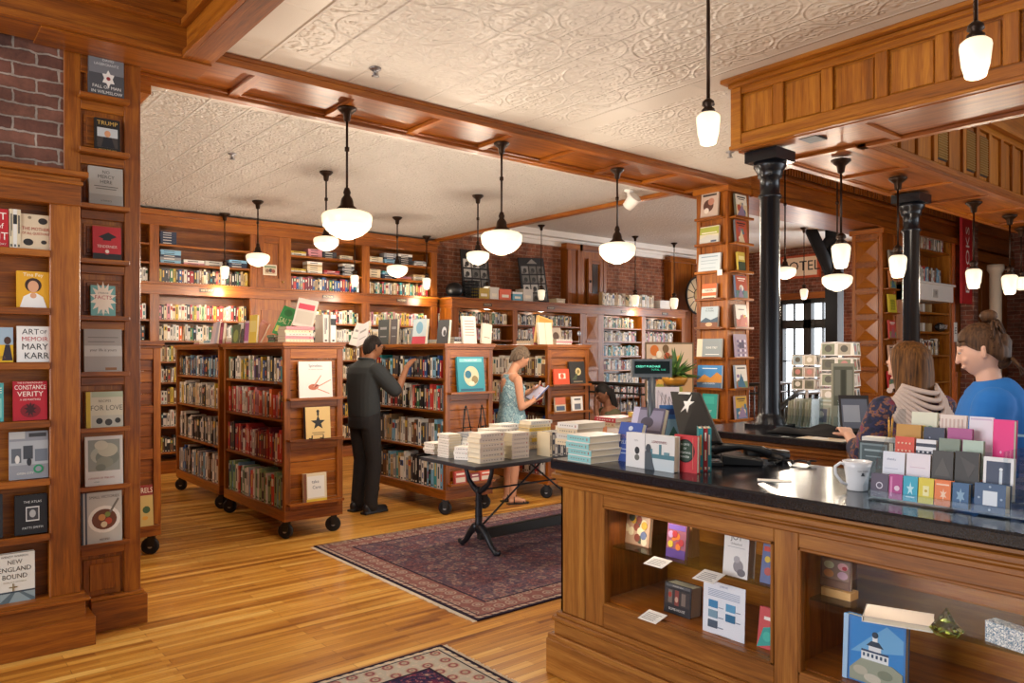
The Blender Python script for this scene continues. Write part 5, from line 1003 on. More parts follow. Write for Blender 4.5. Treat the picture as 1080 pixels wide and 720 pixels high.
nn = 6; rad = [(.0, .036, 0), (.041, .012, 1), (.045, .008, 0), (.03, .0, 1)]
rings = [(.047, .012, 0), (.028, .045, .5), (0, .085, 0)]
b0 = [Vector((.033*math.cos(2*PI*i/6), .033*math.sin(2*PI*i/6), 0)) for i in range(6)]; b1 = [Vector((.05*math.cos(2*PI*(i+.5)/6), .05*math.sin(2*PI*(i+.5)/6), .018)) for i in range(6)]; b2 = [Vector((.027*math.cos(2*PI*i/6), .027*math.sin(2*PI*i/6), .048)) for i in range(6)]
m.v = b0+b1+b2+[Vector((0, 0, .09))]
m.face([5, 4, 3, 2, 1, 0], GREENGLASS)
for i in range(6):
    j = (i+1) % 6; m.face((i, j, 6+i), GREENGLASS); m.face((j, 6+j, 6+i), GREENGLASS); m.face((6+i, 12+j, 12+i), GREENGLASS); m.face((6+i, 6+j, 12+j), GREENGLASS); m.face((12+i, 12+j, 18), GREENGLASS)
tag(m.build('glass_pyramid', loc=(p.x+.03, p.y, SZ+.0005), rz=.4), 'faceted green glass pyramid paperweight on the glass shelf', 'paperweight')
y, w, z, h, d = face_x(1040, 1086, 652, 694, 2.66, SZ); tag(MB().box(-.003, w, .0, .05, 0, .065, speck('blue_white_print', ['#e8e8e4', '#5c7c94', '#dfe2e2', '#2c4c6c'], 130, .6, 1)).build('patterned_box', loc=(2.66, y+w/2, SZ+.0005), rz=-PI/2-.25), 'blue and white patterned box on the glass shelf beside the green pyramid', 'box')

# ---- back counter with column
e = empty('back_counter', (4.2, 2.6, 0), 0, 'oak back counter with black stone top carrying a black column', 'counter')
P(e, MB().box(4.23, 5.0, 2.13, 3.22, .0, .98, OAKD), 'body'); P(e, MB().box(4.19, 5.04, 2.10, 3.25, .995, 1.04, GRANITE), 'stone_top', .006)
P(e, MB().box(4.205, 5.0, 2.115, 3.235, .93, .955, OAKD).box(4.195, 5.0, 2.105, 3.245, .955, .975, OAKD).box(4.21, 5.0, 2.12, 3.23, .975, .995, OAKD).box(4.215, 5.0, 2.12, 3.22, .84, .86, OAKD), 'cornice', .004)
# papers, black cloth, clear book trays, tablet, spinners
p = onZ(862, 464, 1.041)
for i in range(3): tag(MB().box(-.11, .11, -.14, .14, 0, .002, [CREAM, WHITE, mat('#d9c2a0')][i]).build('paper_sheet', loc=(p.x+.12+.05*i, p.y-.05*i, 1.041+.0025*i), rz=.3*i), ['cream', 'white', 'tan'][i]+' sheet of paper lying in the small pile at the back counter edge', 'paper')
m = MB(); rg = random.Random(3)
nx, ny = 26, 12; c0 = onZ(852, 461, 1.04)
for i in range(nx):
    for j in range(ny):
        u, v = i/(nx-1), j/(ny-1); hgt = .045*math.sin(PI*u)**.6*math.sin(PI*v)**.6*(1+.5*math.sin(9*u+4*v))*(.7+.5*math.sin(17*v+3*u))
        m.v.append(Vector((-.07+.16*v+.02*math.sin(6*u), .30-.62*u, max(.002, hgt+.004))))
for i in range(nx-1):
    for j in range(ny-1): a = i*ny+j; m.face((a, a+1, a+ny+1, a+ny), mat('#141416', .9), None, True)
o = m.build('black_cloth', loc=(c0.x+.10, c0.y, 1.0405)); tag(o, 'crumpled black cloth bag lying along the back counter', 'bag'); so = o.modifiers.new('s', 'SOLIDIFY'); so.thickness = .004
m = MB(); m.prism([(-.05, 0), (.05, 0), (.045, .025), (-.045, .025)], 0, .08, mat('#c9c07a', .6)); 
for k in range(2):
    px0, px1, pt = ((828, 858, 424), (856, 886, 418))[k]
    p0 = dep(px0, 5.3, 1.041); p1 = dep(px1, 5.1, 1.041); L = (p1-p0).length; ang = math.atan2(p1.y-p0.y, p1.x-p0.x)
    A = T(p0.x, p0.y, 1.041) @ RZ(ang)
    m = MB(); m.box(0, L, -.02, .10, 0, .006, ACRYL).box(0, .005, -.02, .10, 0, .20, ACRYL).box(L-.005, L, -.02, .10, 0, .20, ACRYL).box(0, L, .097, .10, 0, .2, ACRYL).box(0, L, -.02, -.017, 0, .08, ACRYL)
    tag(m.build('card_tray', M=A), ['clear tray of upright cards behind the black cloth, next to the column', 'clear tray of upright cards behind the black cloth, next to the tablet'][k], 'tray')
    n = 9 if k == 0 else 6
    for i in range(n):
        cc = ['#d8d2c0', '#c9cbb8', '#e4e0d4', '#b8b49c', '#cfd3cc', '#a8a890'][i % 6]; mm = MB().box(0, .004, 0, .09, 0, .17+.01*(i % 3), mat(cc)).box(0, .0041, -.0005, .0, .03, .12, mat('#6a6a5c'))
        if k == 1: mm = MB().box(0, .12, 0, .004, 0, .13+.012*i, mat(cc)); draw(mm, .12, .13+.012*i, [('r', .1, .2, .9, .9, ['#8c8a9c', '#c9b49c', '#9ca88c'][i % 3]), ('c', .5, .6, .2, '#e8e4dc', 1)], UP)
        tag(mm.build('greeting_card', M=A @ (T(.012+L*.9*i/n, 0, .0065) @ RY(.10) if k == 0 else T(.01+.01*(i % 2), .012*i, .0065) @ RX(-.1))), ('pale card standing edge-on, %s from the column, in the clear tray' if k == 0 else 'upright picture card, %s from the front, in the tray next to the tablet') % ORD[i], 'card', 'cards in the clear trays')
# tablet register
p = dep(903, 4.8, 1.041); m = MB(); m.box(-.09, .09, 0, .014, 0, .235, mat('#2a2728', .4)).box(-.078, .078, -.001, 0, .02, .21, mat('#6c7484', .2))
m.box(-.07, .03, -.0016, -.001, .06, .17, mat('#a8b0bc', .3))
o = m.build('screen', M=Matrix()); 
e = empty('tablet_register', (p.x, p.y, 1.041), -.86, 'dark framed tablet register tilted on the back counter beside the long-haired woman', 'register'); o.parent = e; o.rotation_euler[0] = -.28; o.location.z = .012
MB().box(-.09, .09, -.02, .14, 0, .012, BLACK).tube([(0, .08, .01), (0, .055, .12)], .018, BLACK).build('stand', e)
p = onZ(868, 452, 1.041)
# wire frame display of books behind tablet
for i, (px0, px1, pt, pb, dd, c, lab) in enumerate(((878, 901, 383, 418, 5.12, '#5c5a4a', 'framed dark green page standing behind the tablet'),)):
    p = dep((px0+px1)/2, dd); w = (px1-px0)*dd/F; h = (pb-pt)*dd/F+.2; z0 = 1.041; m = MB().box(-w/2, w/2, 0, .02, 0, zz(pt, dd)-z0, mat('#a8a48c', .4)); draw(m, w, zz(pt, dd)-z0, [('r', .06, .35, .94, .95, '#6c6c58'), ('r', .1, .5, .35, .9, '#8c8a78'), ('r', .4, .4, .6, .9, '#4c4c3c'), ('r', .65, .45, .9, .9, '#9a9884')], T(-w/2, 0, 0) @ UP)
    m.box(-w/2, w/2, -.05, .08, 0, .006, ACRYL); tag(m.build('framed_page', loc=(p.x, p.y, z0), rz=-.7), lab, 'sign')
def spinner(px, pt, pb, d, w, tiers, label, seed):
    p = dep(px, d); zt = zz(pt, d); z0 = zz(pb, d); rg = random.Random(seed); e = empty('card_spinner', (p.x, p.y, 0), .25, label, 'card rack')
    m = MB(); m.tube([(0, 0, .02), (0, 0, zt)], .018, WHITE); m.lathe([(.0, 0), (.22, 0), (.22, .015), (.03, .04), (0, .04)], (0, 0, 0), WHITE, 24)
    k = w/2
    for t in range(tiers+1):
        z = z0+(zt-z0)*t/tiers; m.tube([(-k, -k, z), (k, -k, z), (k, k, z), (-k, k, z), (-k, -k, z)], .004, STEEL, 5)
    m.build('frame', e); n = 0
    for t in range(tiers):
        z = z0+(zt-z0)*t/tiers+.02; hh = (zt-z0)/tiers*.85
        for s in range(4):
            for q in (-1, 1):
                ww = w*.44; mm = MB().box(-ww/2, ww/2, 0, .004, 0, hh, WHITE); draw(mm, ww, hh, [('r', .08, .1, .92, .92, rg.choice(['#b8b09c', '#8c9478', '#6c6c58', '#c9c4bc', '#a88c7c', '#9cb0bc'])), ('c', .5, .55, .25, rg.choice(['#e4e0d8', '#5c5a50', '#c98a84']), 1)], T(-ww/2, 0, 0) @ UP)
                if n < 40: mm.build('card', e, M=None, loc=None).matrix_local = RZ(s*PI/2) @ T(q*w*.235, -k-.008, z) @ RX(-.1)
                n += 1
    return e
spinner(886, 361, 425, 8.2, .34, 4, 'tall white wire card spinner nearest the carved pyramid column', 5)
spinner(851, 374, 412, 9.6, .30, 3, 'white card spinner with nature photographs in front of the entrance door', 6)

# ====================== ON THE COUNTER ======================
CT = 1.0405
def onc(px0, px1, pt, pb, cov, art, label, t=.03, tilt=.0, yaw=-PI/2, h=None, name='book', cat='book', spine=None, dx=0.0, w=None):
    """stands on the counter top facing the shop, foot at the seen place"""
    p = onZ((px0+px1)/2, pb, CT); d = (CT-H0)*F/(EY-pb)
    y, ww, z, hh, _ = face_x(px0, px1, pt, pb, p.x, CT)
    return book(w or ww, h or hh, t, cov, art, (p.x+dx, y, CT), yaw, label, None, tilt, name=name, cat=cat, spine=spine)
onc(660, 711, 458, 495, '#dcdad6', [('r', .0, .0, .40, 1, '#e6e3e0'), ('r', .40, 0, .41, 1, '#8a8a8e'), ('c', .24, .50, .05, '#2e3034', 1.2), ('c', .24, .30, .05, '#6a6a64', 1), ('t', 'CITY', .22, .78, .07, '#8a8a90'), ('t', 'LONDONERS', .70, .80, .10, '#8c4a54', .9), ('r', .42, .0, 1, .34, '#c6d0d4'), ('r', .42, .34, 1, .46, '#4c7c88'), ('r', .5, .46, .56, .6, '#5c8894'), ('r', .70, .46, .74, .74, '#4c7c88'), ('r', .8, .46, .9, .54, '#6a929c'), ('p', [(.42, 0), (.42, .5), (.48, .62), (.54, .5), (.58, .2), (.62, 0)], '#4a545c'), ('c', .48, .60, .05, '#3c444c', 1.4)], 'wide white book with a teal city skyline on the black counter top', .035, .03, dx=0)
onc(653, 668, 438, 484, '#5c5468', [('r', .1, .55, .95, .95, '#8c8498'), ('c', .5, .7, .2, '#4a4454', .7), ('r', 0, 0, .2, 1, '#c4bcd0')], 'lilac-grey hardcover leaning behind the blue one on the counter', .03, .3, dx=.10, w=.20, h=.25)
onc(643, 662, 455, 487, '#34509c', [('c', .5, .85, .1, '#c4ccdc', .8), ('t', 'STATION', .5, .62, .13, '#a87c94', .9), ('t', 'ELEVEN', .5, .48, .12, '#b8c4dc'), ('r', .2, .3, .8, .32, '#b8c4dc'), ('r', .25, .2, .75, .22, '#b8c4dc')], 'blue hardcover leaning back beside the wide white skyline book', .03, .35, dx=.03, w=.14, h=.19)
onc(711, 735, 459, 498, '#c8343a', [('c', .48, .58, .42, '#16181a', 1), ('c', .48, .58, .37, '#2e4434', 1), ('t', 'IN SPITE', .48, .75, .08, '#e4e8e0'), ('t', 'OF', .48, .64, .08, '#e4e8e0'), ('t', 'EVERYTHING', .48, .53, .08, '#e4e8e0', .8), ('t', 'WINTER', .48, .42, .08, '#e4e8e0'), ('r', .82, .1, .84, .95, '#e47c6c')], 'red book with a black circle standing on the counter', .02, .02)
for i, (a, c, nm_) in enumerate(((737, '#5cb0a8', 'mint green'), (741, '#c44c44', 'thin red'), (744, '#3c6c74', 'dark teal'))):
    p = onZ(a, 497, CT); mb = MB(); spine_mesh(mb, .018, .185, .12, 'trt'[i], random.Random(i)); tag(mb.build('book', M=T(p.x+.006*i, p.y, CT) @ RZ(-.86)), nm_+' book spine beside the red book with the black circle', 'book')
# stacks at the far corner of the counter
def cst(px, pb, n, w, dp, t, pal, seed, label, rz=-PI/2, dx=0, **k):
    p = onZ(px, pb, CT); return stackbooks(p.x+dx, p.y, CT, rz, n, w, dp, t, pal, seed, label, None, **k)
z = cst(610, 487, 4, .16, .20, .031, 'wwww', 21, 'white and teal banded hardcover, %s in the stack at the counter corner', spinecol=mat('#8cc4c4'), rz=-PI/2-.05)
z = cst(592, 470, 4, .16, .22, .03, 'cWcw', 22, 'pale hardcover, %s in the stack behind the teal-banded books', dx=.04)
p = onZ(606, 470, CT); stackbooks(p.x+.30, p.y+.06, CT, -PI/2, 5, .17, .22, .027, 'cwWcr', 23, 'hardcover, %s in the stack with the red cover on top', None)
p = onZ(630, 470, CT); stackbooks(p.x+.36, p.y+.02, CT, -PI/2, 5, .17, .22, .032, 'WcwCy', 24, 'hardcover, %s in the stack with the bright yellow cover on top', None)
p = onZ(625, 455, CT)
for i, (px, c, nm_, art) in enumerate(((608, '#d8d4c8', 'white and teal picture', [('r', .05, .1, .95, .7, '#4c8484'), ('c', .4, .4, .2, '#2c3c3c', .8)]), (628, '#d88a5c', 'orange', [('r', .1, .2, .8, .8, '#e4b48c')]), (640, '#e4d0c0', 'pink and cream', [('r', .1, .1, .9, .5, '#c98c84')]))):
    d_ = 4.25; q = dep(px, d_, CT); book(.13, zz(438+2*i, d_)-CT-.05, .02, c, art, (q.x, q.y, CT), -.75, nm_+' book standing behind the counter stacks', None, .15)
for i, (px, pt, c, nm_, w) in enumerate(((696, 436, '#b8a890', 'tan', .1), (679, 441, '#9c4c3c', 'brown-red', .05), (672, 440, '#c4b08c', 'beige', .05))):
    q = dep(px, 4.0, CT); book(w, zz(pt, 4.0)-CT, .03, c, rand_art(random.Random(60+i)) if i == 0 else None, (q.x, q.y, CT), -.8, nm_+' book standing behind the customer display pole', None, .05)
q = dep(711, 3.9, CT); book(.14, zz(423, 3.9)-CT-.02, .02, '#3c6ca8', [('r', .08, .08, .92, .7, '#8cb4c8'), ('p', [(.1, .1), (.5, .55), (.9, .1)], '#3c6c5c'), ('r', .1, .8, .9, .92, '#2c3c6c')], (q.x, q.y, CT), -.7, 'blue landscape book behind the register screen', None, .1)
q = dep(724, 3.9, CT); book(.1, .17, .02, '#5c6c34', [('c', .5, .4, .3, '#a8a83c', 1), ('c', .4, .7, .15, '#7c8c4c', 1)], (q.x, q.y, CT), -.8, 'green plant book tucked beside the register screen', None, .1)

# customer display on a pole
dd = 3.75; q = dep(687, dd, CT); zc = zz(388, dd); e = empty('customer_display', (q.x, q.y, CT), -.70, 'grey customer price display on a pole standing on the counter', 'display')
MB().box(-.07, .07, -.05, .05, 0, .012, BLACK).tube([(0, 0, .01), (0, 0, zc-CT-.04)], .021, mat('#4a4e54', .35), 16).build('pole', e)
m = MB(); w = .098; m.box(-w, w, -.02, .03, -.045, .045, mat('#5c6266', .4)); m.box(-w*.88, w*.88, -.024, -.02, -.026, .034, mat('#061210', .1)); m.box(-w*.5, w*.5, -.015, .02, -.055, -.045, mat('#3c4044'))
m.text('CREDIT PURCHASE', .014, T(-.02, -.0245, .008) @ UP, mat('#63d6b4', .5, emit=1.2)); m.text('TOTAL  0.00', .013, T(.03, -.0245, -.008) @ UP, mat('#2f9c7c', .5, emit=.9))
m.build('display_head', e, loc=(0, 0, zc-CT), bevel=.006)
# register screen seen from behind with a white star
q = onZ(742, 480, CT); e = empty('register_screen', (q.x+.03, q.y, CT), 0, 'black register screen seen from behind with a white star sticker', 'screen')
dd = 3.62; pts = [dep(706, 3.95, zz(412, 3.95)), dep(737, 3.75, zz(413, 3.75)), dep(760, 3.45, zz(466, 3.45)), dep(717, 3.65, zz(466, 3.65))]
pts = [p_-Vector(e.location) for p_ in pts]; nrm = (pts[1]-pts[0]).cross(pts[3]-pts[0]).normalized(); nrm = nrm if nrm.dot(Vector((1, 1, 0))) > 0 else -nrm
m = MB(); m.v = [p_ for p_ in pts]+[p_+nrm*.025 for p_ in pts]
for fidx in ((3, 2, 1, 0), (4, 5, 6, 7), (0, 1, 5, 4), (1, 2, 6, 5), (2, 3, 7, 6), (3, 0, 4, 7)): m.face(fidx, mat('#0c0b0c', .6))
u_ = (pts[1]-pts[0]).normalized(); v_ = (pts[0]-pts[3]); v_ = (v_-u_*v_.dot(u_)).normalized(); cc_ = pts[0]*.36+pts[1]*.36+pts[2]*.14+pts[3]*.14-u_*.0
Ms = Matrix.Translation(cc_-nrm*.002) @ Matrix((u_, v_, -nrm)).transposed().to_4x4() 
st_ = MB(); st_.prism([(x*.042, y*.055) for x, y in star(0, 0, 1, 5, .38)], 0, .002, WHITE, Ms); m.build('housing', e, bevel=.006); st_.build('star_sticker', e)
Ml = Matrix.Translation(pts[0]*.45+pts[1]*.55-nrm*.0015-v_*.01) @ Matrix((u_, v_, -nrm)).transposed().to_4x4(); MB().box(-.04, .05, -.008, .004, 0, .002, WHITE, Ml).build('name_sticker', e)
MB().box(-.10, .10, -.10, .08, 0, .015, BLACK).tube([(0, .0, .01), (0, .03, .14)], .028, BLACK).build('stand', e, loc=(.05, 0, 0), bevel=.004)
# phone and scanner
q = onZ(782, 489, CT); e = empty('desk_phone', (q.x, q.y, CT), -.9, 'black telephone handset and base beside the register screen', 'telephone')
m = MB(); m.prism([(-.09, 0), (.09, 0), (.09, .03), (-.09, .05)], -.08, .08, BLACK, RX(PI/2)); m.build('base', e, bevel=.006)
m = MB(); m.tube([(-.13, -.02, .06), (-.09, -.02, .075), (0, -.02, .08), (.08, -.02, .07), (.12, -.02, .052)], [.022, .024, .013, .018, .024], BLACK, 10); m.build('handset', e)
m = MB(); pa = [(.12+.02*math.sin(i*.9)+.01*i, .02+.02*math.cos(i*.9), .012+.006*math.sin(i)) for i in range(22)]; m.tube(pa, .005, BLACK, 6); m.build('coiled_cord', e)
q = onZ(806, 487, CT); m = MB(); m.tube([(-.09, 0, .03), (-.02, 0, .045), (.05, 0, .04), (.11, 0, .02)], [.03, .024, .02, .034], BLACK, 12); m.tube([(.02, .0, .03), (.06, -.07, .015)], .016, BLACK); tag(m.build('barcode_scanner', loc=(q.x, q.y, CT), rz=-.5), 'black handheld scanner lying on the counter beyond the white card', 'scanner')
q = onZ(745, 491, CT); m = MB().box(-.05, .05, -.04, .04, 0, .02, mat('#222226')).box(-.04, .04, -.03, .03, .02, .026, mat('#5c6068', .2)); tag(m.build('card_reader', loc=(q.x+.03, q.y, CT), rz=-.8, bevel=.005), 'small dark card reader between the red book and the telephone', 'card reader')
flatcard(817, 508, CT, .13, .05, 'white slip of paper lying on the empty part of the counter', rz=-1.0, lines=0, tilt=0, name='paper_slip', cat='paper')

# mug with crest
q = onZ(902, 517, CT); dd = (CT-H0)*F/(EY-517); e = empty('coffee_mug', (q.x+.015, q.y, CT), 0, 'white coffee mug with a small dark crest on the black counter', 'mug')
m = MB(); prof = [(.0, .0), (.034, 0), (.037, .004), (.040, .05), (.046, .085), (.052, .108), (.049, .108), (.043, .084), (.037, .05), (.033, .008), (0, .006)]; m.lathe(prof, (0, 0, 0), mat('#e8e8ea', .15), 32); m.build('cup', e)
ax = Vector((-SA*1, CA*1, 0)); hp = [Vector((0, 0, .095))+ax*.046, Vector((0, 0, .101))+ax*.062, Vector((0, 0, .088))+ax*.082, Vector((0, 0, .060))+ax*.080, Vector((0, 0, .030))+ax*.058, Vector((0, 0, .020))+ax*.038]
m = MB(); m.tube(hp, .0055, mat('#e8e8ea', .15), 10); m.build('handle', e)
m = MB(); Mc = Matrix.Translation((-CA*.0455+.004, -SA*.0455, .064)) @ RZ(math.atan2(-CA, SA)*1.0) ; 
Mc = Matrix.Translation(Vector((-CA, -SA, 0))*.0445+Vector((0, 0, .066))) @ RZ(-math.atan2(CA, SA)) @ UP
m.text('TEN SPEED', .007, Mc @ T(0, .009, .002), mat('#4a4a50'), sx=1.2); m.prism(star(0, 0, .006, 8, .6), .001, .0025, mat('#3c3c44'), Mc @ T(0, -.001, 0)); m.prism([(-.008, -.008), (.008, -.008), (.006, -.005), (-.006, -.005)], .001, .0025, mat('#3c3c44'), Mc); m.build('crest', e)
# pencils in a cup behind and the framed patterned block
q = onZ(889, 487, CT)
for k in range(2): tag(MB().tube([(0, 0, 0), (0, 0, .15)], .0042, mat('#d8a03c'), 6).tube([(0, 0, .15), (0, 0, .165)], [.0042, .001], PALE, 6).build('pencil', M=T(q.x+.25+.02*k, q.y-.10, CT+.055) @ RY(-.35+.12*k) @ RX(.15)), ['yellow pencil leaning in the dark pot, the more tilted one', 'yellow pencil leaning in the dark pot, the more upright one'][k], 'pencil', None)
m = MB(); m.lathe([(.0, 0), (.045, 0), (.045, .10), (.042, .10), (.042, .005), (0, .005)], (0, 0, 0), BLACK, 20); tag(m.build('pencil_pot', loc=(q.x+.25, q.y-.10, CT)), 'dark round pencil pot hidden behind the mug', 'pot')
onc(897, 929, 467, 508, '#23282c', [('r', .05, .05, .95, .95, '#6c7c80'), ('r', .12, .1, .88, .9, '#3c4c50'), ('r', .2, .75, .8, .8, '#8c9ca0'), ('r', .25, .6, .75, .63, '#7c8c90')], 'dark slate-patterned boxed set standing behind the mug', .05, .06, dx=.06, w=.12)
m = MB(); m.box(-.055, .055, -.03, .03, 0, .16, mat('#d8d4cc')); draw(m, .11, .16, [('p', star(.5, .6, .3, 7, .6), '#b8b4a4'), ('c', .5, .7, .2, '#f0eee8', .7)], T(-.055, -.03, 0) @ UP)
q = onZ(925, 500, CT); tag(m.build('gift_box', loc=(q.x-.03, q.y-.02, CT), rz=-PI/2), 'white gift box with tissue behind the clear card rack', 'box')

# ---- clear tiered card rack
XR0 = 2.655; e = empty('card_rack', (XR0, 1.4, CT), 0, 'clear acrylic tiered rack full of cards and small boxes on the counter', 'card rack')
ya, yb = atX(913, 2.63)[0], .78
tiers = [(2.655, .012), (2.715, .045), (2.775, .095), (2.835, .125), (2.895, .150)]
for k, (x, z) in enumerate(tiers):
    m = MB(); m.box(x-.005, x+.052, yb, ya, CT+z-.006, CT+z-.002, ACRYL).box(x-.008, x-.005, yb, ya, CT+z-.006, CT+z+.022, ACRYL); P(e, m, 'tier', 0); e_ = e
P(e, MB().prism([(2.62, CT), (2.95, CT), (2.95, CT+.30), (2.9, CT+.30), (2.62, CT+.05)], 0, .004, ACRYL, T(0, ya+.004, 0) @ RX(PI/2)), 'side_panel', 0)
for c in (2.63, 2.93):
    for y in (ya-.03, yb+.2): P(e, MB().lathe([(.018, 0), (.018, .006), (.006, .01), (.006, .02)], (c, y, CT), ACRYL, 12), 'foot', 0)
RK = [ # tier, px0, px1, pt, colour, art, label, thickness
 (0, 918, 936, 499, '#54485c', [('c', .5, .5, .2, '#d0c8d4', 1), ('c', .5, .5, .14, '#54485c', 1)], 'dark plum note box', .03),
 (0, 937, 951, 500, '#b03c84', [('c', .6, .45, .2, '#e4c4d8', 1), ('r', .1, .1, .25, .9, '#d880b4')], 'magenta note box', .03),
 (0, 952, 967, 502, '#2ca8c4', [('p', star(.5, .5, .28, 5, .4), '#bce8f0'), ('r', .2, .15, .8, .2, '#bce8f0')], 'turquoise note box', .03),
 (0, 968, 984, 504, '#e0cc3c', [('r', .3, .3, .7, .7, '#f0e8a8'), ('c', .5, .5, .1, '#c8a82c', 1)], 'lemon yellow note box', .03),
 (0, 985, 1002, 506, '#ec7c3c', [('p', star(.55, .45, .24, 6, .4), '#f8d0b0'), ('r', .1, .8, .9, .86, '#f8d0b0')], 'orange note box', .03),
 (0, 1004, 1021, 509, '#34608c', [('p', star(.5, .5, .3, 6, .5), '#84a8c4')], 'denim blue note box', .03),
 (0, 1027, 1060, 510, '#3c5a80', [('r', .28, .25, .74, .75, '#dce4ec'), ('c', .5, .9, .04, '#9cb0c8', 1), ('c', .5, .1, .04, '#9cb0c8', 1), ('c', .15, .5, .04, '#9cb0c8', 1), ('c', .87, .5, .04, '#9cb0c8', 1)], 'larger blue note box with a white label', .05),
 (1, 930, 953, 476, '#dce0ea', [('r', .1, .5, .7, .52, '#b8bccc'), ('r', .1, .2, .6, .22, '#b8bccc'), ('t', 'thanks', .4, .78, .1, '#8c94b0')], 'bluish white boxed card', .02),
 (1, 955, 980, 478, '#e4dce4', [('r', .15, .6, .8, .62, '#d0b8c8'), ('r', .15, .3, .7, .32, '#d0b8c8')], 'pinkish white boxed card', .02),
 (1, 982, 1004, 475, '#3a3634', [('r', 0, 0, 1, .28, '#8c8884'), ('p', [(.1, .4), (.9, .4), (.5, .85)], '#4c4844')], 'charcoal patterned boxed card', .02),
 (1, 1006, 1031, 476, '#2e2a28', [('r', 0, 0, 1, .26, '#94908c'), ('p', [(.2, .9), (.9, .7), (.6, .4)], '#403a38')], 'black patterned boxed card', .02),
 (1, 1036, 1068, 482, '#e8e8ea', [('r', .1, .15, .9, .9, '#34405c'), ('r', .54, .25, .64, .68, '#c8d4e0'), ('c', .59, .72, .06, '#e0e8f0', 1), ('p', [(.1, .15), (.1, .32), (.3, .38), (.5, .25), (.9, .3), (.9, .15)], '#a8b8c4')], 'white-bordered card with a white lighthouse on navy', .02),
 (2, 943, 963, 460, '#d2492f', [('c', .2+.2*(j % 4), .15+.22*(j//4), .05, '#f0c4a8', 1) for j in range(16)], 'red card with pale dots', .015),
 (2, 965, 986, 463, '#e2e2e6', [('r', 0, .12+.22*j, 1, .22+.22*j, '#2a3044') for j in range(4)]+[('c', .15+.23*j, .62, .05, '#e2e2e6', 1) for j in range(4)], 'black and white checked card', .015),
 (2, 989, 1011, 462, '#7f8c7c', [('c', .3, .6, .12, '#c0cca8', 1), ('c', .7, .5, .12, '#b0c09c', 1), ('c', .45, .3, .1, '#c0cca8', 1)], 'sage green floral card', .015),
 (2, 1014, 1036, 464, '#b4c8b8', [('c', .3, .6, .14, '#e0ecdc', .8), ('c', .7, .4, .14, '#90a898', .8)], 'pale mint marbled card', .015),
 (3, 944, 970, 447, '#c08c34', [('r', .1, .1, .9, .15, '#e0b05c')], 'mustard gold card', .015),
 (3, 973, 995, 450, '#343a50', [('c', .3, .7, .04, '#8c94b0', 1), ('c', .7, .4, .04, '#8c94b0', 1)], 'navy card', .015),
 (3, 998, 1024, 451, '#b0508c', [('r', .05, .05, .95, .1, '#d080b0')], 'mauve pink card', .015),
 (3, 1046, 1068, 442, '#ec1880', [('c', .4, .35, .05, '#f8a0cc', 1.6), ('r', 0, 0, .3, .06, '#f8a0cc')], 'tall hot pink boxed card', .035),
 (4, 960, 987, 434, '#dcdcc4', [('c', .25+.25*(j % 3), .3+.3*(j//3), .12, ['#94b04c', '#c8b83c', '#7ca084'][j % 3], 1) for j in range(6)], 'white card with green flowers', .015),
 (4, 990, 1018, 437, '#e4d4c8', [('r', .06+.15*j, .1, .12+.15*j, .9, '#ccb0a4') for j in range(6)], 'cream striped card', .015),
 (4, 1021, 1046, 439, '#e4e0e8', [('r', .05, .92, .95, .96, '#c8b8d0')], 'blank lilac-white card', .015),
]
for (k, a, b_, pt, c, art, nm_, t) in RK:
    x, z = tiers[k]; y, w, z0, h, d = face_x(a, b_, pt, 500, x, CT+z)
    fl = [0, 0, 0, 0, 0]
    o = book(w, max(h, .05), t, c, art, (x, y, CT+z-.0015), -PI/2, nm_+' in the clear rack, '+['front', 'second', 'third', 'fourth', 'last'][k]+' tier', None, .10, name='note_box' if t >= .02 else 'greeting_card', cat='card box' if t >= .02 else 'card', split=t >= .03)
# second clear rack cut by the frame edge
q = atX(1074, 2.80)[0]; m = MB(); m.box(2.70, 2.9, q-.16, q+.01, CT, CT+.004, ACRYL).box(2.70, 2.9, q+.007, q+.01, CT, CT+.2, ACRYL).box(2.78, 2.784, q-.16, q, CT, CT+.16, ACRYL); tag(m.build('card_holder'), 'second clear holder at the frame edge beside the card rack', 'card rack')
book(.13, .15, .02, '#8c6c5c', [('p', [(.5, .5), (1, .5+.5*math.sin(i)), (1, .5+.5*math.sin(i+.15))], '#e0d4c4') for i in range(0)]+[('r', .05+.09*j, .05, .09+.09*j, .95, '#d8c8b8') for j in range(10)], (2.85, q-.07, CT+.10), -PI/2, 'card with cream and brown rays at the frame edge', None, .1, name='greeting_card', cat='card')
book(.13, .06, .02, '#8c94a4', [('r', .1, .2, .9, .8, '#a8b0c0')], (2.87, q-.07, CT+.26), -PI/2, 'grey-blue card above the rayed one at the frame edge', None, .1, name='greeting_card', cat='card')
book(.09, .09, .03, '#d8dce0', [('r', .1, .3, .9, .8, '#b8c0cc')], (2.74, q-.08, CT+.0055), -PI/2, 'small white note box at the frame edge', None, .05, name='note_box', cat='card box')

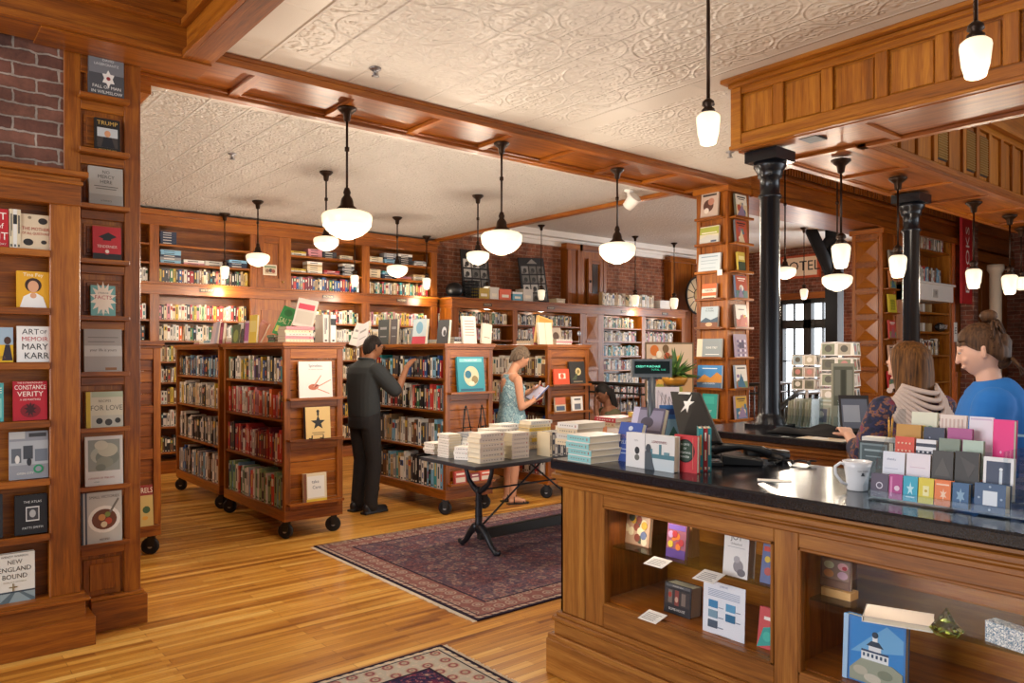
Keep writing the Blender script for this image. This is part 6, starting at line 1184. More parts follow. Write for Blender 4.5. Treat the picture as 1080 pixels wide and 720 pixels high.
# ====================== IRON-LEGGED TABLE ======================
TX0, TX1, TY0, TY1, TT = 3.26, 5.02, 4.37, 5.08, .72
e = empty('bistro_table', (4.1, 4.72, 0), 0, 'long dark-topped table on black cast iron trestle legs standing on the rug', 'table')
P(e, MB().box(TX0, TX1, TY0, TY1, TT-.03, TT, mat('#2c2f36', .35)), 'table_top', .004)
for xx in (3.56, 4.72):
    m = MB(); yc = 4.725
    m.tube([(xx, yc, .16), (xx, yc, .22), (xx, yc, .44), (xx, yc, .48)], [.036, .029, .025, .032], IRON, 12)
    for s in (-1, 1):
        m.tube([(xx, yc, .46), (xx, yc+s*.06, .485), (xx, yc+s*.13, .54), (xx, yc+s*.165, .62), (xx, yc+s*.17, .685)], [.028, .023, .018, .017, .018], IRON, 10)
        m.box(xx-.03, xx+.03, yc+s*.17-.05, yc+s*.17+.05, .678, .69, IRON)
        m.tube([(xx, yc, .19), (xx, yc+s*.05, .18), (xx, yc+s*.11, .125), (xx, yc+s*.16, .06), (xx, yc+s*.21, .022), (xx, yc+s*.25, .024), (xx, yc+s*.262, .045)], [.034, .031, .026, .022, .019, .017, .012], IRON, 10)
        m.ell((xx, yc+s*.215, .020), (.022, .026, .018), IRON)
    m.ell((xx, yc, .17), (.03, .035, .04), IRON); m.ell((xx, yc, .47), (.028, .03, .03), IRON)
    for c in range(3): m.ell((xx, yc, .27+.06*c), (.033, .033, .008), IRON)
    P(e, m, 'trestle_leg', 0)
P(e, MB().box(3.56, 4.72, 4.70, 4.75, .085, .165, mat('#15130f', .5)), 'stretcher', .004)
m = MB(); m.tube([(3.56, 4.725, .17), (4.25, 4.725, .66)], .008, IRON, 8).tube([(4.72, 4.725, .17), (4.05, 4.725, .66)], .008, IRON, 8).tube([(3.56, 4.725, .47), (4.72, 4.725, .47)], .007, IRON, 8); P(e, m, 'brace_rod', 0)
e.location.z += .0105; tz = TT+.011
def ts(px, pb, n, w, dp, t, pal, seed, label, rz=0, dx=0, dy=0, **k):
    p = onZ(px, pb, TT); return stackbooks(p.x+dx, p.y+dy, tz, rz, n, w, dp, t, pal, seed, label, None, **k)
ts(520, 489, 6, .23, .155, .036, 'ccWccW', 41, 'thick cream hardcover, %s in the six-high stack at the table corner', spinecol=mat('#cfc2b4'), dy=.01)
ts(548, 485, 6, .17, .155, .033, 'cWcWcW', 42, 'cream hardcover, %s in the stack beside the six-high corner one', spinecol=mat('#cdbfb2'), dx=.02, dy=.01, jit=.003)
for i in range(7):
    p = onZ(569+1.8*i, 483, TT); mb = MB(); spine_mesh(mb, .026, .19, .15, 'cKWKWKW'[i], random.Random(i), full=True); tag(mb.build('book', M=T(4.03+.030*i, TY0+.05, tz)), ['cream', 'charcoal', 'pale grey', 'charcoal', 'pale grey', 'charcoal', 'pale grey'][i]+' spine, %s in the upright row on the table' % ORD[i], 'book')
ts(463, 484, 9, .15, .12, .020, 'w', 43, 'white slim paperback, %s in the tall white stack on the table', rz=-PI/2, dx=.04, dec=True)
ts(449, 480, 4, .15, .13, .022, 'w', 44, 'white paperback, %s in the low white stack at the table end', rz=-PI/2, dx=.03)
ts(480, 487, 3, .12, .10, .034, 'w', 45, 'white book with red dot spine, %s of three between the white stacks', rz=-PI/2+.5, dx=.06, spinecol=mat('#efe9e2'))
for k in range(3):
    pass
stackbooks(3.72, 4.66, tz, 0, 7, .22, .16, .031, 'WcC', 46, 'mixed pale book, %s in the stack behind the six-high corner one', None, jit=.01)
stackbooks(3.98, 4.86, tz, 0, 7, .2, .15, .032, 'wcW', 47, 'pale book, %s in the stack under the reading woman', None, jit=.01)
stackbooks(4.35, 4.88, tz, 0, 8, .24, .16, .029, 'cWy', 48, 'yellow or pale book, %s in the stack under the reading woman\'s book', None, jit=.01)
stackbooks(4.42, 4.50, tz, 0, 7, .22, .16, .030, 'WcC', 49, 'pale book, %s in the stack behind the upright row', None, jit=.01)
stackbooks(3.50, 4.86, tz, -PI/2, 6, .2, .15, .030, 'wWs', 50, 'pale grey book, %s in the stack at the far side of the table', None, jit=.01)

# ====================== BOOKS ON TOP OF THE ROLLING BOOKCASES ======================
TB = 1.6405
def topx(px0, px1, pt, X, cov, art, label, t=.02, tilt=.15, h=None, roll=0.0, yaw=-PI/2):
    y, w, z, hh, d = face_x(px0, px1, pt, 0, X, TB); return book(w, h or hh, t, cov, art, (X, y, TB), yaw, label, None, tilt, roll=roll)
def toprow(px0, px1, X, pal, hm, seed, where, n0=1):
    y0, d = atX(px0, X); y1, _ = atX(px1, X); row((X, y0), -PI/2, y0-y1, TB, hm, pal, seed, '%s book, %s along the upright row '+where, 'books standing on the rolling bookcases', lean=.2, tmin=.02, tmax=.045)
# walkway bookcase top
stackbooks(2.70, 6.10, TB, 0, 5, .25, .17, .026, 'cpWcp', 51, 'tan and pink book, %s in the corner stack on the walkway bookcase', None)
book(.17, .25, .02, '#cfc6bc', [('r', .1, .62, .9, .82, '#c8485c'), ('t', 'POETRY', .5, .72, .12, '#c8485c'), ('r', .08, .1, .92, .55, '#c0b8ac')], (2.74, 6.14, TB+.133), -.5, 'tall pale book with red lettering leaning on top of the corner stack', None, .25, roll=.2)
stackbooks(2.68, 6.42, TB, -PI/2, 5, .16, .14, .024, 'wprwp', 52, 'white and red book, %s in the stack behind the green book', None)
stackbooks(2.66, 6.62, TB, -PI/2, 3, .15, .14, .022, 'gkg', 53, 'green book, %s in the small stack under the green face-out book', None)
book(.17, .27, .02, '#2f9c50', [('c', .5, .8, .3, '#1f7c3c', .6), ('t', 'SALT', .5, .5, .28, '#d8e4b0', .9), ('r', .1, .1, .9, .3, '#d8d86c')], (2.70, 6.55, TB+.068), -PI/2+.45, 'green book with pale capitals leaning on the walkway bookcase top', None, .3, roll=.28)
topx(262, 270, 332, 2.62, '#e0c43c', [('r', .1, .4, .9, .8, '#e8d880')], 'yellow book standing on the walkway bookcase top', .02, .05, yaw=-PI/2)
topx(244, 252, 342, 2.60, '#4c5a34', [('c', .5, .4, .3, '#8c9c4c', 1)], 'dark green small book on the walkway bookcase top', .02, .1)
book(.14, .23, .02, '#c98a84', [('r', .1, .1, .9, .9, '#d8a498')], (2.72, 7.16, TB), -PI/2+.2, 'salmon pink book leaning steeply on the walkway bookcase top', None, .3, roll=.35)
topx(249, 256, 340, 2.61, '#3a3634', [('r', .1, .7, .9, 1, '#e4e0dc')], 'small black and white book on the walkway bookcase top', .02, .1)
topx(256, 262, 338, 2.62, '#d8c4d4', [('r', .1, .1, .9, .9, '#a85c9c')], 'lilac striped book on the walkway bookcase top', .02, .1)
# second bookcase top
stackbooks(2.68, 7.75, TB, -PI/2, 3, .2, .16, .02, 'pWw', 54, 'pink and white book, %s in the low stack on the second rolling bookcase', None)
stackbooks(2.68, 8.45, TB, -PI/2, 2, .22, .16, .02, 'wB', 55, 'white book with blue print, %s in the low stack on the second rolling bookcase', None)
stackbooks(2.68, 8.80, TB, -PI/2, 2, .18, .16, .02, 'pc', 56, 'pale pink book, %s in the pair at the far end of the second rolling bookcase', None)
book(.2, .24, .02, '#d8c4cc', [('r', .6, .0, 1, 1, '#b8b4c4')], (2.64, 8.12, TB), -PI/2, 'pale pink and grey book standing on the second rolling bookcase', None, .2, roll=-.1)
book(.1, .22, .03, '#8c2c44', [('r', .2, .2, .8, .8, '#c86c84')], (2.64, 7.9, TB), -PI/2, 'dark red book standing on the second rolling bookcase', None, .1)
# behind: x 330-385 items on top of the walkway bookcase right side
for i, (px0, px1, pt, c, nm_) in enumerate(((336, 345, 325, 'W', 'pale grey'), (345, 353, 323, 'w', 'white'))):
    y = 6.1+.0*i; x, d = atY((px0+px1)/2, 6.25); mb = MB(); spine_mesh(mb, .05, .24, .16, c, random.Random(i)); tag(mb.build('book', M=T(2.90+.07*i, 6.07, TB)), 'thick %s upright book at the end of the walkway bookcase top' % nm_, 'book')
# the man's bookcase top, X 4.09..4.66: row facing the walkway
TP = [(369, 378, 338, '#e0dcd8', 'white open', .35, .1), (378, 388, 332, '#d4d0d4', 'pale lilac', .3, -.3), (400, 411, 334, '#2c3434', 'dark green', .0, .0), (413, 420, 336, '#4a4448', 'charcoal', 0, 0), (436, 450, 336, '#c8dce4', 'pale blue and red', .1, 0), (462, 474, 337, '#2c2e34', 'black picture', .1, 0)]
for i, (a, b_, pt, c, nm_, ti, ro) in enumerate(TP):
    art = [('r', 0, 0, 1, .3, '#c8344c'), ('c', .5, .65, .25, '#7ab4d4', 1)] if i == 4 else ([('c', .6, .5, .2, '#c8ccd4', 1.2), ('c', .65, .45, .12, '#3c3e44', 1.2)] if i == 5 else [('r', .2, .3, .8, .34, '#8a8a8c'), ('r', .2, .6, .8, .7, '#8a8a8c')])
    y, w, z, hh, d = face_x(a, b_, pt, 0, 4.18, TB); book(max(w, .08), min(hh, .27), .03, c, art, (4.16, y, TB), -PI/2, nm_+' book standing on the man\'s bookcase top, %s from its far end' % ORD[i], None, max(.05, ti), roll=ro)
toprow(421, 434, 4.20, 'cWks', .20, 91, 'on the man\'s bookcase')
toprow(388, 399, 4.20, 'cWrw', .18, 92, 'above the man\'s head')
x0 = 4.15
for i, (px, n, pal, lab) in enumerate(((452, 2, 'cW', 'tan'), (481, 3, 'wks', 'mixed'), )):
    y, d = atX(px, 4.2) if px < 474 else (6.1, 0); stackbooks(4.25+(.15 if px > 474 else 0), y, TB, -PI/2 if px < 474 else 0, n, .2, .15, .022, pal, 57+i, lab+' book, %s in the flat pile on the man\'s bookcase', None)
fyt = [(489, 503, 333, '#d9cfc2', 'cream text-covered', [('r', .15, .8-.1*j, .85, .83-.1*j, '#8a8078') for j in range(6)]), (508, 518, 341, '#cbbfae', 'tan leaning', [('r', .2, .3, .8, .34, '#8a7a68')])]
for i, (a, b_, pt, c, nm_, art) in enumerate(fyt):
    x, w, z, h, d = face_y(a, b_, pt, 0, 6.05, TB); book(w, h, .03, c, art, (x, 6.05, TB), 0, nm_+' book standing over the teal book\'s end panel', None, .1, roll=.15*i)
# reading woman's bookcase top
for i, (a, b_, pt, c, nm_, art) in enumerate(((541, 556, 339, '#dccfb8', 'open cream', [('r', .48, 0, .52, 1, '#b8a890')]), (560, 576, 333, '#cfa45c', 'slanting gold-topped', [('r', .1, .5, .9, .95, '#b88838'), ('r', .1, .05, .9, .4, '#e8e0d0')]), (529, 537, 343, '#8c3444', 'dark red', []), (592, 603, 345, '#b8a898', 'brown picture', [('c', .5, .5, .3, '#5c4a40', 1)]))):
    x, w, z, h, d = face_y(a, b_, pt, 0, 6.06, TB); x = min(max(x, 5.46), 5.95); book(w, h, .03, c, art, (x, 6.04+.06*i, TB), 0, nm_+' book on the reading woman\'s bookcase top', None, .12, roll=.25 if i == 1 else 0)
stackbooks(5.80, 6.12, TB, 0, 3, .24, .16, .02, 'wpW', 58, 'white and pink book, %s in the flat pile at the corner of the reading woman\'s bookcase', None)
stackbooks(5.52, 6.5, TB, -PI/2, 3, .24, .16, .022, 'Wck', 59, 'pale book, %s in the flat pile along the reading woman\'s bookcase', None)
m = MB(); m.tube([(0, 0, 0), (0, 0, .10)], .004, STEEL, 6).ell((0, 0, .125), (.03, .006, .03), STEEL).lathe([(0, 0), (.035, 0), (.03, .008), (0, .01)], (0, 0, 0), STEEL, 16); tag(m.build('sign_holder', loc=(5.93, 6.02, TB)), 'small metal sign holder on the corner of the reading woman\'s bookcase', 'sign holder')

# ====================== STAIR RAIL, PLANT AND FAR PROPS ======================
def rail(pts, label, z=1.07, n=12):
    e = empty('stair_railing', pts[0]+(0,), 0, label, 'railing'); o0 = Vector(pts[0]+(0,)); a = Vector(pts[0]+(0,))-o0; b_ = Vector(pts[1]+(0,))-o0
    MB().tube([a+Vector((0, 0, z)), b_+Vector((0, 0, z))], .028, BLACK, 10).build('handrail', e); MB().tube([a+Vector((0, 0, z-.14)), b_+Vector((0, 0, z-.14))], .016, BLACK, 6).tube([a+Vector((0, 0, .1)), b_+Vector((0, 0, .1))], .016, BLACK, 6).build('rail_bar', e)
    m = MB()
    for i in range(n+1): q = a.lerp(b_, i/n); m.tube([q, q+Vector((0, 0, z))], .011 if i % 6 else .025, BLACK, 6)
    m.build('baluster_frame', e)
    return e


rail([(8.7, 9.0), (8.7, 6.6)], 'black iron stair railing behind the seated person', n=18)
rail([(8.7, 6.6), (13.2, 6.6)], 'black iron stair railing in front of the entrance', n=32)
m = MB(); a = dep(818, 10.6, zz(434, 10.6)); b_ = dep(842, 11.2, zz(414, 11.2)); c_ = dep(862, 11.6, zz(413, 11.6)); m.tube([a, b_, c_], .04, BLACK, 8).tube([a, Vector((a.x, a.y, 0))], .03, BLACK, 6).tube([c_, Vector((c_.x, c_.y, 0))], .03, BLACK, 6); tag(m.build('stair_handrail'), 'sloping black stair handrail seen between the column and the card trays', 'railing')
# potted plant and autumn picture near the display column
p = dep(712, 8.2); e = empty('potted_plant', (p.x, p.y, 0), 0, 'leafy green plant in a gold pot beside the display column', 'plant')
zp = zz(406, 8.2); MB().lathe([(.0, 0), (.12, 0), (.12, .02), (.03, .04), (.03, zp-.02), (.12, zp), (0, zp)], (0, 0, 0), BLACK, 20).build('plant_stand', e)
MB().lathe([(.0, 0), (.10, 0), (.135, .05), (.14, .09), (.12, .10), (.12, .09), (0, .085)], (0, 0, zp), mat('#c08a34', .35, .3), 24).build('pot', e)
m = MB(); rg = random.Random(9); GM = [mat('#4c7034'), mat('#6c8c3c'), mat('#38582c')]
for i in range(70):
    a = rg.uniform(0, 2*PI); el = rg.uniform(.1, 1.45); L = rg.uniform(.16, .38); dv = Vector((math.cos(a)*math.cos(el), math.sin(a)*math.cos(el), math.sin(el))); s = Vector((-math.sin(a), math.cos(a), 0))*rg.uniform(.014, .028); b0 = Vector((0, 0, zp+.09)); q1 = b0+dv*L*.5; q2 = b0+dv*L+Vector((0, 0, -.05)); k = len(m.v); m.v += [b0, q1-s, q1+s, q2]; m.face((k, k+1, k+3), GM[i % 3]); m.face((k, k+3, k+2), GM[i % 3])
m.build('foliage', e)
x, w, z, h, d = face_y(690, 735, 362, 402, 8.0, zz(402, 10.2)); p = dep(706, 9.4); h = zz(361, 9.4)-.95; m = MB().box(-.30, .30, 0, .03, 0, h+.0, mat('#6c5a44')); rg = random.Random(14)
draw(m, .6, h, [('r', .03, .03, .97, .97, '#b89468'), ('r', .03, .55, .97, .97, '#c8b49c')]+[('c', rg.uniform(.1, .9), rg.uniform(.1, .9), rg.uniform(.04, .1), rg.choice(['#c8702c', '#e4dcc8', '#8c9440', '#a84c2c', '#6c5438', '#d8a84c']), 1.3) for _ in range(34)], T(-.3, 0, 0) @ UP); m.box(-.02, .02, .03, .06, -.95, 0, BLACK).box(-.2, .2, -.1, .15, -.95, -.93, BLACK)
tag(m.build('autumn_painting', loc=(p.x, p.y, .95), rz=-.7), 'colourful autumn picture on a stand behind the price display', 'picture')
# light cards rack behind the pole (white map-like prints)
p = dep(703, 7.2); hh = zz(408, 7.2); m = MB().box(-.12, .12, 0, .02, .3, hh, mat('#cfc8d0')); 
for i in range(6): m.tube([(-.1+.03*i, -.001, .75), (-.08+.035*i, -.002, hh-.03-.02*i), (.1, -.002, .8+.05*i)], .002, mat('#6a6a72'), 4)
m.box(-.12, .12, -.1, .15, 0, .03, BLACK).box(-.01, .01, .02, .04, 0, .4, BLACK); tag(m.build('map_board', loc=(p.x, p.y, 0), rz=-.7), 'pale lilac board with fine dark lines behind the register screen', 'board')
p = dep(733, 6.0)
# books leaning in the rack behind the counter left: orange and photo
FARM_O = None
def hairmat(name, a, c):
    m, nt, bb, ns, L = nodemat(name); tc = N(nt, 'ShaderNodeTexCoord'); mp = N(nt, 'ShaderNodeMapping'); mp.inputs['Scale'].default_value = (90, 90, 5); L.new(tc.outputs['Object'], mp.inputs[0]); n = N(nt, 'ShaderNodeTexNoise', Scale=1.0, Detail=3.0); L.new(mp.outputs[0], n.inputs[0]); r = ramp(nt, [(.3, a), (.7, c)]); L.new(n.outputs[0], r.inputs[0]); L.new(r.outputs[0], bb.inputs['Base Color']); bb.inputs['Roughness'].default_value = .6; bb.inputs['Specular IOR Level'].default_value = .2
    bp = N(nt, 'ShaderNodeBump', Strength=.6, Distance=.004); L.new(n.outputs[0], bp.inputs['Height']); L.new(bp.outputs[0], bb.inputs['Normal']); return m
import re
# ====================== PEOPLE ======================
def capsule(mb, p0, p1, r0, r1, m, n=14, flat=1.0, axis=None):
    """tapered limb with rounded ends"""
    p0, p1 = Vector(p0), Vector(p1); t = (p1-p0).normalized(); u = (axis or (Vector((0, 0, 1)) if abs(t.z) < .9 else Vector((1, 0, 0)))); u = (u-t*u.dot(t)).normalized(); w = t.cross(u)
    prof = [(-1.0, 0.02), (-.87, .5), (-.5, .87), (0, 1.0)]; b = len(mb.v); ringz = []
    for a, k in prof: ringz.append((p0+t*r0*a, r0*k))
    for a, k in prof[::-1]: ringz.append((p1-t*r1*a, r1*k))
    for c, r in ringz:
        for i in range(n): mb.v.append(c+(u*math.cos(2*PI*i/n)*flat+w*math.sin(2*PI*i/n))*r)
    for j in range(len(ringz)-1):
        for i in range(n): k = (i+1) % n; mb.face((b+j*n+i, b+j*n+k, b+(j+1)*n+k, b+(j+1)*n+i), m, None, True)
    mb.face([b+i for i in range(n)][::-1], m); mb.face([b+(len(ringz)-1)*n+i for i in range(n)], m)
def loft(mb, rings, m, n=24):
    """rings: (centre, rx (side), ry (depth), side dir, depth dir)"""
    b = len(mb.v)
    for c, rx, ry, u, w in rings:
        for i in range(n):
            a = 2*PI*i/n; ca, sa = math.cos(a), math.sin(a); k = 1/((abs(ca)**2.4+abs(sa)**2.4)**(1/2.4)); mb.v.append(Vector(c)+u*ca*k*rx+w*sa*k*ry)
    for j in range(len(rings)-1):
        for i in range(n): k = (i+1) % n; mb.face((b+j*n+i, b+j*n+k, b+(j+1)*n+k, b+(j+1)*n+i), m, None, True)
    mb.face([b+i for i in range(n)][::-1], m); mb.face([b+(len(rings)-1)*n+i for i in range(n)], m)
def remesh(o, v, smooth=4):
    r = o.modifiers.new('r', 'REMESH'); r.mode = 'VOXEL'; r.voxel_size = v; r.use_smooth_shade = True
    s = o.modifiers.new('s', 'SMOOTH'); s.factor = .5; s.iterations = smooth
def head(mb, M, m, s=1.0):
    """face towards -y of M; M origin at the head centre"""
    n, k = 28, 20; b = len(mb.v)
    for i in range(k+1):
        th = PI*i/k
        for a in range(n):
            ph = 2*PI*a/n; x, y, z = math.sin(th)*math.cos(ph), math.sin(th)*math.sin(ph), math.cos(th)
            px, py, pz = x*.074, y*.094, z*.115
            f = max(0, -y)
            if z < 0: px *= 1-.30*(-z)**1.3; py *= 1-.12*(-z) if y < 0 else 1-.35*(-z)
            py += -.010*f*max(0, 1-abs(z+.75)*2.5)               # chin
            mb.v.append(M @ Vector((px*s, py*s, pz*s)))
    for i in range(k):
        for a in range(n): d = (a+1) % n; mb.face((b+i*n+a, b+(i+1)*n+a, b+(i+1)*n+d, b+i*n+d), m, None, True)
    q = lambda x, y, z: M @ Vector((x*s, y*s, z*s))
    capsule(mb, q(0, -.088, .012), q(0, -.100, -.026), .007*s, .0105*s, m, 10)      # nose
    capsule(mb, q(-.022, -.086, -.055), q(.022, -.084, -.055), .006*s, .006*s, m, 8)  # lips
    capsule(mb, q(-.045, -.074, .030), q(.045, -.074, .030), .009*s, .009*s, m, 8)      # brow
    for sx in (-1, 1): 
        capsule(mb, q(sx*.074, .008, .018), q(sx*.076, .004, -.022), .013*s, .009*s, m, 8)
        capsule(mb, q(sx*.040, -.066, -.02), q(sx*.034, -.066, -.03), .015*s, .014*s, m, 8)
def hand(mb, wrist, d, nrm, m, curl=.5, side=1, s=1.0):
    """palm from the wrist along d, nrm = palm normal (fingers curl that way); side = where the thumb leaves"""
    d = Vector(d).normalized(); nrm = Vector(nrm); nrm = (nrm-d*nrm.dot(d)).normalized(); sd = d.cross(nrm)*side; w = Vector(wrist)
    for k in (-1.5, -.5, .5, 1.5): capsule(mb, w+sd*k*.010*s, w+d*.085*s+sd*k*.019*s, .015*s, .0125*s, m, 8)
    L = [.072, .082, .076, .060]
    for i, k in enumerate((1.5, .5, -.5, -1.5)):
        p = w+d*.088*s+sd*k*.0205*s; dirv = d.copy(); l = L[i]*s
        for j in range(3):
            a = curl*(.5+.35*j); dirv = (dirv*math.cos(a)+nrm*math.sin(a)).normalized() if j or curl else dirv; nrm_ = nrm
            q = p+dirv*l*(.45, .31, .26)[j]; capsule(mb, p, q, (.0092-.0008*j)*s, (.0086-.0010*j)*s, m, 8); p = q
    p = w+d*.02*s+sd*.026*s; q = p+(d*.6+sd*.75+nrm*.25).normalized()*.042*s; capsule(mb, p, q, .0135*s, .011*s, m, 8); r = q+(d*.9+sd*.25+nrm*.35).normalized()*.036*s; capsule(mb, q, r, .0105*s, .0085*s, m, 8)
def shoe(o, ankle, yaw, m, L=.27):
    M = T(ankle[0], ankle[1], 0) @ RZ(yaw); mb = MB()
    mb.ell((0, .02, .055), (.04, .06, .055), m, M); capsule(mb, M @ Vector((0, .03, .045)), M @ Vector((0, -L*.62, .032)), .043, .036, m, 14); mb.box(-.046, .046, -L*.70, .085, .0, .022, m, M)
    s = mb.build('shoe', o); remesh(s, .006, 6); return s
def eyes(o, M, s=1.0):
    mb = MB()
    for sx in (-1, 1):
        c = M @ Vector((sx*.032*s, -.0795*s, .012*s)); mb.ell(c, (.010*s, .008*s, .005*s), mat('#b8a8a0')); c2 = M @ Vector((sx*.032*s, -.0865*s, .012*s)); mb.ell(c2, (.005*s, .003*s, .0045*s), BLACK)
    mb.build('eye_detail', o)
SK1 = mat('#9a6647', .55); SK2 = mat('#c8906f', .55); SK3 = mat('#d8a68c', .55); LIP = mat('#a85c50', .5)

# --- man in dark clothes reaching to the shelf (faces +X)
mx, my = 3.60, 6.62
e = empty('person', (mx, my, 0), 0, 'man in a charcoal shirt and dark trousers reaching for a shelved book', 'person')
fw = Vector((.985, .17, 0)).normalized(); rt = Vector((fw.y, -fw.x, 0)); up = Vector((0, 0, 1))     # right-hand side of the man
def V(f, r, z): return fw*f+rt*r+up*z
b = MB(); Mh = Matrix.Translation(V(.10, 0, 1.60)) @ RZ(math.atan2(fw.y, fw.x)+PI/2-.15) @ RX(.10)
head(b, Mh, SK1, 1.02); capsule(b, V(.0, 0, 1.36), V(.07, 0, 1.53), .062, .056, SK1)
capsule(b, V(0, .12, 1.36), V(0, -.12, 1.36), .05, .05, SK1); capsule(b, V(0, 0, 1.0), V(0, 0, 1.30), .10, .10, SK1)
sh = V(.01, .175, 1.37); el = Vector((.20, -.27, 1.17)); wr = Vector((.335, -.22, 1.40))
capsule(b, sh, el, .05, .042, SK1); capsule(b, el, wr, .042, .028, SK1); hand(b, wr, Vector((.13, .04, .12)), V(.5, 0, -.8), SK1, .25, 1)
shl = V(.02, -.175, 1.37); ell_ = V(.10, -.25, 1.14); wrl = V(.30, -.10, 1.25)
capsule(b, shl, ell_, .05, .042, SK1); capsule(b, ell_, wrl, .04, .028, SK1); hand(b, wrl, V(.9, .2, .25), V(0, .7, .6), SK1, .8, -1)
for s in (-1, 1): capsule(b, V(0, s*.09, .95), V(.03, s*.10, .5), .075, .055, SK1); capsule(b, V(.03, s*.10, .5), V(-.02, s*.10, .10), .05, .035, SK1)
o = b.build('body', e); remesh(o, .0055, 3)
DS = mat('#2e3234', .85); DT = mat('#211e1f', .9)
b = MB(); loft(b, [(V(-.01, 0, .93), .165, .125, rt, fw), (V(-.01, 0, 1.0), .175, .13, rt, fw), (V(-.015, 0, 1.12), .18, .128, rt, fw), (V(-.015, 0, 1.25), .19, .13, rt, fw), (V(-.01, 0, 1.35), .205, .125, rt, fw), (V(-.005, 0, 1.41), .18, .105, rt, fw), (V(.005, 0, 1.45), .12, .085, rt, fw), (V(.015, 0, 1.485), .075, .07, rt, fw)], DS)
capsule(b, sh, sh*.12+el*.88, .088, .072, DS); capsule(b, shl, shl*.15+ell_*.85, .08, .066, DS)
o = b.build('shirt', e); remesh(o, .009, 3)
b = MB(); 
for i in range(16): a = 2*PI*i/16; 
b.tube([V(.015+.066*math.cos(2*PI*i/16), .072*math.sin(2*PI*i/16), 1.487-.008*math.cos(2*PI*i/16)) for i in range(17)], .013, DS, 8); b.build('collar', e)
b = MB(); loft(b, [(V(0, 0, .98), .168, .12, rt, fw), (V(-.01, 0, .90), .175, .128, rt, fw), (V(-.01, 0, .82), .172, .125, rt, fw)], DT)
for s in (-1, 1): capsule(b, V(-.005, s*.088, .86), V(.035, s*.10, .50), .098, .075, DT); capsule(b, V(.035, s*.10, .50), V(-.01, s*.10, .10), .075, .066, DT); capsule(b, V(-.01, s*.10, .13), V(-.005, s*.10, .075), .067, .069, DT)
o = b.build('trousers', e); remesh(o, .009, 3)
yawm = math.atan2(fw.y, fw.x)+PI/2
for s in (-1, 1): q = V(-.02, s*.10, 0); shoe(e, q, yawm, mat('#17161a', .4), .28)
b = MB(); 
def cap(mb, M, m, s=1.0, k=1.06):
    n, kk = 30, 20; b0 = len(mb.v)
    for i in range(kk+1):
        th = PI*.80*i/kk
        for a in range(n):
            ph = 2*PI*a/n; x, y, z = math.sin(th)*math.cos(ph), math.sin(th)*math.sin(ph), math.cos(th)
            lim = .62*(-y)**.8 if y < 0 else -.80*y**.9
            lim += .05*math.sin(7*ph)
            q = max(z, lim); rim = min(1, max(0, (z-lim)/.25)); kq = 1.005+(k-1.005)*(.35+.65*rim)
            if z < lim: r_ = math.sqrt(max(0, 1-lim*lim))/max(.05, math.sqrt(x*x+y*y)); x, y = x*min(1.0, r_), y*min(1.0, r_)
            if z < lim: d_ = math.sqrt(x*x+y*y); f_ = math.sqrt(max(0, 1-q*q))/max(d_, .05); x, y = x*f_, y*f_
            mb.v.append(M @ Vector((x*.076*s*kq, (y*.096+.003)*s*kq, q*.117*s*kq)))
    for i in range(kk):
        for a in range(n): d = (a+1) % n; mb.face((b0+i*n+a, b0+i*n+d, b0+(i+1)*n+d, b0+(i+1)*n+a)[::-1], m, None, True)
cap(b, Mh, hairmat('short_dark_hair', '#14100f', '#2e2522'), 1.02, k=1.07); o = b.build('hair', e)
b = MB(); mg = mat('#2a2624', .3)
for sx in (-1, 1): b.tube([Mh @ Vector((sx*.035+.022*math.cos(2*PI*i/12), -.100, .012+.018*math.sin(2*PI*i/12))) for i in range(13)], .002, mg, 5); b.tube([Mh @ Vector((sx*.058, -.098, .016)), Mh @ Vector((sx*.079, .0, .018))], .002, mg, 5)
b.build('eyeglasses', e); eyes(e, Mh, 1.02)
pb = MB(); pb.box(-.03, .03, -.06, .06, 0, .012, BLACK); q = Vector((mx, my, 0))+wrl+V(.07, .0, .03); tag(pb.build('smartphone', M=Matrix.Translation(q) @ RZ(.4) @ RX(.3)), 'dark phone held in the lowered hand of the man', 'phone')

# --- woman in a sleeveless blue dress reading (faces +X)
wx, wy = 4.99, 6.06
e = empty('person', (wx, wy, 0), 0, 'woman in a sleeveless blue patterned dress standing and reading an open book', 'person')
fw = Vector((.96, -.25, 0)).normalized(); rt = Vector((fw.y, -fw.x, 0))
Mh = Matrix.Translation(V(.10, 0, 1.49)) @ RZ(math.atan2(fw.y, fw.x)+PI/2) @ RX(.45)
b = MB(); head(b, Mh, SK2, .97); capsule(b, V(-.02, 0, 1.28), V(.05, 0, 1.42), .052, .047, SK2)
capsule(b, V(-.01, .11, 1.29), V(-.01, -.11, 1.29), .058, .058, SK2); capsule(b, V(0, 0, .95), V(-.01, 0, 1.22), .11, .11, SK2)
sR, eR, wR = V(0, .155, 1.28), V(.02, .20, 1.00), V(.22, .10, 1.06); sL, eL, wL = V(0, -.155, 1.28), V(.08, -.2, 1.03), V(.26, -.08, 1.15)
for s_, e_, w_, sd in ((sR, eR, wR, -1), (sL, eL, wL, 1)):
    capsule(b, s_, e_, .045, .037, SK2); capsule(b, e_, w_, .037, .025, SK2); hand(b, w_, w_-e_, V(.1, 0, 1), SK2, .5, sd, .92)
for s in (-1, 1): capsule(b, V(0, s*.085, .88), V(.01, s*.08, .46), .08, .052, SK2); capsule(b, V(.01, s*.08, .46), V(-.02, s*.08, .075), .052, .03, SK2); capsule(b, V(-.02, s*.08, .05), V(.10, s*.085, .025), .032, .024, SK2); capsule(b, V(-.02, s*.08, .04), V(-.04, s*.08, .035), .03, .028, SK2)
o = b.build('body', e); remesh(o, .0055, 3)
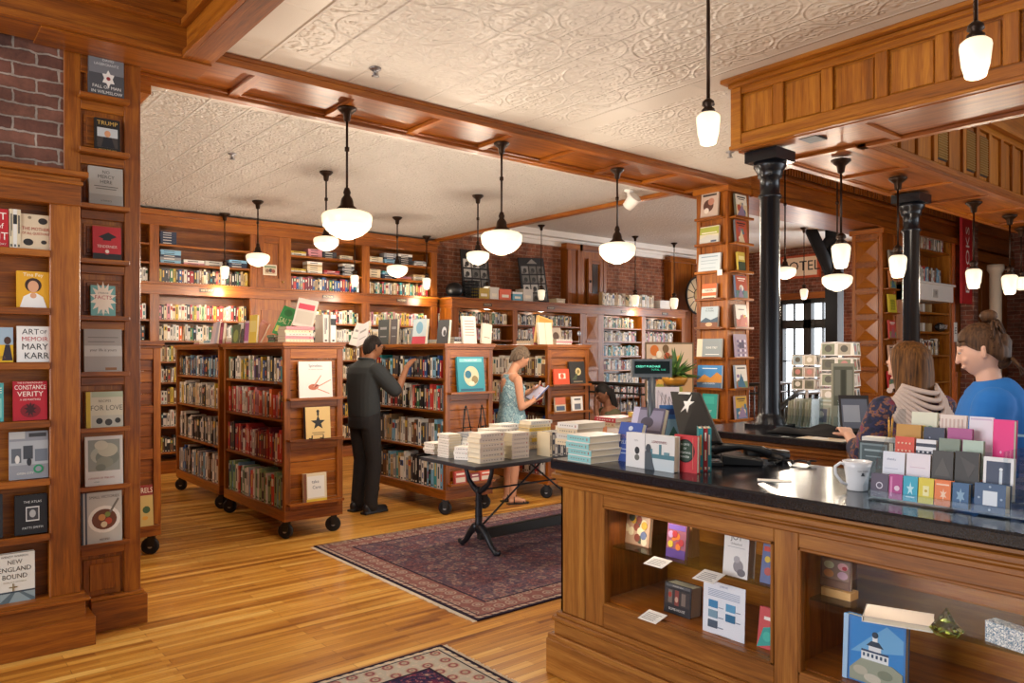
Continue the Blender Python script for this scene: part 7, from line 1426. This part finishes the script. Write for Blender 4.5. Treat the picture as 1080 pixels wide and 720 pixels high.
FL = speck('blue_dress_print', ['#6c94a4', '#a8c8cc', '#5c8494', '#c0d4d4'], 26, .8)
b = MB(); loft(b, [(V(0, 0, .58), .20, .17, rt, fw), (V(0, 0, .72), .19, .155, rt, fw), (V(0, 0, .88), .178, .14, rt, fw), (V(0, 0, 1.0), .15, .115, rt, fw), (V(.005, 0, 1.10), .155, .12, rt, fw), (V(.01, 0, 1.19), .16, .125, rt, fw), (V(-.005, 0, 1.28), .125, .085, rt, fw), (V(-.01, 0, 1.33), .09, .062, rt, fw)], FL)
o = b.build('dress', e); remesh(o, .009, 2)
b = MB(); cap(b, Mh, hairmat('short_grey_hair', '#4a3c30', '#7c6a58'), 1.0, k=1.13); 
rg = random.Random(4)
for i in range(60):
    th, ph = rg.uniform(0, 1.3), rg.uniform(0, 2*PI); x, y, z = math.sin(th)*math.cos(ph), math.sin(th)*math.sin(ph), math.cos(th)
    if y < -.45 and z < .5: continue
    p0 = Vector((x*.082, y*.10+.004, z*.125)); b.tube([Mh @ p0, Mh @ (p0*1.09+Vector((0, .01, -.005)))], [.014, .006], mat('#75614e', .8), 6)
b.build('hair', e); eyes(e, Mh, .97)
for s in (-1, 1):
    m = MB(); q = V(-.02, s*.08, 0); M_ = T(q.x, q.y, 0) @ RZ(math.atan2(fw.y, fw.x)+PI/2); m.prism([(-.04, -.16), (0, -.185), (.04, -.16), (.035, 0), (.033, .06), (-.033, .06), (-.035, 0)], 0, .012, BLACK, M_)
    m.tube([M_ @ Vector((-.042, -.11, .01)), M_ @ Vector((0, -.11, .052)), M_ @ Vector((.042, -.11, .01))], .006, BLACK, 6).tube([M_ @ Vector((-.036, 0, .01)), M_ @ Vector((-.03, .0, .075)), M_ @ Vector((.03, .0, .075)), M_ @ Vector((.036, 0, .01))], .005, BLACK, 6); m.build('sandal', e)
q = Vector((wx, wy, 0))+V(.33, .01, 1.10); m = MB()
for s in (-1, 1): m.box(0, s*.15, -.10, .10, 0, .012, mat('#5c6488'), RY(-s*.35)).box(0, s*.145, -.095, .095, .012, .018, mat('#c4c4dc'), RY(-s*.35))
tag(m.build('book', M=Matrix.Translation(q) @ RZ(math.atan2(fw.y, fw.x)-PI/2) @ RX(.75)), 'open book with bluish pages in the hands of the reading woman', 'book')

# --- long-haired woman behind the counter (back to the camera)
wx, wy = dep(963, 3.9).x, dep(963, 3.9).y
e = empty('person', (wx, wy, 0), 0, 'woman with long brown hair and pale draped scarf, seen from behind at the counter', 'person')
fw = Vector((CA*.94-SA*.25, SA*.94+CA*.25, 0)).normalized(); rt = Vector((fw.y, -fw.x, 0))
b = MB(); Mh = Matrix.Translation(V(.04, 0, 1.485)) @ RZ(math.atan2(fw.y, fw.x)+PI/2+.30) @ RX(.18); head(b, Mh, SK3, 1.0)
capsule(b, V(0, 0, 1.26), V(.02, 0, 1.40), .055, .05, SK3); capsule(b, V(0, .12, 1.27), V(0, -.12, 1.27), .06, .06, SK3); capsule(b, V(0, 0, .85), V(0, 0, 1.18), .12, .12, SK3)
sR, eR, wR = V(0, .18, 1.26), V(.05, .25, 1.0), V(.28, .20, 1.0); sL, eL, wL = V(0, -.18, 1.26), V(.07, -.25, 1.02), V(.28, -.16, 1.10)
for s_, e_, w_, sd in ((sR, eR, wR, -1), (sL, eL, wL, 1)): capsule(b, s_, e_, .05, .04, SK3); capsule(b, e_, w_, .04, .027, SK3); hand(b, w_, w_-e_, V(0, 0, -1), SK3, .4, sd, .92)
for s in (-1, 1): capsule(b, V(0, s*.09, .9), V(.01, s*.09, .47), .09, .055, SK3); capsule(b, V(.01, s*.09, .47), V(-.02, s*.09, .09), .055, .035, SK3)
o = b.build('body', e); remesh(o, .0055, 3)
NV = speck('navy_floral', ['#1c2038', '#2a2c4c', '#20243c', '#8c5a3c', '#3c3c64', '#7c3040'], 22, .8)
b = MB(); loft(b, [(V(0, 0, .80), .19, .14, rt, fw), (V(0, 0, .95), .175, .13, rt, fw), (V(0, 0, 1.1), .19, .135, rt, fw), (V(0, 0, 1.22), .195, .12, rt, fw), (V(0, 0, 1.30), .15, .09, rt, fw)], NV); capsule(b, sR, eR, .075, .062, NV); capsule(b, sL, eL, .075, .062, NV); capsule(b, eL, eL*.6+wL*.4, .06, .055, NV); capsule(b, eR, eR*.6+wR*.4, .06, .055, NV)
o = b.build('blouse', e); remesh(o, .009, 3)
b = MB(); 
for s in (-1, 1): capsule(b, V(0, s*.09, .88), V(.01, s*.10, .47), .10, .07, DT); capsule(b, V(.01, s*.1, .47), V(-.02, s*.09, .1), .07, .055, DT)
loft(b, [(V(0, 0, .78), .18, .14, rt, fw), (V(0, 0, .92), .17, .125, rt, fw)], DT); o = b.build('trousers', e); remesh(o, .01, 2)
for s in (-1, 1): shoe(e, V(-.02, s*.09, 0), math.atan2(fw.y, fw.x)+PI/2, BLACK, .25)
SCF = mat('#c4b0a4', .9); b = MB()
for j in range(10):
    pts = []
    for i in range(21):
        u = -1+.1*i; k = 1-abs(u)**1.7
        pts.append(V(-.035-.075*k-.012*j*k-.03*(1-abs(u)), u*(.105+.010*j), 1.385-.012*j*abs(u)-(.035+.036*j)*k))
    b.tube(pts, [.0125]*21, SCF, 7)
for j in range(2): b.tube([V(.10*math.cos(a)*(1+.08*j)-.005, .10*math.sin(a)*(1+.15*j), 1.375-.02*j) for a in [PI*1.75+PI*.5*i/10 for i in range(11)]], .015, SCF, 7)
b.build('scarf', e)
HR = speck('brown_hair', ['#4a2f1e', '#6a4428', '#5a3822', '#80582f'], 60, .5, 1.6)
HM = hairmat('long_hair', '#35200f', '#7c5024')
b = MB(); hd = Vector((Mh.translation)); rr_ = Mh.to_3x3(); hb = rr_ @ Vector((0, 1, 0)); hs = rr_ @ Vector((1, 0, 0)); hb.z = 0; hb.normalize(); hs.z = 0; hs.normalize()
loft(b, [(hd+up*.128+hb*.01, .020, .02, hs, hb), (hd+up*.115+hb*.012, .052, .058, hs, hb), (hd+up*.08+hb*.016, .079, .09, hs, hb), (hd+up*.03+hb*.022, .089, .098, hs, hb), (hd-up*.04+hb*.032, .095, .092, hs, hb), (hd-up*.11+hb*.040, .104, .082, hs, hb), (hd-up*.17+hb*.045, .112, .070, hs, hb), (hd-up*.215+hb*.045, .104, .056, hs, hb), (hd-up*.235+hb*.045, .07, .03, hs, hb)], HM)
b.build('hair', e); eyes(e, Mh, 1.0)
b = MB(); b.ell(hd+hb*.03-hs*.082+up*.05, (.018, .014, .012), STEEL); b.build('hair_clip', e)

# --- woman in blue, turned, leaning towards the shop
bx, by = dep(1035, 3.3).x, dep(1035, 3.3).y
e = empty('person', (bx, by, 0), 0, 'woman in a bright blue T-shirt with brown hair in a bun, behind the counter', 'person')
lf = Vector((-SA, CA, 0))          # picture-left in the room
fw = (lf*.93+Vector((CA, SA, 0))*.35).normalized(); rt = Vector((fw.y, -fw.x, 0))
hp_ = V(-.14, 0, .90)
b = MB(); Mh = Matrix.Translation(V(.0, 0, 1.555)) @ RZ(math.atan2(fw.y, fw.x)+PI/2-.15) @ RX(.22); head(b, Mh, SK3, .98)
capsule(b, V(-.04, 0, 1.38), V(-.02, 0, 1.48), .052, .048, SK3); capsule(b, V(-.04, .12, 1.33), V(-.04, -.12, 1.33), .05, .05, SK3); capsule(b, hp_, V(-.06, 0, 1.25), .10, .10, SK3)
sL, eL, wL = V(-.01, -.175, 1.33), V(.05, -.22, 1.06), V(.24, -.18, 1.10); sR, eR, wR = V(-.04, .175, 1.34), V(-.08, .26, 1.08), V(.10, .30, 1.03)
for s_, e_, w_, sd in ((sR, eR, wR, -1), (sL, eL, wL, 1)): capsule(b, s_, e_, .05, .04, SK3); capsule(b, e_, w_, .038, .027, SK3); hand(b, w_, w_-e_, V(0, 0, -1), SK3, .5, sd, .95)
for s in (-1, 1): capsule(b, V(-.14, s*.09, .90), V(-.10, s*.09, .48), .09, .055, SK3); capsule(b, V(-.10, s*.09, .48), V(-.16, s*.09, .09), .055, .035, SK3)
o = b.build('body', e); remesh(o, .0055, 3)
BT = mat('#1a68b4', .85); b = MB(); dn_ = V(.44, 0, -.08).normalized()
loft(b, [(hp_, .19, .15, rt, dn_), (V(-.11, 0, 1.02), .18, .145, rt, dn_), (V(-.07, 0, 1.16), .19, .155, rt, dn_), (V(-.045, 0, 1.28), .205, .15, rt, dn_), (V(-.04, 0, 1.36), .185, .12, rt, dn_), (V(-.04, 0, 1.41), .12, .088, rt, dn_), (V(-.035, 0, 1.435), .075, .065, rt, dn_)], BT)
capsule(b, sL, sL*.3+eL*.7, .082, .074, BT); capsule(b, sR, sR*.25+eR*.75, .082, .074, BT); o = b.build('t_shirt', e); remesh(o, .009, 3)
mk = MB(); Mt = Matrix.Translation(V(.012, .05, 1.10)) ; mk.prism([(-.03, -.006), (.04, -.004), (.035, .006), (-.03, .004)], 0, .002, mat('#9cc4dc'), Matrix.Translation(V(-.10, -.262, 1.22)) @ RZ(math.atan2(fw.y, fw.x)) @ UP); mk.build('shirt_print', e)
b = MB()
for s in (-1, 1): capsule(b, V(-.14, s*.09, .90), V(-.10, s*.10, .47), .10, .07, DT); capsule(b, V(-.10, s*.1, .47), V(-.16, s*.09, .1), .07, .055, DT)
loft(b, [(V(-.14, 0, .84), .18, .14, rt, dn_), (V(-.12, 0, .98), .17, .125, rt, dn_)], DT); o = b.build('trousers', e); remesh(o, .01, 2)
for s in (-1, 1): shoe(e, V(-.16, s*.09, 0), math.atan2(fw.y, fw.x)+PI/2, BLACK, .25)
HM2 = hairmat('bun_hair', '#2c1a10', '#5e4028')
b = MB(); cap(b, Mh, HM2, .98, k=1.12); hq = lambda x, y, z: Mh @ Vector((x, y, z)); b.ell(hq(0, .06, .145), (.034, .034, .028), HM2); capsule(b, hq(0, .060, .02), hq(0, .062, -.05), .060, .040, HM2)
rg = random.Random(8)
for i in range(46):
    a = rg.uniform(-1.25, 1.25); z = rg.uniform(-.02, .10); p0 = Vector((.080*math.sin(a), .012+.092*math.cos(a), z)); p2_ = Vector((rg.uniform(-.02, .02), .065, .125)); b.tube([hq(*p0), hq(*((p0+p2_)/2*1.09)), hq(*p2_)], [.004, .006, .004], HM2, 5)
for i in range(10): p0 = Vector((rg.uniform(-.05, .05), .10, -.05)); b.tube([hq(*p0), hq(p0.x*1.2, .12, -.09), hq(p0.x*1.3, .115+rg.uniform(0, .03), -.13)], [.008, .005, .002], HM2, 5)
b.build('hair', e); eyes(e, Mh, .98)

# --- seated person with hand to the face, on a chair
q = dep(641, 8.9); e = empty('person', (q.x, q.y, 0), 0, 'seated dark-haired person in olive clothing resting chin on one hand', 'person')
fw = (lf*.95-Vector((CA, SA, 0))*.3).normalized(); rt = Vector((fw.y, -fw.x, 0)); SKD = mat('#8c5c42', .55); OL = mat('#5c5840', .9)
b = MB(); Mh = Matrix.Translation(V(.06, 0, 1.07)) @ RZ(math.atan2(fw.y, fw.x)+PI/2) @ RX(.25); head(b, Mh, SKD, .98); capsule(b, V(-.02, 0, .86), V(.02, 0, 1.0), .05, .046, SKD); capsule(b, V(-.06, 0, .5), V(-.03, 0, .82), .12, .12, SKD)
sL, eL, wL = V(-.02, -.17, .84), V(.20, -.17, .72), V(.19, -.08, .93); sR, eR, wR = V(-.02, .17, .84), V(.06, .22, .60), V(.28, .14, .60)
for s_, e_, w_, sd in ((sR, eR, wR, -1), (sL, eL, wL, 1)): capsule(b, s_, e_, .045, .038, SKD); capsule(b, e_, w_, .036, .026, SKD); hand(b, w_, w_-e_, V(-1, 0, 0), SKD, .6, sd, .9)
for s in (-1, 1): capsule(b, V(-.05, s*.09, .50), V(.38, s*.10, .49), .08, .055, SKD); capsule(b, V(.38, s*.10, .49), V(.34, s*.10, .08), .05, .035, SKD)
o = b.build('body', e); remesh(o, .006, 3)
b = MB(); loft(b, [(V(-.06, 0, .45), .17, .13, rt, fw), (V(-.06, 0, .6), .17, .125, rt, fw), (V(-.04, 0, .76), .185, .125, rt, fw), (V(-.02, 0, .87), .13, .085, rt, fw)], OL); capsule(b, sR, sR*.3+eR*.7, .07, .06, OL); capsule(b, sL, sL*.3+eL*.7, .07, .06, OL); o = b.build('jacket', e); remesh(o, .01, 2)
b = MB()
for s in (-1, 1): capsule(b, V(-.05, s*.09, .50), V(.38, s*.10, .49), .095, .07, DT); capsule(b, V(.38, s*.10, .49), V(.34, s*.10, .10), .066, .055, DT)
o = b.build('trousers', e); remesh(o, .01, 2)
for s in (-1, 1): shoe(e, V(.34, s*.10, 0), math.atan2(fw.y, fw.x)+PI/2, BLACK, .25)
b = MB(); cap(b, Mh, mat('#161211', .7), .98, k=1.1); capsule(b, Mh @ Vector((0, .08, .0)), Mh @ Vector((0, .11, -.16)), .06, .045, mat('#161211', .7)); b.build('hair', e)
c = empty('wooden_chair', (q.x, q.y, 0), math.atan2(fw.y, fw.x)+PI/2, 'plain dark chair carrying the seated person', 'chair')
MB().box(-.2, .2, -.22, .2, .385, .41, OAK).build('seat', c); MB().box(-.18, .18, .23, .25, .6, .82, OAK).build('backrest', c)
for sx in (-1, 1):
    for y in (-.2, .22): MB().box(sx*.18-.015, sx*.18+.015, y, y+.03, 0, .82 if y > 0 else .385, OAK).build('leg', c)

# --- far person in purple by the entrance
q = dep(869, 13.9); e = empty('person', (q.x, q.y, 0), 0, 'dark-haired person in a purple top near the entrance, beyond the railing', 'person')
fw = lf.copy(); rt = Vector((fw.y, -fw.x, 0)); PU = mat('#a83cb0', .85)
b = MB(); Mh = Matrix.Translation(V(.03, 0, 1.14)) @ RZ(math.atan2(fw.y, fw.x)+PI/2); head(b, Mh, SK3, 1); capsule(b, V(0, 0, .9), V(.01, 0, 1.06), .05, .046, SK3)
for sd in (-1, 1): s_, e_, w_ = V(0, sd*.17, .88), V(.05, sd*.22, .65), V(.26, sd*.14, .66); capsule(b, s_, e_, .045, .038, SK3); capsule(b, e_, w_, .036, .026, SK3); hand(b, w_, w_-e_, V(0, 0, -1), SK3, .4, -sd, .9)
capsule(b, V(0, 0, .5), V(0, 0, .84), .12, .12, SK3)
for s in (-1, 1): capsule(b, V(0, s*.09, .50), V(.38, s*.10, .49), .08, .055, SK3); capsule(b, V(.38, s*.10, .49), V(.34, s*.10, .06), .05, .035, SK3)
o = b.build('body', e); remesh(o, .007, 3)
b = MB(); loft(b, [(V(0, 0, .45), .17, .13, rt, fw), (V(0, 0, .65), .17, .125, rt, fw), (V(0, 0, .8), .185, .125, rt, fw), (V(0, 0, .91), .13, .085, rt, fw)], PU)
for sd in (-1, 1): capsule(b, V(0, sd*.17, .88), V(.04, sd*.21, .70), .07, .06, PU)
o = b.build('top', e); remesh(o, .01, 2)
b = MB()
for s in (-1, 1): capsule(b, V(0, s*.09, .50), V(.38, s*.10, .49), .095, .07, DT); capsule(b, V(.38, s*.10, .49), V(.34, s*.10, .09), .066, .055, DT)
o = b.build('trousers', e); remesh(o, .01, 2)
for s in (-1, 1): shoe(e, V(.34, s*.10, 0), math.atan2(fw.y, fw.x)+PI/2, BLACK, .25)
b = MB(); cap(b, Mh, mat('#1c1416', .7), 1, k=1.15); b.ell(Mh @ Vector((0, .09, .02)), (.06, .06, .06), mat('#1c1416', .7)); b.build('hair', e)
c = empty('wooden_chair', (q.x, q.y, 0), math.atan2(fw.y, fw.x)+PI/2, 'dark chair under the person in the purple top', 'chair')
MB().box(-.2, .2, -.22, .2, .385, .41, OAK).build('seat', c); MB().box(-.18, .18, .2, .22, .6, .86, OAK).build('backrest', c)
for sx in (-1, 1):
    for y in (-.2, .19): MB().box(sx*.18-.015, sx*.18+.015, y, y+.03, 0, .86 if y > 0 else .385, OAK).build('leg', c)

# ====================== REST OF THE BOOKS, WORLD, CAMERA ======================
# the 300 largest visible books stay things of their own; the many smaller ones join the mass on the shelves
bpy.context.view_layer.update(); dg = bpy.context.evaluated_depsgraph_get(); CO = Vector((0, 0, H0))
def score(o):
    cs = [o.matrix_world @ Vector(c) for c in o.bound_box]; P_ = []
    for c in cs:
        d = c.x*CA+c.y*SA
        if d < .3: return 0
        P_.append((540+F*(c.x*SA-c.y*CA)/d, EY-F*(c.z-H0)/d))
    x0, x1 = max(0, min(p[0] for p in P_)), min(1080, max(p[0] for p in P_)); y0, y1 = max(0, min(p[1] for p in P_)), min(720, max(p[1] for p in P_))
    if x1 <= x0 or y1 <= y0: return 0
    ctr = sum(cs, Vector())/8; hit = 0; pts = [ctr]+[ctr.lerp(c, .8) for c in cs]
    for p in pts:
        d = (p-CO); L_ = d.length; d.normalize(); st_ = CO.copy()
        for _ in range(4):
            ok, loc, nr, ix, ob, mt = SC.ray_cast(dg, st_, d)
            if not ok: hit += 1; break
            if ob == o or ob.parent == o or (loc-CO).length > L_: hit += 1; break
            if ob.name.startswith('glass') or ob.name.startswith('tier'): st_ = loc+d*.002; continue
            break
    return (x1-x0)*(y1-y0)*hit/len(pts)
allb = [o for o in D.objects if o.get('category') == 'book']
sc_ = sorted(((score(o), o.name) for o in allb), reverse=True)
for s_, nme in sc_[300:]:
    o = D.objects[nme]
    for q in [o]+list(o.children):
        me = q.data; k = len(FARM.v); W_ = q.matrix_world; FARM.v += [W_ @ v.co for v in me.vertices]
        for p in me.polygons: FARM.face([k+i for i in p.vertices], me.materials[p.material_index])
    for q in list(o.children): D.objects.remove(q)
    D.objects.remove(o)
print('score cut', sc_[299][0], len(allb))
o = FARM.build('shelved_books'); tag(o, 'packed rows of book spines filling the far shelves', 'books', None, 'stuff')
w = D.worlds.new('daylight'); SC.world = w; w.use_nodes = True; nt = w.node_tree; bg = nt.nodes['Background']
# overcast sky, brighter towards the street side of the shop
tc = N(nt, 'ShaderNodeTexCoord'); sp = N(nt, 'ShaderNodeSeparateXYZ'); nt.links.new(tc.outputs['Generated'], sp.inputs[0])
mr = N(nt, 'ShaderNodeMapRange'); mr.interpolation_type = 'SMOOTHSTEP'; nt.links.new(sp.outputs[0], mr.inputs[0]); mr.inputs[1].default_value = .1; mr.inputs[2].default_value = .8; mr.inputs[3].default_value = WORLD; mr.inputs[4].default_value = 4.0
bg.inputs[0].default_value = (.88, .94, 1.0, 1); nt.links.new(mr.outputs[0], bg.inputs[1])
def area(name, loc, rot, sx, sy, e_, col):
    l = D.lights.new(name, 'AREA'); l.shape = 'RECTANGLE'; l.size = sx; l.size_y = sy; l.energy = e_; l.color = col; o = D.objects.new(name, l); COL.objects.link(o); o.location = loc; o.rotation_euler = rot; return o
# area lamps standing in for daylight; no windows are built at these places
area('window_light', (-3.9, 2.7, 2.0), (PI/2, 0, -PI/2), 3.4, 2.4, FILL1, (.96, .97, 1))  # placed to light the counter front and spare the corner bookcase
area('window_light', (9.0, -3.6, 2.0), (PI/2, 0, .35), 8, 2.6, FILL2, (.90, .95, 1))
area('window_light', (15.3, 6.0, 1.9), (PI/2, 0, PI/2), 1.3, 2.2, 260, (.92, .96, 1))  # added before solid brick to put sheen on the low bookcase
cam = D.cameras.new('camera'); cam.lens = 36*F/1080; cam.sensor_width = 36; cam.shift_y = (EY-360)/1080; cam.clip_start = .05; cam.clip_end = 100
o = D.objects.new('camera', cam); COL.objects.link(o); o.location = (0, 0, H0); o.rotation_euler = (PI/2, 0, -math.atan2(CA, SA)); SC.camera = o
SC.view_settings.view_transform = 'Standard'; SC.view_settings.look = 'None'; SC.view_settings.exposure = EXPO; SC.view_settings.gamma = 1; SC.view_settings.use_curve_mapping = False
SC.cycles.use_denoising = True; SC.cycles.max_bounces = 8; SC.cycles.transparent_max_bounces = 16; SC.cycles.sample_clamp_indirect = 6
for o in D.objects:
    if o.get('label') and len(re.findall(r"[A-Za-z0-9][A-Za-z0-9'\u2019-]*", o['label'])) > 16: print('LONG', o.name, o['label'])
